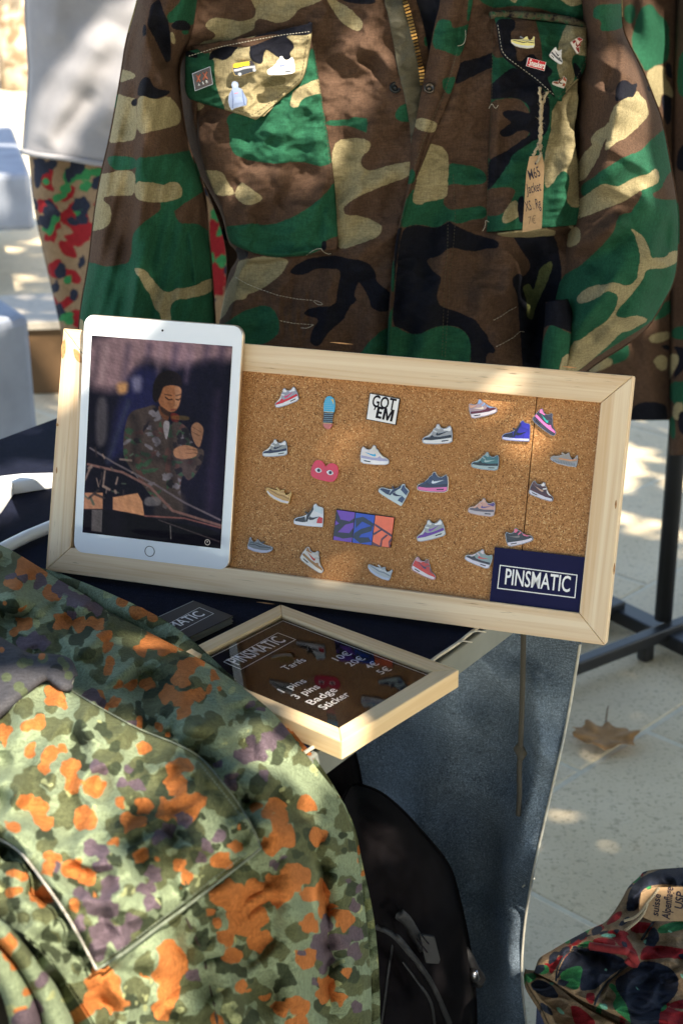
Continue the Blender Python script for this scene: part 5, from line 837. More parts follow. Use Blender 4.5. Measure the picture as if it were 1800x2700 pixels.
# paper tag on twine
tg = thing('price_tag', 'kraft paper tag with handwritten jacket size on twine below the pocket flap', 'tag', jp(1405, 600, .06)); tq = jp(1412, 480, .072); TN = np.array([-.03, -.985, .14]); TN /= np.linalg.norm(TN)
flat_px('paper', Z('K', [(455, 2245), (498, 1620), (530, 1460), (660, 1445), (682, 1560), (655, 2205)]), tq, TN, -.0008, 0, m_kraft, tg)
flat_px('eyelet_hole', [Z('K', [(590, 1535)])[0]+2.6*np.array([math.cos(a), 1.2*math.sin(a)]) for a in np.linspace(0, 6.28, 13)[:-1]], tq, TN, 0, .0002, m_ink, tg)
for s, a_, b_, c_, sh_ in (('M65', (532, 1705), (650, 1660), .0108, .15), ('Jacket', (500, 1850), (655, 1812), .0105, .2), ('XS . Rg', (492, 2030), (655, 1985), .0105, .2)): lettering_px(s, Z('K', [a_])[0], Z('K', [b_])[0], tq, TN, c_, m_ink, tg, .004, sh_)
lettering_px('7\u20ac', Z('K', [(520, 2165)])[0], Z('K', [(605, 2150)])[0], tq, TN, .0085, plain('faded pencil', (.24, .16, .10), .9, .1), tg, 0, .15)
for q in ([(630, 745), (640, 850), (655, 960), (650, 1080), (635, 1200), (640, 1300), (585, 1420), (560, 1450)], [(710, 790), (675, 880), (645, 980), (640, 1080), (655, 1200), (640, 1300), (645, 1400), (640, 1470), (600, 1530)]):
    sp_ = smoothline(Z('K', q), 60); P = on_y(sp_[:, 0], sp_[:, 1], YB-body_b(sp_[:, 0], sp_[:, 1])-.062); P[-10:] = P[-10:]*.0+on_plane(sp_[-10:, 0], sp_[-10:, 1], tq+TN*.0016, TN); ph = np.linspace(0, 60, 60)
    tube('twine', P+RT*(np.sin(ph)*.0006)[:, None], .0016+.0003*np.sin(ph*1.7), m_twine, tg, 6)
V = []; F = []
for k in range(90):
    i = rng.integers(0, 50); c = P[i]+rng.normal(0, .0012, 3); d = rng.normal(0, 1, 3); d /= np.linalg.norm(d); e = c+d*rng.uniform(.002, .007); s = np.cross(d, FW); s = s/np.linalg.norm(s)*.00018; q = len(V); V += [c-s, c+s, e]; F.append([q, q+1, q+2])
fz = meshobj('twine_fuzz', V, F, m_twine, tg); fz['kind'] = 'stuff'
# ------------------------------------------------------------------ fleck camouflage garment draped over the table edge
sil = [(-330, 1345), (-220, 1352), (-150, 1375), (-60, 1412), (0, 1440), (32, 1454), (105, 1499), (159, 1534), (239, 1579), (287, 1617), (383, 1665), (462, 1706), (500, 1725), (574, 1767), (660, 1830), (735, 1894), (804, 1990), (861, 2060), (905, 2120), (932, 2200), (948, 2310), (966, 2450), (976, 2600), (978, 2790)]
low = [(-345, 1365), (-400, 1600), (-430, 1900), (-400, 2130), (-260, 2290), (-120, 2345), (0, 2410), (67, 2471), (134, 2536), (188, 2613), (241, 2700), (300, 2790)]
def dist_line(X, Y, pts): 
    return -np.log(np.maximum(ridge(X, Y, pts, 400., 1.)/np.clip(ridge(X*0+np.asarray(pts)[len(pts)//2][0], Y*0+np.asarray(pts)[len(pts)//2][1], pts, 400., 1.), .01, 1), 1e-9))**1
def fl_where(lift=0., mul_=1., foldamp=1.):
    def f(X, Y, S, T):
        l = lift(X, Y, S, T) if callable(lift) else lift
        a = np.asarray(sil, float); d = np.full(X.shape, 1e9)
        for p0, p1 in zip(a[:-1], a[1:]):
            e = p1-p0; tq = np.clip(((X-p0[0])*e[0]+(Y-p0[1])*e[1])/(e@e), 0, 1); d = np.minimum(d, np.hypot(X-p0[0]-tq*e[0], Y-p0[1]-tq*e[1]))
        h = .026+.040*(1-np.exp(-d/170)); fo = .006*wob(X, Y, 85, 2)+.003*wob(X, Y, 38, 5)+.008*crease(X, Y, 120, 6)+.004*crease(X, Y, 52, 9)
        fo = fo+ridge(X, Y, [(0, 1560), (90, 1600), (150, 1680), (260, 1740)], 26, .012)-ridge(X, Y, [(20, 1620), (110, 1640), (180, 1720)], 20, .010)+ridge(X, Y, [(420, 1840), (560, 1960), (660, 2080), (720, 2200)], 40, .012)-ridge(X, Y, [(480, 1980), (600, 2040), (690, 2150)], 26, .010)+ridge(X, Y, [(700, 2100), (760, 2300), (790, 2700)], 50, .016)+ridge(X, Y, [(880, 2200), (900, 2450), (910, 2700)], 26, .010)-ridge(X, Y, [(830, 2200), (860, 2450), (865, 2700)], 24, .010)+ridge(X, Y, [(560, 2450), (600, 2600), (640, 2750)], 40, .010)
        fo = fo*foldamp*np.clip(d/25, .1, 1)
        v = rays(X, Y); tT = (TZ+h+fo+l-CZ)/v[..., 2]; tH = (.022+.6*h*(1-np.exp(-d/90))+fo+l-(CAM-A1)@tn)/(v@tn)
        t_ = .5*(tT+tH+np.sqrt((tT-tH)**2+.07**2)); return CAM+v*t_[..., None]
    return f
def fl_skirt(X, Y, P):
    ins = (P-A1)@tn < -.004; Q = P.copy(); Q[:, 2] = np.where(ins, TZ+.001, P[:, 2]-.012); return Q-tn*np.where(ins, 0., .012)[:, None]
ORG = [(110, 180, 60), (170, 200, 50), (60, 250, 40), (230, 300, 40), (270, 300, 25), (110, 430, 45), (80, 470, 30), (290, 420, 55), (370, 440, 50), (440, 430, 40), (480, 490, 35), (490, 540, 30), (690, 520, 60), (650, 560, 35), (760, 540, 50), (720, 470, 40), (840, 530, 30), (510, 620, 35), (500, 650, 30), (860, 640, 50), (830, 690, 45), (910, 610, 35), (980, 680, 30), (680, 720, 40), (600, 710, 35), (540, 715, 25), (770, 760, 50), (830, 780, 55), (900, 760, 40), (850, 850, 35), (960, 740, 25), (1010, 735, 15), (660, 990, 40), (640, 890, 30), (530, 800, 30), (100, 350, 15), (30, 330, 12), (1380, 1010, 12)]
ORG2 = [(1130, 270, 40), (1150, 340, 40), (1170, 400, 50), (1120, 430, 40), (1250, 260, 40), (1310, 400, 40), (1220, 560, 50), (1130, 590, 40), (1050, 640, 60), (960, 650, 70), (1000, 740, 70), (1060, 730, 50), (900, 640, 40), (1060, 830, 60), (1150, 620, 60), (1270, 650, 40), (1320, 620, 50), (1340, 700, 50), (1420, 740, 40), (1270, 760, 40), (950, 900, 40), (920, 820, 40), (1260, 900, 50), (1350, 1020, 50), (1320, 1060, 30), (1400, 1060, 30), (1230, 1100, 40), (1150, 1110, 40), (1080, 1060, 20), (700, 880, 60), (690, 960, 60), (690, 1050, 60), (740, 930, 40), (660, 1120, 40), (1430, 960, 20), (1410, 840, 20), (440, 1020, 60), (400, 1000, 50), (470, 1090, 50), (420, 980, 50), (380, 1080, 50), (350, 1120, 40), (170, 660, 45), (210, 620, 30), (1220, 1180, 50), (900, 1150, 40), (60, 560, 20)]
PUR = [(1340, 760, 40), (1320, 830, 50), (1400, 830, 45), (1460, 800, 40), (1350, 900, 50), (1450, 880, 40), (1240, 880, 25), (1330, 950, 25), (1450, 680, 30), (1480, 620, 25), (1430, 600, 20), (1290, 1000, 20), (1000, 80, 40), (1050, 60, 50), (960, 170, 40), (910, 110, 20), (1110, 20, 40), (1090, 160, 25), (800, 970, 35), (1470, 1100, 30)]
PUR5 = [(180, 240, 40), (280, 270, 50), (330, 320, 40), (390, 330, 40), (440, 370, 30), (110, 230, 25), (60, 220, 25), (340, 380, 20), (170, 510, 50), (120, 530, 40), (210, 530, 30), (420, 770, 40), (460, 800, 30), (1280, 930, 50), (1230, 960, 40), (1160, 970, 30), (1090, 1040, 40)]
FORG = [(240, 760, 50), (280, 790, 30), (180, 880, 45), (130, 890, 30), (30, 920, 45), (20, 970, 25), (140, 1010, 35), (230, 1030, 50), (290, 1000, 30), (200, 1090, 35), (330, 1090, 60), (330, 1160, 50), (420, 1170, 45), (470, 1180, 30), (660, 990, 40), (800, 1090, 50), (850, 1070, 40), (780, 1150, 35)]
FORG2 = [(300, 180, 40), (400, 200, 40), (110, 260, 45), (160, 290, 50), (60, 360, 30), (180, 340, 45), (350, 320, 60), (500, 260, 25), (600, 270, 40), (540, 340, 50), (590, 340, 30), (470, 420, 25), (580, 480, 40), (650, 490, 15), (730, 180, 50), (740, 110, 40), (760, 280, 80), (690, 290, 50), (830, 260, 30), (740, 520, 35), (770, 570, 35), (920, 500, 50), (970, 440, 35), (990, 365, 8), (220, 490, 40), (300, 530, 50), (360, 570, 40), (200, 540, 30), (310, 690, 25), (340, 775, 12), (395, 635, 10)]
FPUR2 = [(390, 110, 30), (430, 120, 30), (530, 120, 20), (570, 190, 40), (510, 180, 25), (370, 440, 40), (420, 460, 35), (430, 520, 40), (660, 400, 35), (700, 370, 40), (760, 330, 35), (640, 560, 40), (600, 620, 40), (620, 680, 40), (460, 600, 50), (450, 700, 60), (380, 680, 50), (420, 800, 60), (500, 820, 60), (550, 760, 50), (330, 640, 40), (240, 530, 20), (830, 490, 25), (860, 440, 30), (900, 400, 30), (400, 880, 50), (320, 760, 40)]
def cz(k, cs): x, y, s = ZM[k]; return [(x+s*a, y+s*b, s*r*.90) for a, b, r in cs]
def lobed(cs):
    o = []
    for x, y, r in cs:
        o.append((x, y, r*.86))
        for _ in range(3): a = rng.uniform(0, 6.28); o.append((x+math.cos(a)*r*.72, y+math.sin(a)*r*.72, r*rng.uniform(.28, .46)))
    return o
def scatter(n, r0, r1, x0=-430, x1=1020, y0=1380, y1=2800, cl=4):
    o = []
    for _ in range(n):
        x, y = rng.uniform(x0, x1), rng.uniform(y0, y1)
        for _ in range(rng.integers(2, cl+1)): o.append((x+rng.normal(0, r1*.9), y+rng.normal(0, r1*.9), rng.uniform(r0, r1)))
    return o
FL = dict(olive=[('c', scatter(420, 10, 27))], dark=[('c', scatter(190, 7, 20))], yellow=[('c', scatter(80, 3, 9))], orange=[('c', lobed(cz('V', ORG)+[(x_, y_, r_*1.14) for x_, y_, r_ in cz('W', ORG2)])+scatter(26, 6, 15))], purple=[('c', lobed(cz('W', PUR)+cz('V', PUR5))+scatter(14, 6, 14))])
fg = thing('draped_parka', 'green and orange fleck camouflage parka draped over the table edge beside the price frame', 'parka', A1-td*.25+tn*.03-zup*.4)
panel('cloth', sil, low, fl_where(), m_fleck, fg, FL, 4.5, .002, True, fl_skirt)
# layer below, peeping out along the upper right edge
und = [(100, 1494), (166, 1513), (287, 1562), (383, 1607), (446, 1640), (500, 1682), (519, 1697), (603, 1776), (666, 1836), (742, 1890), (806, 1970), (828, 1993), (884, 2077), (936, 2175), (954, 2273), (982, 2395), (994, 2488), (1001, 2600), (1003, 2790)]
und2 = [(90, 1530), (160, 1560), (280, 1640), (383, 1690), (440, 1730), (490, 1760), (540, 1790), (600, 1830), (680, 1910), (735, 1960), (780, 2020), (820, 2080), (860, 2130), (900, 2220), (915, 2310), (930, 2450), (940, 2560), (945, 2650), (945, 2790)]
FLu = dict(olive=[('c', scatter(240, 14, 34))], dark=[('c', scatter(40, 8, 24))], yellow=[('c', scatter(40, 8, 20)+[(290, 1560, 20), (340, 1585, 18), (985, 2430, 18), (975, 2380, 14)])], orange=[('c', cz('V', [(560, 330, 30), (640, 375, 40), (700, 400, 30), (1330, 900, 40), (1380, 960, 40), (1430, 1020, 34), (1410, 985, 30)])+[(905, 2100, 12), (945, 2240, 14), (960, 2300, 10)])], purple=[('c', scatter(6, 8, 16))])
panel('under_layer', und, und2, fl_where(lambda X, Y, S, T: -.012+0*X, foldamp=.5), m_fleck, fg, FLu, 4.5, .002, True, fl_skirt)
# big pocket flap
FLf = dict(olive=[('c', scatter(150, 12, 32, -330, 700, 1780, 2580))], dark=[('c', scatter(40, 7, 18, 100, 700, 1900, 2500))], yellow=[('c', scatter(34, 3, 9, -330, 700, 1780, 2580))], orange=[('c', lobed(cz('V', FORG)+cz('W', FORG2)))], purple=[('c', lobed(cz('W', FPUR2)))])
pfL = [(-330, 1800), (-330, 2000), (-230, 2110), (-60, 2185), (0, 2211), (50, 2240), (90, 2290), (170, 2400), (215, 2480), (255, 2556)]; pfR = [(165, 1806), (230, 1846), (290, 1880), (370, 1925), (470, 1962), (529, 1996), (574, 2045), (631, 2120), (670, 2190), (688, 2236)]
def flap_h(X, Y, S, T): e = np.minimum(np.minimum(S, 1-S)/.04, (1-T)/.04); return .011+.009*np.sqrt(np.clip(e, 0, 1))
panel('pocket_flap', pfL, pfR, fl_where(flap_h), m_fleck, fg, FLf, 4.5, .004)
m_edge = plain('worn pale seam', (.38, .37, .34), .9, .2, 300); m_edge2 = plain('grey seam', (.16, .19, .15), .9, .2, 300)
def seam(pts, l, r, mat, name='seam', fa=1.):
    q = smoothline(pts, 90); P = fl_where(l, foldamp=fa)(q[:, 0], q[:, 1], 0, 0); tube(name, P, r, mat, fg, 5)
seam(pfL[2:], .0165, .0008, m_edge); seam([(255, 2556), (330, 2512), (421, 2441), (500, 2385), (574, 2326), (650, 2268), (686, 2238)], .0165, .0010, m_edge2); seam(pfR, .0165, .0006, m_edge2)
stt = lambda l: (lambda X, Y: fl_where(l)(X, Y, 0, 0))
stitch([(270, 2535), (340, 2490), (430, 2420), (505, 2364), (580, 2304), (655, 2245)], stt(.0215), 6, 4, .0004, m_edge2, fg); stitch([(520, 2005), (565, 2060), (620, 2130), (665, 2200)], stt(.0215), 6, 4, .0004, m_edge2, fg)
seam([(491, 2420), (520, 2480), (548, 2560), (575, 2700), (580, 2780)], .001, .0012, plain('dark seam', (.05, .04, .03), .9, .2)); seam([(505, 2420), (534, 2480), (562, 2560), (590, 2700)], .0005, .0005, m_edge)
seam(sil[2:], .001, .0006, m_edge2); seam([(841, 2060), (905, 2190), (925, 2310), (945, 2450), (955, 2600), (957, 2780)], .0005, .0005, m_edge2)
# dark tab with snap
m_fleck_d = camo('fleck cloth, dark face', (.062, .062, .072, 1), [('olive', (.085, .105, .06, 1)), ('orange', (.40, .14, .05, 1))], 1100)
tabT = [(-230, 1560), (-60, 1650), (0, 1690), (40, 1712), (80, 1736), (110, 1731), (150, 1735), (180, 1742), (190, 1760), (197, 1785)]; tabB = [(-230, 2010), (-60, 1932), (0, 1885), (35, 1852), (64, 1827), (100, 1797), (128, 1784), (150, 1804), (170, 1818), (186, 1812)]
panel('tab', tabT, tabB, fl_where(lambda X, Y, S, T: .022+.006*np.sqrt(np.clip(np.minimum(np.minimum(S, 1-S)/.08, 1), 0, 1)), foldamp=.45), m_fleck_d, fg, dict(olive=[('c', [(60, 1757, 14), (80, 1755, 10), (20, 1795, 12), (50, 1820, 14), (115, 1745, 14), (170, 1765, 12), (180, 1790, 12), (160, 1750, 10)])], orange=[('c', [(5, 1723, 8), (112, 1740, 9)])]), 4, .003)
seam(tabB, .0235, .0011, m_edge, fa=.45); seam(tabT[6:]+[tabB[-1]], .0235, .0009, m_edge, fa=.45)
P = fl_where(.029, foldamp=.45)(np.array([149.]), np.array([1769.]), 0, 0)[0]; a = np.linspace(0, 6.28, 19)[:-1]; nn_ = -FW*.55+zup*.6; nn_ /= np.linalg.norm(nn_); uu_ = np.cross(zup, nn_); uu_ /= np.linalg.norm(uu_); prism('snap', np.stack([np.cos(a), np.sin(a)], 1)*.0056, P, uu_, np.cross(nn_, uu_), nn_, -.003, .0022, m_snap2, fg, .0008)
# inner folds at the lower left
def hang_in(off):
    def f(X, Y, S, T):
        v = rays(X, Y); t_ = (.04+off+.02*np.sqrt(np.clip(1-(2*S-1)**2, 0, 1))-(CAM-A1)@tn)/(v@tn); return CAM+v*t_[..., None]
    return f
F1 = dict(olive=[('c', scatter(16, 10, 26, -120, 260, 2380, 2800))], dark=[], yellow=[('c', scatter(10, 6, 14, -120, 260, 2380, 2800))], orange=[('c', [(10, 2490, 22), (20, 2520, 20), (25, 2545, 14), (66, 2612, 12), (54, 2660, 12), (60, 2440, 10)])], purple=[('c', [(95, 2650, 24), (105, 2580, 16), (70, 2690, 30)])])
panel('inner_fold', [(-120, 2360), (0, 2431), (40, 2471), (94, 2541), (139, 2595), (166, 2648), (193, 2700), (215, 2790)], [(-120, 2400), (0, 2476), (40, 2524), (75, 2577), (107, 2646), (121, 2700), (130, 2790)], hang_in(-.004), m_fleck, fg, F1, 4.5, .002)
panel('inner_fold', [(-120, 2420), (0, 2484), (36, 2532), (70, 2585), (98, 2646), (110, 2700), (115, 2790)], [(-120, 2560), (0, 2590), (20, 2640), (36, 2700), (40, 2790)], hang_in(-.012), m_fleck, fg, F1, 4.5, .002)
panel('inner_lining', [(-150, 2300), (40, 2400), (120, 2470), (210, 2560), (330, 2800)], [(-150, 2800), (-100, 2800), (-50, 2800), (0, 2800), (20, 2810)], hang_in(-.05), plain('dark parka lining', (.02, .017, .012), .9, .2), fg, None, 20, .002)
# ------------------------------------------------------------------ black backpack under the table
bk = thing('backpack', 'black nylon backpack with grey strap patch leaning under the table', 'backpack', (.12, 1.42, 0))
YK = 1.47
def bk_where(off=0.):
    def f(X, Y, S, T):
        c = np.sqrt(np.clip(1-(2*S-1)**2, 0, 1))*np.sqrt(np.clip(np.minimum(T*6, 1), 0, 1)); b = .13*c+(.007*wob(X, Y, 60, 3)+.012*crease(X, Y*.8, 80, 7)+.005*crease(X, Y, 36, 10))*c+ridge(X, Y, [(1020, 2420), (1060, 2500), (1120, 2600), (1170, 2700)], 16, .016)*c-ridge(X, Y, [(990, 2440), (1040, 2520), (1090, 2640)], 20, .014)*c+ridge(X, Y, [(1120, 2560), (1180, 2600), (1230, 2640)], 24, .012)*c; return on_y(X, Y, YK-b-off)
    return f
bl, br = [(925, 2072), (900, 2120), (870, 2250), (850, 2450), (840, 2700), (850, 2950), (870, 3080)], [(940, 2070), (996, 2086), (1057, 2136), (1129, 2216), (1184, 2282), (1208, 2368), (1230, 2464), (1250, 2603), (1254, 2720), (1240, 2950), (1215, 3080)]
panel('pack_body', bl, br, bk_where(), m_black_fab, bk, None, 9, .003); panel('pack_back', bl, br, lambda X, Y, S, T: on_y(X, Y, YK+.03*np.sqrt(np.clip(1-(2*S-1)**2, 0, 1))), m_black_fab, bk, None, 20, .003)
def bseam(pts, r, mat, off, name): 
    q = smoothline(pts, 50); X, Y = q[:, 0], q[:, 1]
    Lq = smoothline(bl, 200); Rq = smoothline(br, 200); xl = np.interp(Y, Lq[:, 1], Lq[:, 0]); xr = np.interp(Y, Rq[:, 1], Rq[:, 0]); S = np.clip((X-xl)/(xr-xl), .02, .98); tube(name, bk_where(off)(X, Y, S, np.clip((Y-2070)/1000, 0, 1)), r, mat, bk, 6)
ZY = lambda q: Z('Y', q)
bseam(ZY([(400, 1420), (560, 1480), (700, 1640), (820, 1800), (950, 2000), (1100, 2340)]), .0035, m_webbing, .002, 'piping'); bseam(ZY([(560, 1600), (520, 1850), (490, 2100), (455, 2350)]), .0012, m_webbing, .002, 'seam'); bseam(ZY([(660, 1760), (800, 1950), (930, 2130), (960, 2350)]), .0015, m_webbing, .002, 'seam')
bseam(ZY([(620, 1300), (700, 1370), (760, 1480), (860, 1640)]), .006, m_webbing, .003, 'strap')
Pq = Z('Y', [(820, 1500), (960, 1520), (1015, 1740), (1000, 1780), (880, 1775), (850, 1660)]); c0 = Pq.mean(0); c3 = bk_where(.006)(np.array([c0[0]]), np.array([c0[1]]), np.array([.62]), np.array([.45]))[0]; nb = np.array([.25, -.93, .25]); nb /= np.linalg.norm(nb)
flat_px('patch', Pq, c3, nb, -.004, .001, m_webbing, bk, .0006)
for q in (ZY([(840, 1510), (905, 1590)]), ZY([(790, 1540), (890, 1670)])): P = on_plane(q[:, 0], q[:, 1], c3+nb*.0014, nb); tube('stitch_line', P, .0008, m_black_print, bk, 5)
q = ZY([(1245, 1640), (1290, 1720), (1340, 1830), (1385, 1920), (1370, 1980)]); P = on_y(q[:, 0], q[:, 1], np.full(5, 1.452)); tube('strap', P, [.005, .006, .006, .008, .006], m_webbing, bk, 6); q2 = ZY([(1325, 1850), (1350, 1930)]); tube('buckle', on_y(q2[:, 0], q2[:, 1], np.full(2, 1.440)), .005, m_silver, bk, 8)
db = thing('dark_filler', 'added black bag lying in the dark below the table beside the backpack', 'filler', (-.05, 1.55, 0))  # added black sheets, standing in for the darkness under the table
for sg in (1, -1): panel('filler_side', [(600, 1900), (590, 2100), (580, 2400), (590, 2800)], [(925, 1960), (950, 2050), (960, 2200), (960, 2800)], lambda X, Y, S, T: on_y(X, Y, 1.56-sg*.07*np.sqrt(np.clip(1-(2*S-1)**2, 0, 1))), m_black_fab, db, None, 16, .003)
# ------------------------------------------------------------------ folded red camouflage trousers on a pile of clothes, lower right
PZ0 = .372
def al_where(z0, amp=1.):
    def f(X, Y, S, T):
        e = np.sqrt(1-(1-np.clip(np.minimum(np.minimum(S, 1-S)/.11, np.minimum(T/.10, (1-T)/.12)), 0, 1))**2); z = z0-.034+.040*e+(.005*wob(X, Y, 34, 3)+.007*crease(X*.8, Y, 30, 4)+.004*crease(X, Y, 15, 8))*amp*e+amp*(ridge(X, Y, [(1440, 2600), (1540, 2560), (1640, 2570)], 40, .010)-ridge(X, Y, [(1640, 2490), (1690, 2430), (1760, 2400)], 12, .007)+ridge(X, Y, [(1560, 2480), (1640, 2500), (1690, 2540)], 16, .012)-ridge(X, Y, [(1664, 2540), (1600, 2590), (1570, 2640)], 6, .006)+ridge(X, Y, [(1650, 2380), (1700, 2330), (1790, 2300)], 20, .010)-ridge(X, Y, [(1620, 2430), (1680, 2390), (1720, 2350)], 10, .007))
        return on_z(X, Y, z)
    return f
def al_skirt(zb): return lambda X, Y, P: np.stack([P[:, 0], P[:, 1], np.full(len(P), zb)], 1)
ALP = dict(navy=pl('L', [(370, 1170), (420, 1000), (500, 890), (620, 850), (800, 880), (950, 920), (1060, 1000), (1050, 1010), (900, 1100), (760, 1230), (700, 1250), (580, 1260), (640, 1000), (440, 1060)], [(1080, 1060), (1180, 970), (1350, 990), (1470, 1060), (1530, 1150), (1510, 1280), (1430, 1370), (1350, 1420), (1330, 1700), (1100, 1700), (1050, 1400), (940, 1250), (920, 1150)], [(1020, 520), (1060, 300), (1180, 180), (1350, 110), (1700, 60), (1700, 280), (1290, 250), (1160, 320), (1150, 500)], [(1290, 640), (1340, 720), (1340, 800), (1240, 830), (1230, 720)], [(560, 760), (720, 720), (700, 740), (560, 780)], [(950, 640), (1030, 560), (1090, 570), (1000, 650)]),
 green=pl('L', [(410, 1050), (640, 970), (690, 1000), (640, 1040), (630, 1130), (600, 1200), (560, 1260), (420, 1190)], [(850, 1200), (920, 1180), (970, 1290), (1060, 1420), (1120, 1600), (1000, 1500), (890, 1400), (950, 1300)], [(1320, 660), (1480, 600), (1700, 590), (1700, 650), (1340, 730)], [(580, 830), (650, 790), (740, 790), (700, 830), (500, 890)], [(185, 1020), (300, 1010), (310, 1090), (220, 1110)], [(1060, 1070), (1100, 1070), (1160, 1190), (1140, 1210)], [(700, 560), (900, 440), (960, 440), (760, 600)]),
 red=pl('L', [(1150, 970), (1190, 830), (1400, 830), (1700, 890), (1700, 980), (1400, 940), (1250, 965)], [(1430, 1370), (1700, 1300), (1700, 1430), (1450, 1420)], [(1340, 1380), (1450, 1420), (1700, 1500), (1700, 1700), (1320, 1700)], [(660, 1270), (750, 1280), (720, 1400), (650, 1340)], [(740, 750), (920, 770), (940, 830), (860, 880), (670, 850)], [(1110, 600), (1290, 620), (1270, 690), (1180, 720), (1060, 700)], [(850, 610), (930, 520), (1000, 500), (980, 580), (840, 650)], [(830, 690), (990, 680), (1110, 860), (1160, 960), (1100, 1020), (1020, 900), (940, 800)], [(330, 980), (450, 900), (520, 880), (400, 1000), (330, 1110), (300, 1060)], [(1210, 230), (1360, 150), (1290, 250), (1220, 310)], [(1160, 150), (1210, 130), (1180, 200)]),
 mint=pl('L', [(775, 1380), (850, 1375), (862, 1440), (800, 1425)], [(1185, 790), (1225, 770), (1215, 820)], [(810, 720), (930, 720), (935, 760), (780, 740)], [(1530, 1090), (1568, 1100), (1568, 1160)]))
for k_, n_ in (('red', 16), ('navy', 20), ('green', 12)): ALP[k_] += [chaikin(q_) for q_ in [rblob(*(np.array([1408, 2556])+np.array([300, -270])*u_+rng.normal(0, 16, 2)), 20, 11, 9, -.7) for u_ in rng.uniform(0, 1, n_)]]
for k_, n_ in (('red', 12), ('navy', 14), ('green', 12), ('mint', 8)): ALP[k_] += rand_blobs(n_, 1430, 1800, 2300, 2700, *((13, 8) if k_ != 'mint' else (6, 4)))
for k_, n_ in (('red', 4), ('navy', 6), ('green', 5)): ALP[k_] += rand_blobs(n_, 1700, 2000, 2300, 2750, 34, 20)
pile = thing('folded_trousers', 'folded red camouflage trousers with paper tag on top of a clothes pile', 'trousers', (.42, 1.62, .30))
alL = [(1960, 2278), (1800, 2287), (1697, 2294), (1685, 2312), (1655, 2336), (1638, 2372), (1612, 2412), (1593, 2434), (1556, 2448), (1523, 2466), (1489, 2484), (1452, 2507), (1420, 2524), (1412, 2546), (1408, 2566)]; alR = [(2000, 2420), (2000, 2500), (1980, 2600), (1900, 2720), (1800, 2760), (1740, 2740), (1669, 2700), (1600, 2668), (1565, 2653), (1528, 2637), (1490, 2610), (1462, 2590)]
panel('trouser_cloth', alL, alR, al_where(PZ0), m_alp, pile, ALP, 4, .0018, True, al_skirt(PZ0-.042))
for _ in (0,): pass
AL2 = dict(navy=pl('L', [(110, 1210), (200, 1140), (340, 1200), (415, 1335), (250, 1310)], [(215, 1350), (330, 1420), (350, 1500), (240, 1440)]), red=pl('L', [(505, 1390), (600, 1400), (780, 1580), (560, 1600), (520, 1480)], [(160, 1500), (200, 1460), (230, 1500), (200, 1540)]), green=pl('L', [(80, 1090), (180, 1090), (190, 1140), (120, 1190), (90, 1160)]), mint=pl('L', [(290, 1170), (370, 1180), (340, 1210)], [(370, 1410), (410, 1410), (470, 1490), (400, 1460)]))
panel('lower_fold', [(1384, 2556), (1386, 2590), (1405, 2622), (1425, 2652), (1445, 2700), (1480, 2770)], [(1420, 2560), (1466, 2592), (1530, 2642), (1580, 2672), (1675, 2716), (1760, 2770)], al_where(PZ0-.035, .4), m_alp, pile, AL2, 4, .0018, True, al_skirt(PZ0-.075))
for q, r in (([(1664, 2538), (1630, 2565), (1600, 2590), (1578, 2620), (1566, 2652)], .0012), ([(1464, 2588), (1466, 2560), (1480, 2530), (1500, 2508), (1535, 2498)], .0010), ([(1690, 2480), (1715, 2440), (1735, 2420)], .0014)):
    q = smoothline(q, 30); tube('seam', al_where(PZ0)(q[:, 0], q[:, 1], np.full(30, .5), np.full(30, .5))+zup*.001, r, plain('navy seam', (.02, .022, .03), .9, .2), pile, 5)
q = smoothline(Z('L', [(690, 835), (800, 850), (920, 870), (1030, 880), (1100, 930), (1130, 1000), (1090, 1010), (1040, 960)]), 40); tube('belt_loop', al_where(PZ0+.010)(q[:, 0], q[:, 1], np.full(40, .5), np.full(40, .5)), .0042, plain('red cloth', (.22, .016, .02), .9, .2, 300), pile, 6)
fp = on_z(np.array([1402, 1440, 1600, 1690, 1990, 1990, 1500.]), np.array([2600, 2545, 2470, 2330, 2300, 2810, 2810.]), np.full(7, .30))
m_pile = [plain('folded denim', (.035, .05, .12), .9, .3, 300, bump=.3, bscale=900), plain('folded olive cloth', (.09, .10, .055), .9, .2, 60, bump=.3, bscale=500), plain('folded navy cloth', (.02, .024, .045), .9, .2, 60, bump=.3, bscale=500)]
cen = fp.mean(0)
for k, (z0, z1, nm) in enumerate(((.205, .318, 'blue denim garment folded directly under the red camouflage trousers'), (.105, .203, 'olive garment folded in the middle of the clothes pile'), (.001, .103, 'navy garment folded at the bottom of the clothes pile'))):
    poly = [((q-cen)*(1-.02*k))[:2] for q in fp]; o = prism('folded_garment', poly, np.array([cen[0], cen[1], 0]), np.array([1., 0, 0]), np.array([0, 1., 0]), zup, z0, z1, m_pile[k], None, .028); o.modifiers[-1].segments = 5; tag(o, nm, 'clothing')
tg2 = thing('trouser_tag', 'kraft paper tag with handwriting tied to the folded red camouflage trousers', 'tag', on_z(np.array([1720.]), np.array([2380.]), np.array([PZ0+.02]))[0]); tz = np.array([0, 0, PZ0+.030])
TN2 = np.array([-.10, -.42, .9]); TN2 /= np.linalg.norm(TN2); tp2 = on_z(np.array([1745.]), np.array([2385.]), np.array([PZ0+.032]))[0]
flat_px('paper', Z('L', [(1190, 562), (1150, 510), (1172, 335), (1290, 285), (1900, 270), (1900, 600), (1270, 598)]), tp2, TN2, -.0008, 0, m_kraft, tg2)
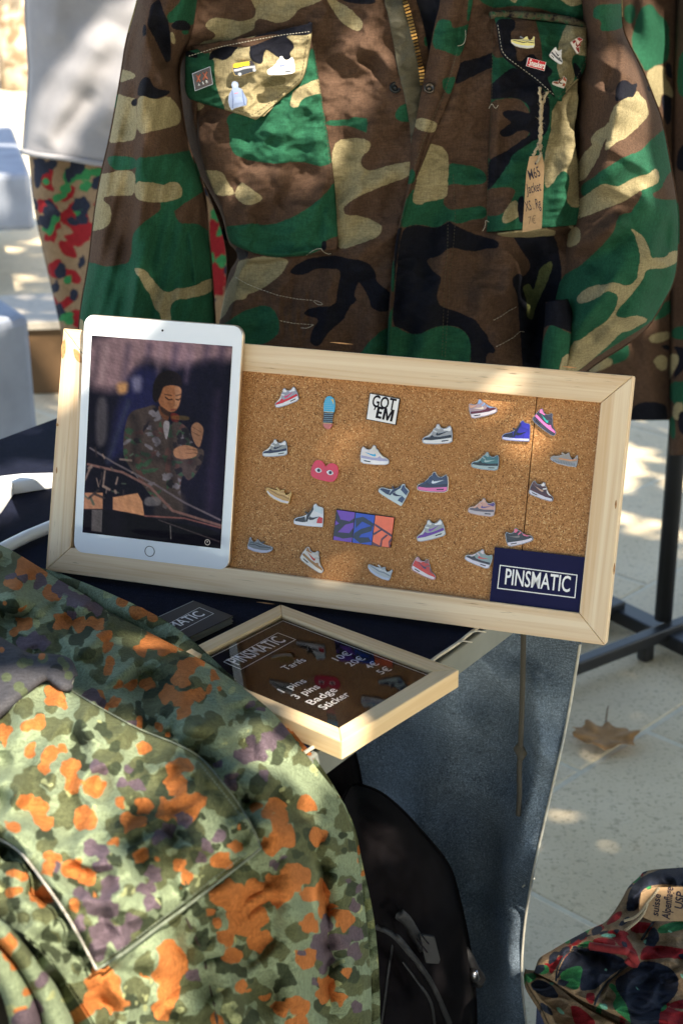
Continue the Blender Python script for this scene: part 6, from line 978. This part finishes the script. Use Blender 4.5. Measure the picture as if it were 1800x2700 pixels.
for s, a_, b_, c_ in (('suisse', (1332, 556), (1356, 350), .0072), ('Alpenflage', (1440, 588), (1474, 286), .0082), ('USP', (1560, 490), (1580, 330), .0082)): lettering_px(s, Z('L', [a_])[0], Z('L', [b_])[0], tp2, TN2, c_, m_ink, tg2, .02, .1)
for q in ([(1225, 435), (1190, 500), (1110, 570), (1060, 585), (1010, 600)], [(1230, 440), (1200, 520), (1150, 590), (1090, 640), (1020, 690)], [(1225, 435), (1290, 360), (1340, 290)]):
    q = smoothline(Z('L', q), 24); P = on_plane(q[:, 0], q[:, 1], tp2+TN2*.0022, TN2); tube('twine', P, .0016, m_twine, tg2, 6)
# ------------------------------------------------------------------ background: second rail with more woodland jackets
r2k = thing('garment_rack', 'black steel garment rack standing on the pavement behind the table', 'garment rack', (.627, 2.758, 0))
pA, pB = np.array([.40, 2.545, .045]), np.array([1.45, 3.30, .045]); ub = (pB-pA)/np.linalg.norm(pB-pA); vb_ = np.cross(zup, ub)
box('base_bar', pA-ub*.3, ub, vb_, zup, ((0, 1.6), (-.013, .013), (-.013, .013)), m_black_metal, r2k, .003)
pb = np.array([.627, 2.735, .06]); tube('post', [pb, pb+zup*1.55], .0175, m_black_metal, r2k, 12); tube('collar', [pb+zup*.47, pb+zup*.53], .022, m_black_metal, r2k, 12)
pb2 = pb+ub*.95; tube('post', [pb2, pb2+zup*1.55], .0175, m_black_metal, r2k, 12); tube('top_bar', [pb+zup*1.55-ub*.5, pb2+zup*1.55], .015, m_black_metal, r2k, 10)
for c in (np.array([.585, 2.678, 0]), np.array([1.25, 3.156, 0])): box('caster', c, ub, vb_, zup, ((-.013, .013), (-.013, .013), (0, .05)), m_black_metal, r2k, .006)
box('cross_foot', pb-zup*.015, vb_, ub, zup, ((-.42, .42), (-.022, .022), (-.03, .0)), m_black_metal, r2k, .003); box('low_shelf', pb+vb_*.10-zup*.02, ub, vb_, zup, ((-.35, .0), (0, .10), (0, .02)), m_black_metal, r2k, .003)
J2 = dict(green=pl('H', [(750, 490), (860, 100), (920, 60), (1000, 40), (1060, 150), (1190, 250), (1190, 680), (1060, 720), (910, 800), (880, 700)], [(680, 60), (820, 40), (800, 260), (700, 260)])+pl('I', [(1080, 1000), (1280, 960), (1250, 1080), (1100, 1180), (950, 1210)], [(350, 1560), (720, 1400), (760, 1600), (600, 1690), (360, 1660)]), tan=pl('H', [(920, 810), (1060, 710), (1150, 740), (1130, 830), (1230, 1000), (1230, 1100), (1100, 1010), (1080, 1250), (1000, 1000)])+pl('I', [(320, 1600), (560, 1610), (560, 1690), (450, 1740), (280, 1800)], [(940, 1400), (1020, 1340), (1200, 1310), (1210, 1400), (1030, 1460)], [(1000, 1640), (1090, 1570), (1170, 1600), (1170, 1740), (1080, 1760)]), brown=[], black=pl('H', [(1150, 680), (1210, 700), (1230, 900), (1150, 830)], [(1100, 1040), (1220, 1060), (1210, 1350), (1150, 1400), (1110, 1200)])+pl('I', [(780, 2100), (1180, 2100), (1150, 2400), (760, 2400)], [(1060, 1480), (1200, 1460), (1200, 1540)])+rand_blobs(3, 1560, 1740, -200, 0, 50, 40))
def bgw(Y0, R_, sd, amp=.012):
    def f(X, Y, S, T): c = np.sqrt(np.clip(1-(2*S-1)**2, 0, 1)); return on_y(X, Y, Y0-R_*c-amp*c*(np.sin(X/17+sd+.5*np.sin(Y/120))+wob(X, Y*.3, 40, sd)))
    return f
j2 = thing('rack_jacket', 'woodland camouflage jacket on the rack directly behind the field jacket sleeve', 'jacket', (.5, 2.62, .62), 'jackets on the garment rack')
for bk_ in (0, 1): panel('jacket_back' if bk_ else 'jacket_front', [(1520, -250), (1440, -150), (1430, 300), (1430, 700), (1440, 1110)], [(1720, -260), (1785, -150), (1795, 300), (1790, 700), (1770, 1108)], bgw(2.55 if not bk_ else 2.57, .07*(1-2.2*bk_), 2), m_wood_camo, j2, J2, 7)
J3 = dict(green=pl('H', [(1300, 600), (1400, 540), (1420, 1100), (1290, 1060), (1270, 900)])+pl('I', [(1220, 1270), (1420, 1250), (1420, 1420), (1200, 1400)], [(1180, 2280), (1250, 2240), (1260, 2500), (1200, 2520)])+rand_blobs(5, 1780, 2100, -200, 1150, 60, 40), tan=pl('I', [(1190, 1560), (1290, 1570), (1310, 1650), (1240, 1750), (1160, 1920), (1150, 1700)], [(1230, 2120), (1344, 2080), (1344, 2300), (1220, 2300)])+rand_blobs(4, 1790, 2100, -200, 1150, 50, 30), brown=[], black=pl('I', [(1210, 1470), (1380, 1500), (1380, 1700), (1250, 1850), (1200, 1870), (1300, 1650), (1280, 1550)], [(1290, 2200), (1400, 2200), (1400, 2500), (1280, 2420)])+rand_blobs(5, 1790, 2100, -200, 1150, 50, 30))
j3 = thing('rack_jacket', 'longer camouflage jacket at the far side of the rack post', 'jacket', (.7, 2.50, .55), 'jackets on the garment rack')
for bk_ in (0, 1): panel('jacket_back' if bk_ else 'jacket_front', [(1800, -250), (1785, -100), (1772, 300), (1768, 700), (1762, 1000), (1766, 1200)], [(2050, -260), (2120, -150), (2150, 300), (2160, 700), (2160, 1200)], bgw(2.52 if not bk_ else 2.54, .07*(1-2.2*bk_), 6), m_wood_camo, j3, J3, 8)
for q, jj, yy in (((1610, -255), j2, 2.56), ((1930, -255), j3, 2.53)):
    tp_ = on_y(np.array([q[0]*1.]), np.array([q[1]*1.]), np.array([yy]))[0]; tube('hanger_hook', [tp_, tp_+zup*.06, tp_+zup*.22], .002, m_silver, jj, 5)
# sweatshirt and red camouflage trousers further back on the left
rl = thing('display_rail', 'black rail carrying the grey sweatshirt and red camouflage trousers', 'clothes rail', (-.3, 3.25, 0))
tube('top_bar', [(-1.75, 3.25, 1.92), (1.3, 3.25, 1.92)], .014, m_black_metal, rl, 10)
for x in (-1.75, 1.3): tube('post', [(x, 3.25, 0), (x, 3.25, 1.92)], .014, m_black_metal, rl, 10); tube('foot', [(x, 3.0, .015), (x, 3.5, .015)], .015, m_black_metal, rl, 8)
def swf(sg):
    def f(X, Y, S, T): c = np.sqrt(np.clip(1-(2*S-1)**2, 0, 1)); b = .10*c; b = b if sg < 0 else b+c*(ridge(X, Y, [(300, 60), (210, 200), (140, 330), (110, 390)], 42, .03)+ridge(X, Y, [(380, 120), (330, 200), (260, 330)], 36, .022)-ridge(X, Y, [(260, 240), (180, 330), (140, 390)], 26, .02)+ridge(X, Y, [(150, -50), (140, 120)], 30, .014)+.006*wob(X, Y, 60, 4)); return on_y(X, Y, 3.2-b*(1 if sg > 0 else -.8))
    return f
sw_ = thing('sweatshirt', 'heather grey sweatshirt with raw hem hanging above red camouflage trousers', 'sweatshirt', (-.3, 3.2, .88))
swL, swR = [(150, -420), (80, -300), (72, -150), (68, 0), (72, 100), (80, 190), (72, 280), (66, 350), (62, 400)], [(640, -420), (715, -300), (718, -150), (720, 0), (720, 100), (718, 200), (712, 300), (705, 400), (700, 478)]
panel('front', swL, swR, swf(1), m_sweat, sw_, None, 9, .004); panel('back', swL, swR, swf(-1), m_sweat, sw_, None, 20, .004)
q = smoothline([(62, 398), (100, 408), (180, 416), (290, 436), (450, 452), (700, 478)], 60); S_ = (q[:, 0]-62)/640; tube('hem', swf(1)(q[:, 0], q[:, 1], S_, 0)-np.array([0, .004, 0]), .006, m_sweat, sw_, 6)
q = on_y(np.array([395.]), np.array([-440.]), np.array([3.2]))[0]; tube('hanger_hook', [q-zup*.08, q, (q[0], 3.24, 1.9), (q[0], 3.25, 1.936)], .003, m_silver, sw_, 6)
at2 = thing('camo_trousers', 'red camouflage trousers hanging below the grey sweatshirt', 'trousers', (-.3, 3.2, .05))
AT = dict(red=rand_blobs(150, 80, 680, 420, 1300, 27, 22, 1.2), green=rand_blobs(120, 80, 680, 420, 1300, 22, 14, 1.2), navy=rand_blobs(150, 80, 680, 420, 1300, 16, 25, .6), mint=rand_blobs(7, 80, 680, 420, 1300, 10, 8))
AT['red'] += pl('N', [(380, 1700), (470, 1620), (540, 1680), (500, 1800), (560, 1900), (420, 1850)], [(640, 2060), (760, 1950), (880, 2100), (880, 2300), (700, 2300)])+pl('G', [(1320, 480), (1440, 480), (1480, 700), (1460, 1200), (1340, 1200), (1310, 700)]); AT['navy'] += pl('N', [(340, 1560), (460, 1560), (430, 1700), (380, 1900), (330, 1800)], [(640, 1640), (720, 1680), (700, 1800), (650, 1800)]); AT['green'] += pl('N', [(680, 1680), (800, 1640), (920, 1680), (880, 1780), (760, 1760), (700, 1840)])
m_alp_bg = m_alp
for sg in (1, -1): panel('trouser_front' if sg > 0 else 'trouser_back', [(80, 405), (92, 540), (112, 640), (140, 760), (160, 850), (185, 960), (215, 1150), (230, 1330)], [(700, 470), (690, 600), (670, 760), (650, 900), (630, 1150), (620, 1330)], lambda X, Y, S, T: on_y(X, Y, 3.23-sg*(.07*np.sqrt(np.clip(1-(2*S-1)**2, 0, 1))+.012*np.sin(S*22+T*5)*(sg > 0))), m_alp, at2, AT, 8, .003)
# stone bench and plinth, carton
c0 = on_z(np.array([82., 34, -260, -330]), np.array([458., 331, 330, 470]), np.full(4, .47))
bn_ = thing('stone_bench', 'blue grey stone bench slab behind the red camouflage trousers', 'bench', c0.mean(0)*[1, 1, 0])
ex, ey = np.array([1., 0, 0]), np.array([0, 1., 0]); O0 = np.zeros(3)
prism('seat_slab', c0[:, :2], O0, ex, ey, zup, .27, .47, m_stone, bn_, .02)
prism('leg', (c0[:, :2]-c0.mean(0)[:2])*.72+c0.mean(0)[:2]-[.22, 0], O0, ex, ey, zup, 0, .269, m_stone, bn_, .01)
c1 = on_z(np.array([78., 0, -200, -100]), np.array([829., 778, 800, 880]), np.full(4, .50)); pb_ = prism('stone_plinth', c1[:, :2], O0, ex, ey, zup, 0, .50, m_stone, None, .02); tag(pb_, 'waist low blue grey stone plinth beside the denim covered table', 'plinth')
cq = on_z(np.array([150., 300, 230, 90]), np.array([1120., 1090, 1000, 1010]), np.full(4, .02)); cx_ = thing('carton', 'brown cardboard carton with pale lid beside the stone plinth', 'carton', cq.mean(0)*[1, 1, 0]); cc = cq.mean(0)[:2]+[.0, .25]
prism('carton_body', [(cc[0]-.22, cc[1]-.15), (cc[0]+.2, cc[1]-.10), (cc[0]+.16, cc[1]+.2), (cc[0]-.25, cc[1]+.15)], O0, ex, ey, zup, .001, .20, m_card_box, cx_, .004); prism('lid', [(cc[0]-.25, cc[1]-.17), (cc[0]+.23, cc[1]-.12), (cc[0]+.18, cc[1]+.23), (cc[0]-.28, cc[1]+.17)], O0, ex, ey, zup, .201, .225, plain('pale board', (.45, .40, .33), .8, .1), cx_, .003)
# fallen leaves
LEAF = [(0, -.5), (.06, -.2), (.30, -.36), (.26, -.18), (.50, -.10), (.34, .02), (.48, .26), (.24, .22), (.20, .36), (0, .55), (-.16, .34), (-.26, .24), (-.46, .30), (-.34, .04), (-.52, -.06), (-.28, -.16), (-.30, -.34), (-.07, -.2)]
LEAF = [tuple(q_) for q_ in chaikin(np.array(LEAF)*(.62+.38*.40/np.hypot(*np.array(LEAF).T))[:, None]*[1.15, .95], 1)]
def leaf(name, label, pos, size, rot, col, curl=.25):
    c, s = math.cos(rot), math.sin(rot); ctr = (0, 0); pts = [ctr]+[(x*.5, y*.5) for x, y in LEAF]+LEAF; V = []
    for x, y in pts: r2_ = x*x+y*y; V.append((pos[0]+size*(c*x-s*y), pos[1]+size*(s*x+c*y), pos[2]+.006+size*(curl*r2_*(.6+.8*math.sin(3*math.atan2(y, x)+1)**2)+.05*(1-min(1, r2_*3)))))
    n = len(LEAF); F = [[0, 1+i, 1+(i+1) % n] for i in range(n)]+[[1+i, 1+n+i, 1+n+(i+1) % n, 1+(i+1) % n] for i in range(n)]
    o_ = thing(name, label, 'leaf', pos, 'fallen plane leaves'); b = meshobj('blade', V, F, plain('dry leaf %s' % label[:6], col, .8, .25, 60), o_, True); solid(b, .0008)
    st = [np.array(V[1+n+0]), np.array(V[1+n+0])+np.array([size*.20*s, -size*.2*c, .012]), np.array(V[1+n+0])+np.array([size*.45*s, -size*.45*c, .004])]; tube('stalk', st, .0015, m_card_box, o_, 5)
leaf('fallen_leaf', 'curled tan leaf lying on the paving near the rack foot', on_z(np.array([1592.]), np.array([1960.]), np.array([0.]))[0], .115, 2.9, (.36, .18, .06), .55); leaf('fallen_leaf', 'orange leaf on the ground beside the stone plinth', on_z(np.array([104.]), np.array([908.]), np.array([0.]))[0], .09, .8, (.62, .22, .05), .5)
# ------------------------------------------------------------------ trees: one far trunk in view, one crown overhead that shades the stall
m_bark, t, p = newmat('mottled plane bark'); t.links.new(mixc(t, ramp(t, noise(t, 7, 4), .42, .58), (.20, .13, .075, 1), (.58, .49, .36, 1)), p.inputs['Base Color']); p.inputs['Roughness'].default_value = .9; bumpn(t, p, noise(t, 20, 4), .4, .01)
m_leaf, t, p = newmat('plane foliage'); t.links.new(mixc(t, noise(t, 3), (.045, .085, .02, 1), (.09, .13, .03, 1)), p.inputs['Base Color']); p.inputs['Roughness'].default_value = .6
def leaves(name, C_, sizes, mat, parent, flat=.5):
    n = len(C_); u = rng.normal(0, 1, (n, 3)); u /= np.linalg.norm(u, axis=1)[:, None]; nr = rng.normal(0, 1, (n, 3)); nr[:, 2] += 1.2; nr /= np.linalg.norm(nr, axis=1)[:, None]
    u = u-(u*nr).sum(1)[:, None]*nr; u /= np.linalg.norm(u, axis=1)[:, None]; v = np.cross(nr, u); base = np.array([(0, -.5), (.38, -.38), (.5, .05), (.22, .25), (0, .55), (-.22, .25), (-.5, .05), (-.38, -.38)])
    V = C_[:, None]+sizes[:, None, None]*(base[None, :, :1]*u[:, None]+base[None, :, 1:]*v[:, None])+nr[:, None]*(sizes[:, None, None]*.12*(np.abs(base[None, :, :1])-.25)); k = 8
    F = (np.arange(n)[:, None]*k+np.arange(k)[None]); o_ = meshobj(name, V.reshape(-1, 3), F, mat, parent, False); o_['kind'] = 'stuff'; return o_
ft = thing('far_plane_tree', 'pale barked plane tree trunk with a green shoot beyond the grey sweatshirt', 'tree', (-2.38, 12., 0))
tube('trunk', [(-2.30, 12., 0), (-2.36, 12., .25), (-2.42, 12., .8), (-2.5, 12., 2.2), (-2.4, 12.1, 4.5), (-2.2, 12.3, 7)], [.24, .17, .14, .13, .11, .06], m_bark, ft, 12)
for a_, b_ in (((-2.46, 12, 3.2), (-3.8, 12.6, 6.0)), ((-2.4, 12.1, 4.3), (-.9, 12.4, 6.8)), ((-2.4, 12.1, 4.0), (-2.6, 10.8, 6.2))): tube('limb', [a_, (np.array(a_)+b_)/2+[0, 0, .2], b_], [.08, .05, .02], m_bark, ft, 8)
cc_ = np.array([-2.3, 12.2, 6.6])+rng.normal(0, 1, (2600, 3))*[1.3, 1.2, .85]; leaves('crown', cc_, rng.uniform(.12, .22, 2600), m_leaf, ft)
m_shoot = plain('young leaf', (.34, .44, .04), .6, .2, 40); sc_ = np.array([-2.27, 11.7, .95])+rng.normal(0, .055, (26, 3)); leaves('shoot', sc_, rng.uniform(.05, .09, 26), m_shoot, ft)
# shading tree: crown stands sunward of the stall; its gaps let the dapples through
def hit(px, py, kind, arg=None):
    x, y = np.array([float(px)]), np.array([float(py)])
    if kind == 'j': return on_y(x, y, np.array([yb_(px, py)-.03 if 480 < px < 1530 else 1.73]))[0]
    if kind == 'y': return on_y(x, y, np.array([arg]))[0]
    if kind == 'z': return on_z(x, y, np.array([arg]))[0]
    if kind == 'b': return on_plane(x, y, bo, bn)[0]
    if kind == 'f': return fl_where()(x, y, 0, 0)[0]
    if kind == 'd': return on_plane(x, y, KC, no)[0]
SPOTS = [(770, 190, 40, 'j'), (700, 290, 22, 'j'), (815, 140, 20, 'j'), (1005, 120, 20, 'j'), (1035, 80, 12, 'j'), (640, 480, 10, 'j'), (1620, 380, 36, 'j'), (1600, 440, 40, 'j'), (1560, 480, 36, 'j'), (1640, 470, 26, 'j'), (1518, 450, 26, 'j'), (1522, 510, 22, 'j'), (390, 300, 16, 'j'),
 (1690, 130, 34, 'y', 2.5), (1715, 220, 30, 'y', 2.5), (1785, 200, 26, 'y', 2.5), (1640, 860, 14, 'y', 2.5), (345, 150, 40, 'y', 3.1), (190, 260, 24, 'y', 3.1), (125, 375, 30, 'y', 3.1),
 (560, 850, 14, 'b'), (140, 1000, 10, 'b'), (690, 1300, 4, 'b'),
 (30, 1270, 60, 'z', .766), (120, 1255, 30, 'z', .766), (895, 1910, 34, 'z', .768), (860, 1885, 24, 'z', .768), (1180, 1668, 8, 'z', .75),
 (60, 1960, 90, 'f'), (180, 1950, 60, 'f'), (270, 2010, 60, 'f'), (100, 2090, 90, 'f'), (60, 2230, 80, 'f'), (130, 2330, 60, 'f'), (60, 2340, 100, 'f'), (180, 2470, 90, 'f'), (260, 2600, 90, 'f'), (310, 2670, 80, 'f'), (400, 2600, 30, 'f'), (470, 2120, 22, 'f'), (510, 2170, 16, 'f'), (700, 1960, 26, 'f'), (740, 2010, 30, 'f'), (560, 1985, 16, 'f'), (240, 2290, 20, 'f'), (430, 1990, 20, 'f'), (30, 2600, 40, 'f'), (20, 2500, 40, 'f'),
 (1395, 2320, 24, 'd'), (1375, 2400, 18, 'd'), (1360, 2480, 14, 'd'), (1000, 2250, 8, 'y', 1.36), (1000, 2300, 10, 'y', 1.36), (1150, 2540, 12, 'y', 1.36), (1210, 2620, 10, 'y', 1.36),
 (1535, 1990, 6, 'z', 0), (1520, 2165, 8, 'z', 0), (1590, 2466, 10, 'z', .375), (1470, 2500, 8, 'z', .375)]
# frame across the sun direction
su = np.cross(zup, SUN); su /= np.linalg.norm(su); sv = np.cross(SUN, su); CEN = np.array([0., 1.5, .8])
gaps = []
for s in SPOTS:
    P = hit(*s[:2], s[3], s[4] if len(s) > 4 else None); dz = (P-CAM)@FW; gaps.append(((P-CEN)@su, (P-CEN)@sv, s[2]*dz/FPX*1.0))
gaps = np.array(gaps)
def crown_pts(n, a0, a1, b0, b1, sizes, keep):
    a = rng.uniform(a0, a1, n); b = rng.uniform(b0, b1, n); d = rng.uniform(2.3, 3.9, n); ok = np.ones(n, bool)
    for g in gaps: ok &= np.hypot(a-g[0], b-g[1]) > g[2]*1.25+sizes*(.5 if g[2] > .0075 else .22)
    ok &= keep(a, b, ok); return (CEN+a[:, None]*su+b[:, None]*sv+d[:, None]*SUN)[ok], sizes[ok]
core = crown_pts(16000, -1.15, 1.5, -1.6, 1.35, rng.uniform(.05, .12, 16000), lambda a, b, o: o)
cl_ = [(rng.uniform(-3.5, 4.5), rng.uniform(-2.4, 4.2), rng.uniform(.06, .20)) for _ in range(230)]
def dapple(a, b, o):
    k = np.ones(len(a), bool)
    for x, y, r in cl_: k &= np.hypot(a-x, (b-y)*1.2) > r
    return k
outer = crown_pts(17000, -3.2, 4.2, -2.3, 3.6, rng.uniform(.09, .18, 17000), lambda a, b, o: dapple(a, b, o) & ~((a > -1.1) & (a < 1.45) & (b > -1.55) & (b < 1.3)))
shd = thing('shade_tree', 'plane tree behind the photographer whose crown dapples the stall with light', 'tree', (2.9, -3.4, 0))
cpos = CEN+SUN*3.2
tube('trunk', [(2.9, -3.4, 0), (2.85, -3.3, 1.0), (2.7, -3.0, 2.0), (2.3, -2.2, 3.0), (2.0, -1.7, 3.9)], [.30, .22, .19, .15, .08], m_bark, shd, 12)
for e in ((1.7, -1.6, .3), (2.3, .2, .4), (2.5, 1.8, .6)): tube('limb', [(2.3, -2.2, 3.0), tuple((np.array([2.3, -2.2, 3.3])+cpos+np.array(e))/2), tuple(cpos+np.array(e))], [.09, .05, .015], m_bark, shd, 7)
leaves('crown', core[0], core[1], m_leaf, shd); leaves('crown', outer[0], outer[1], m_leaf, shd)
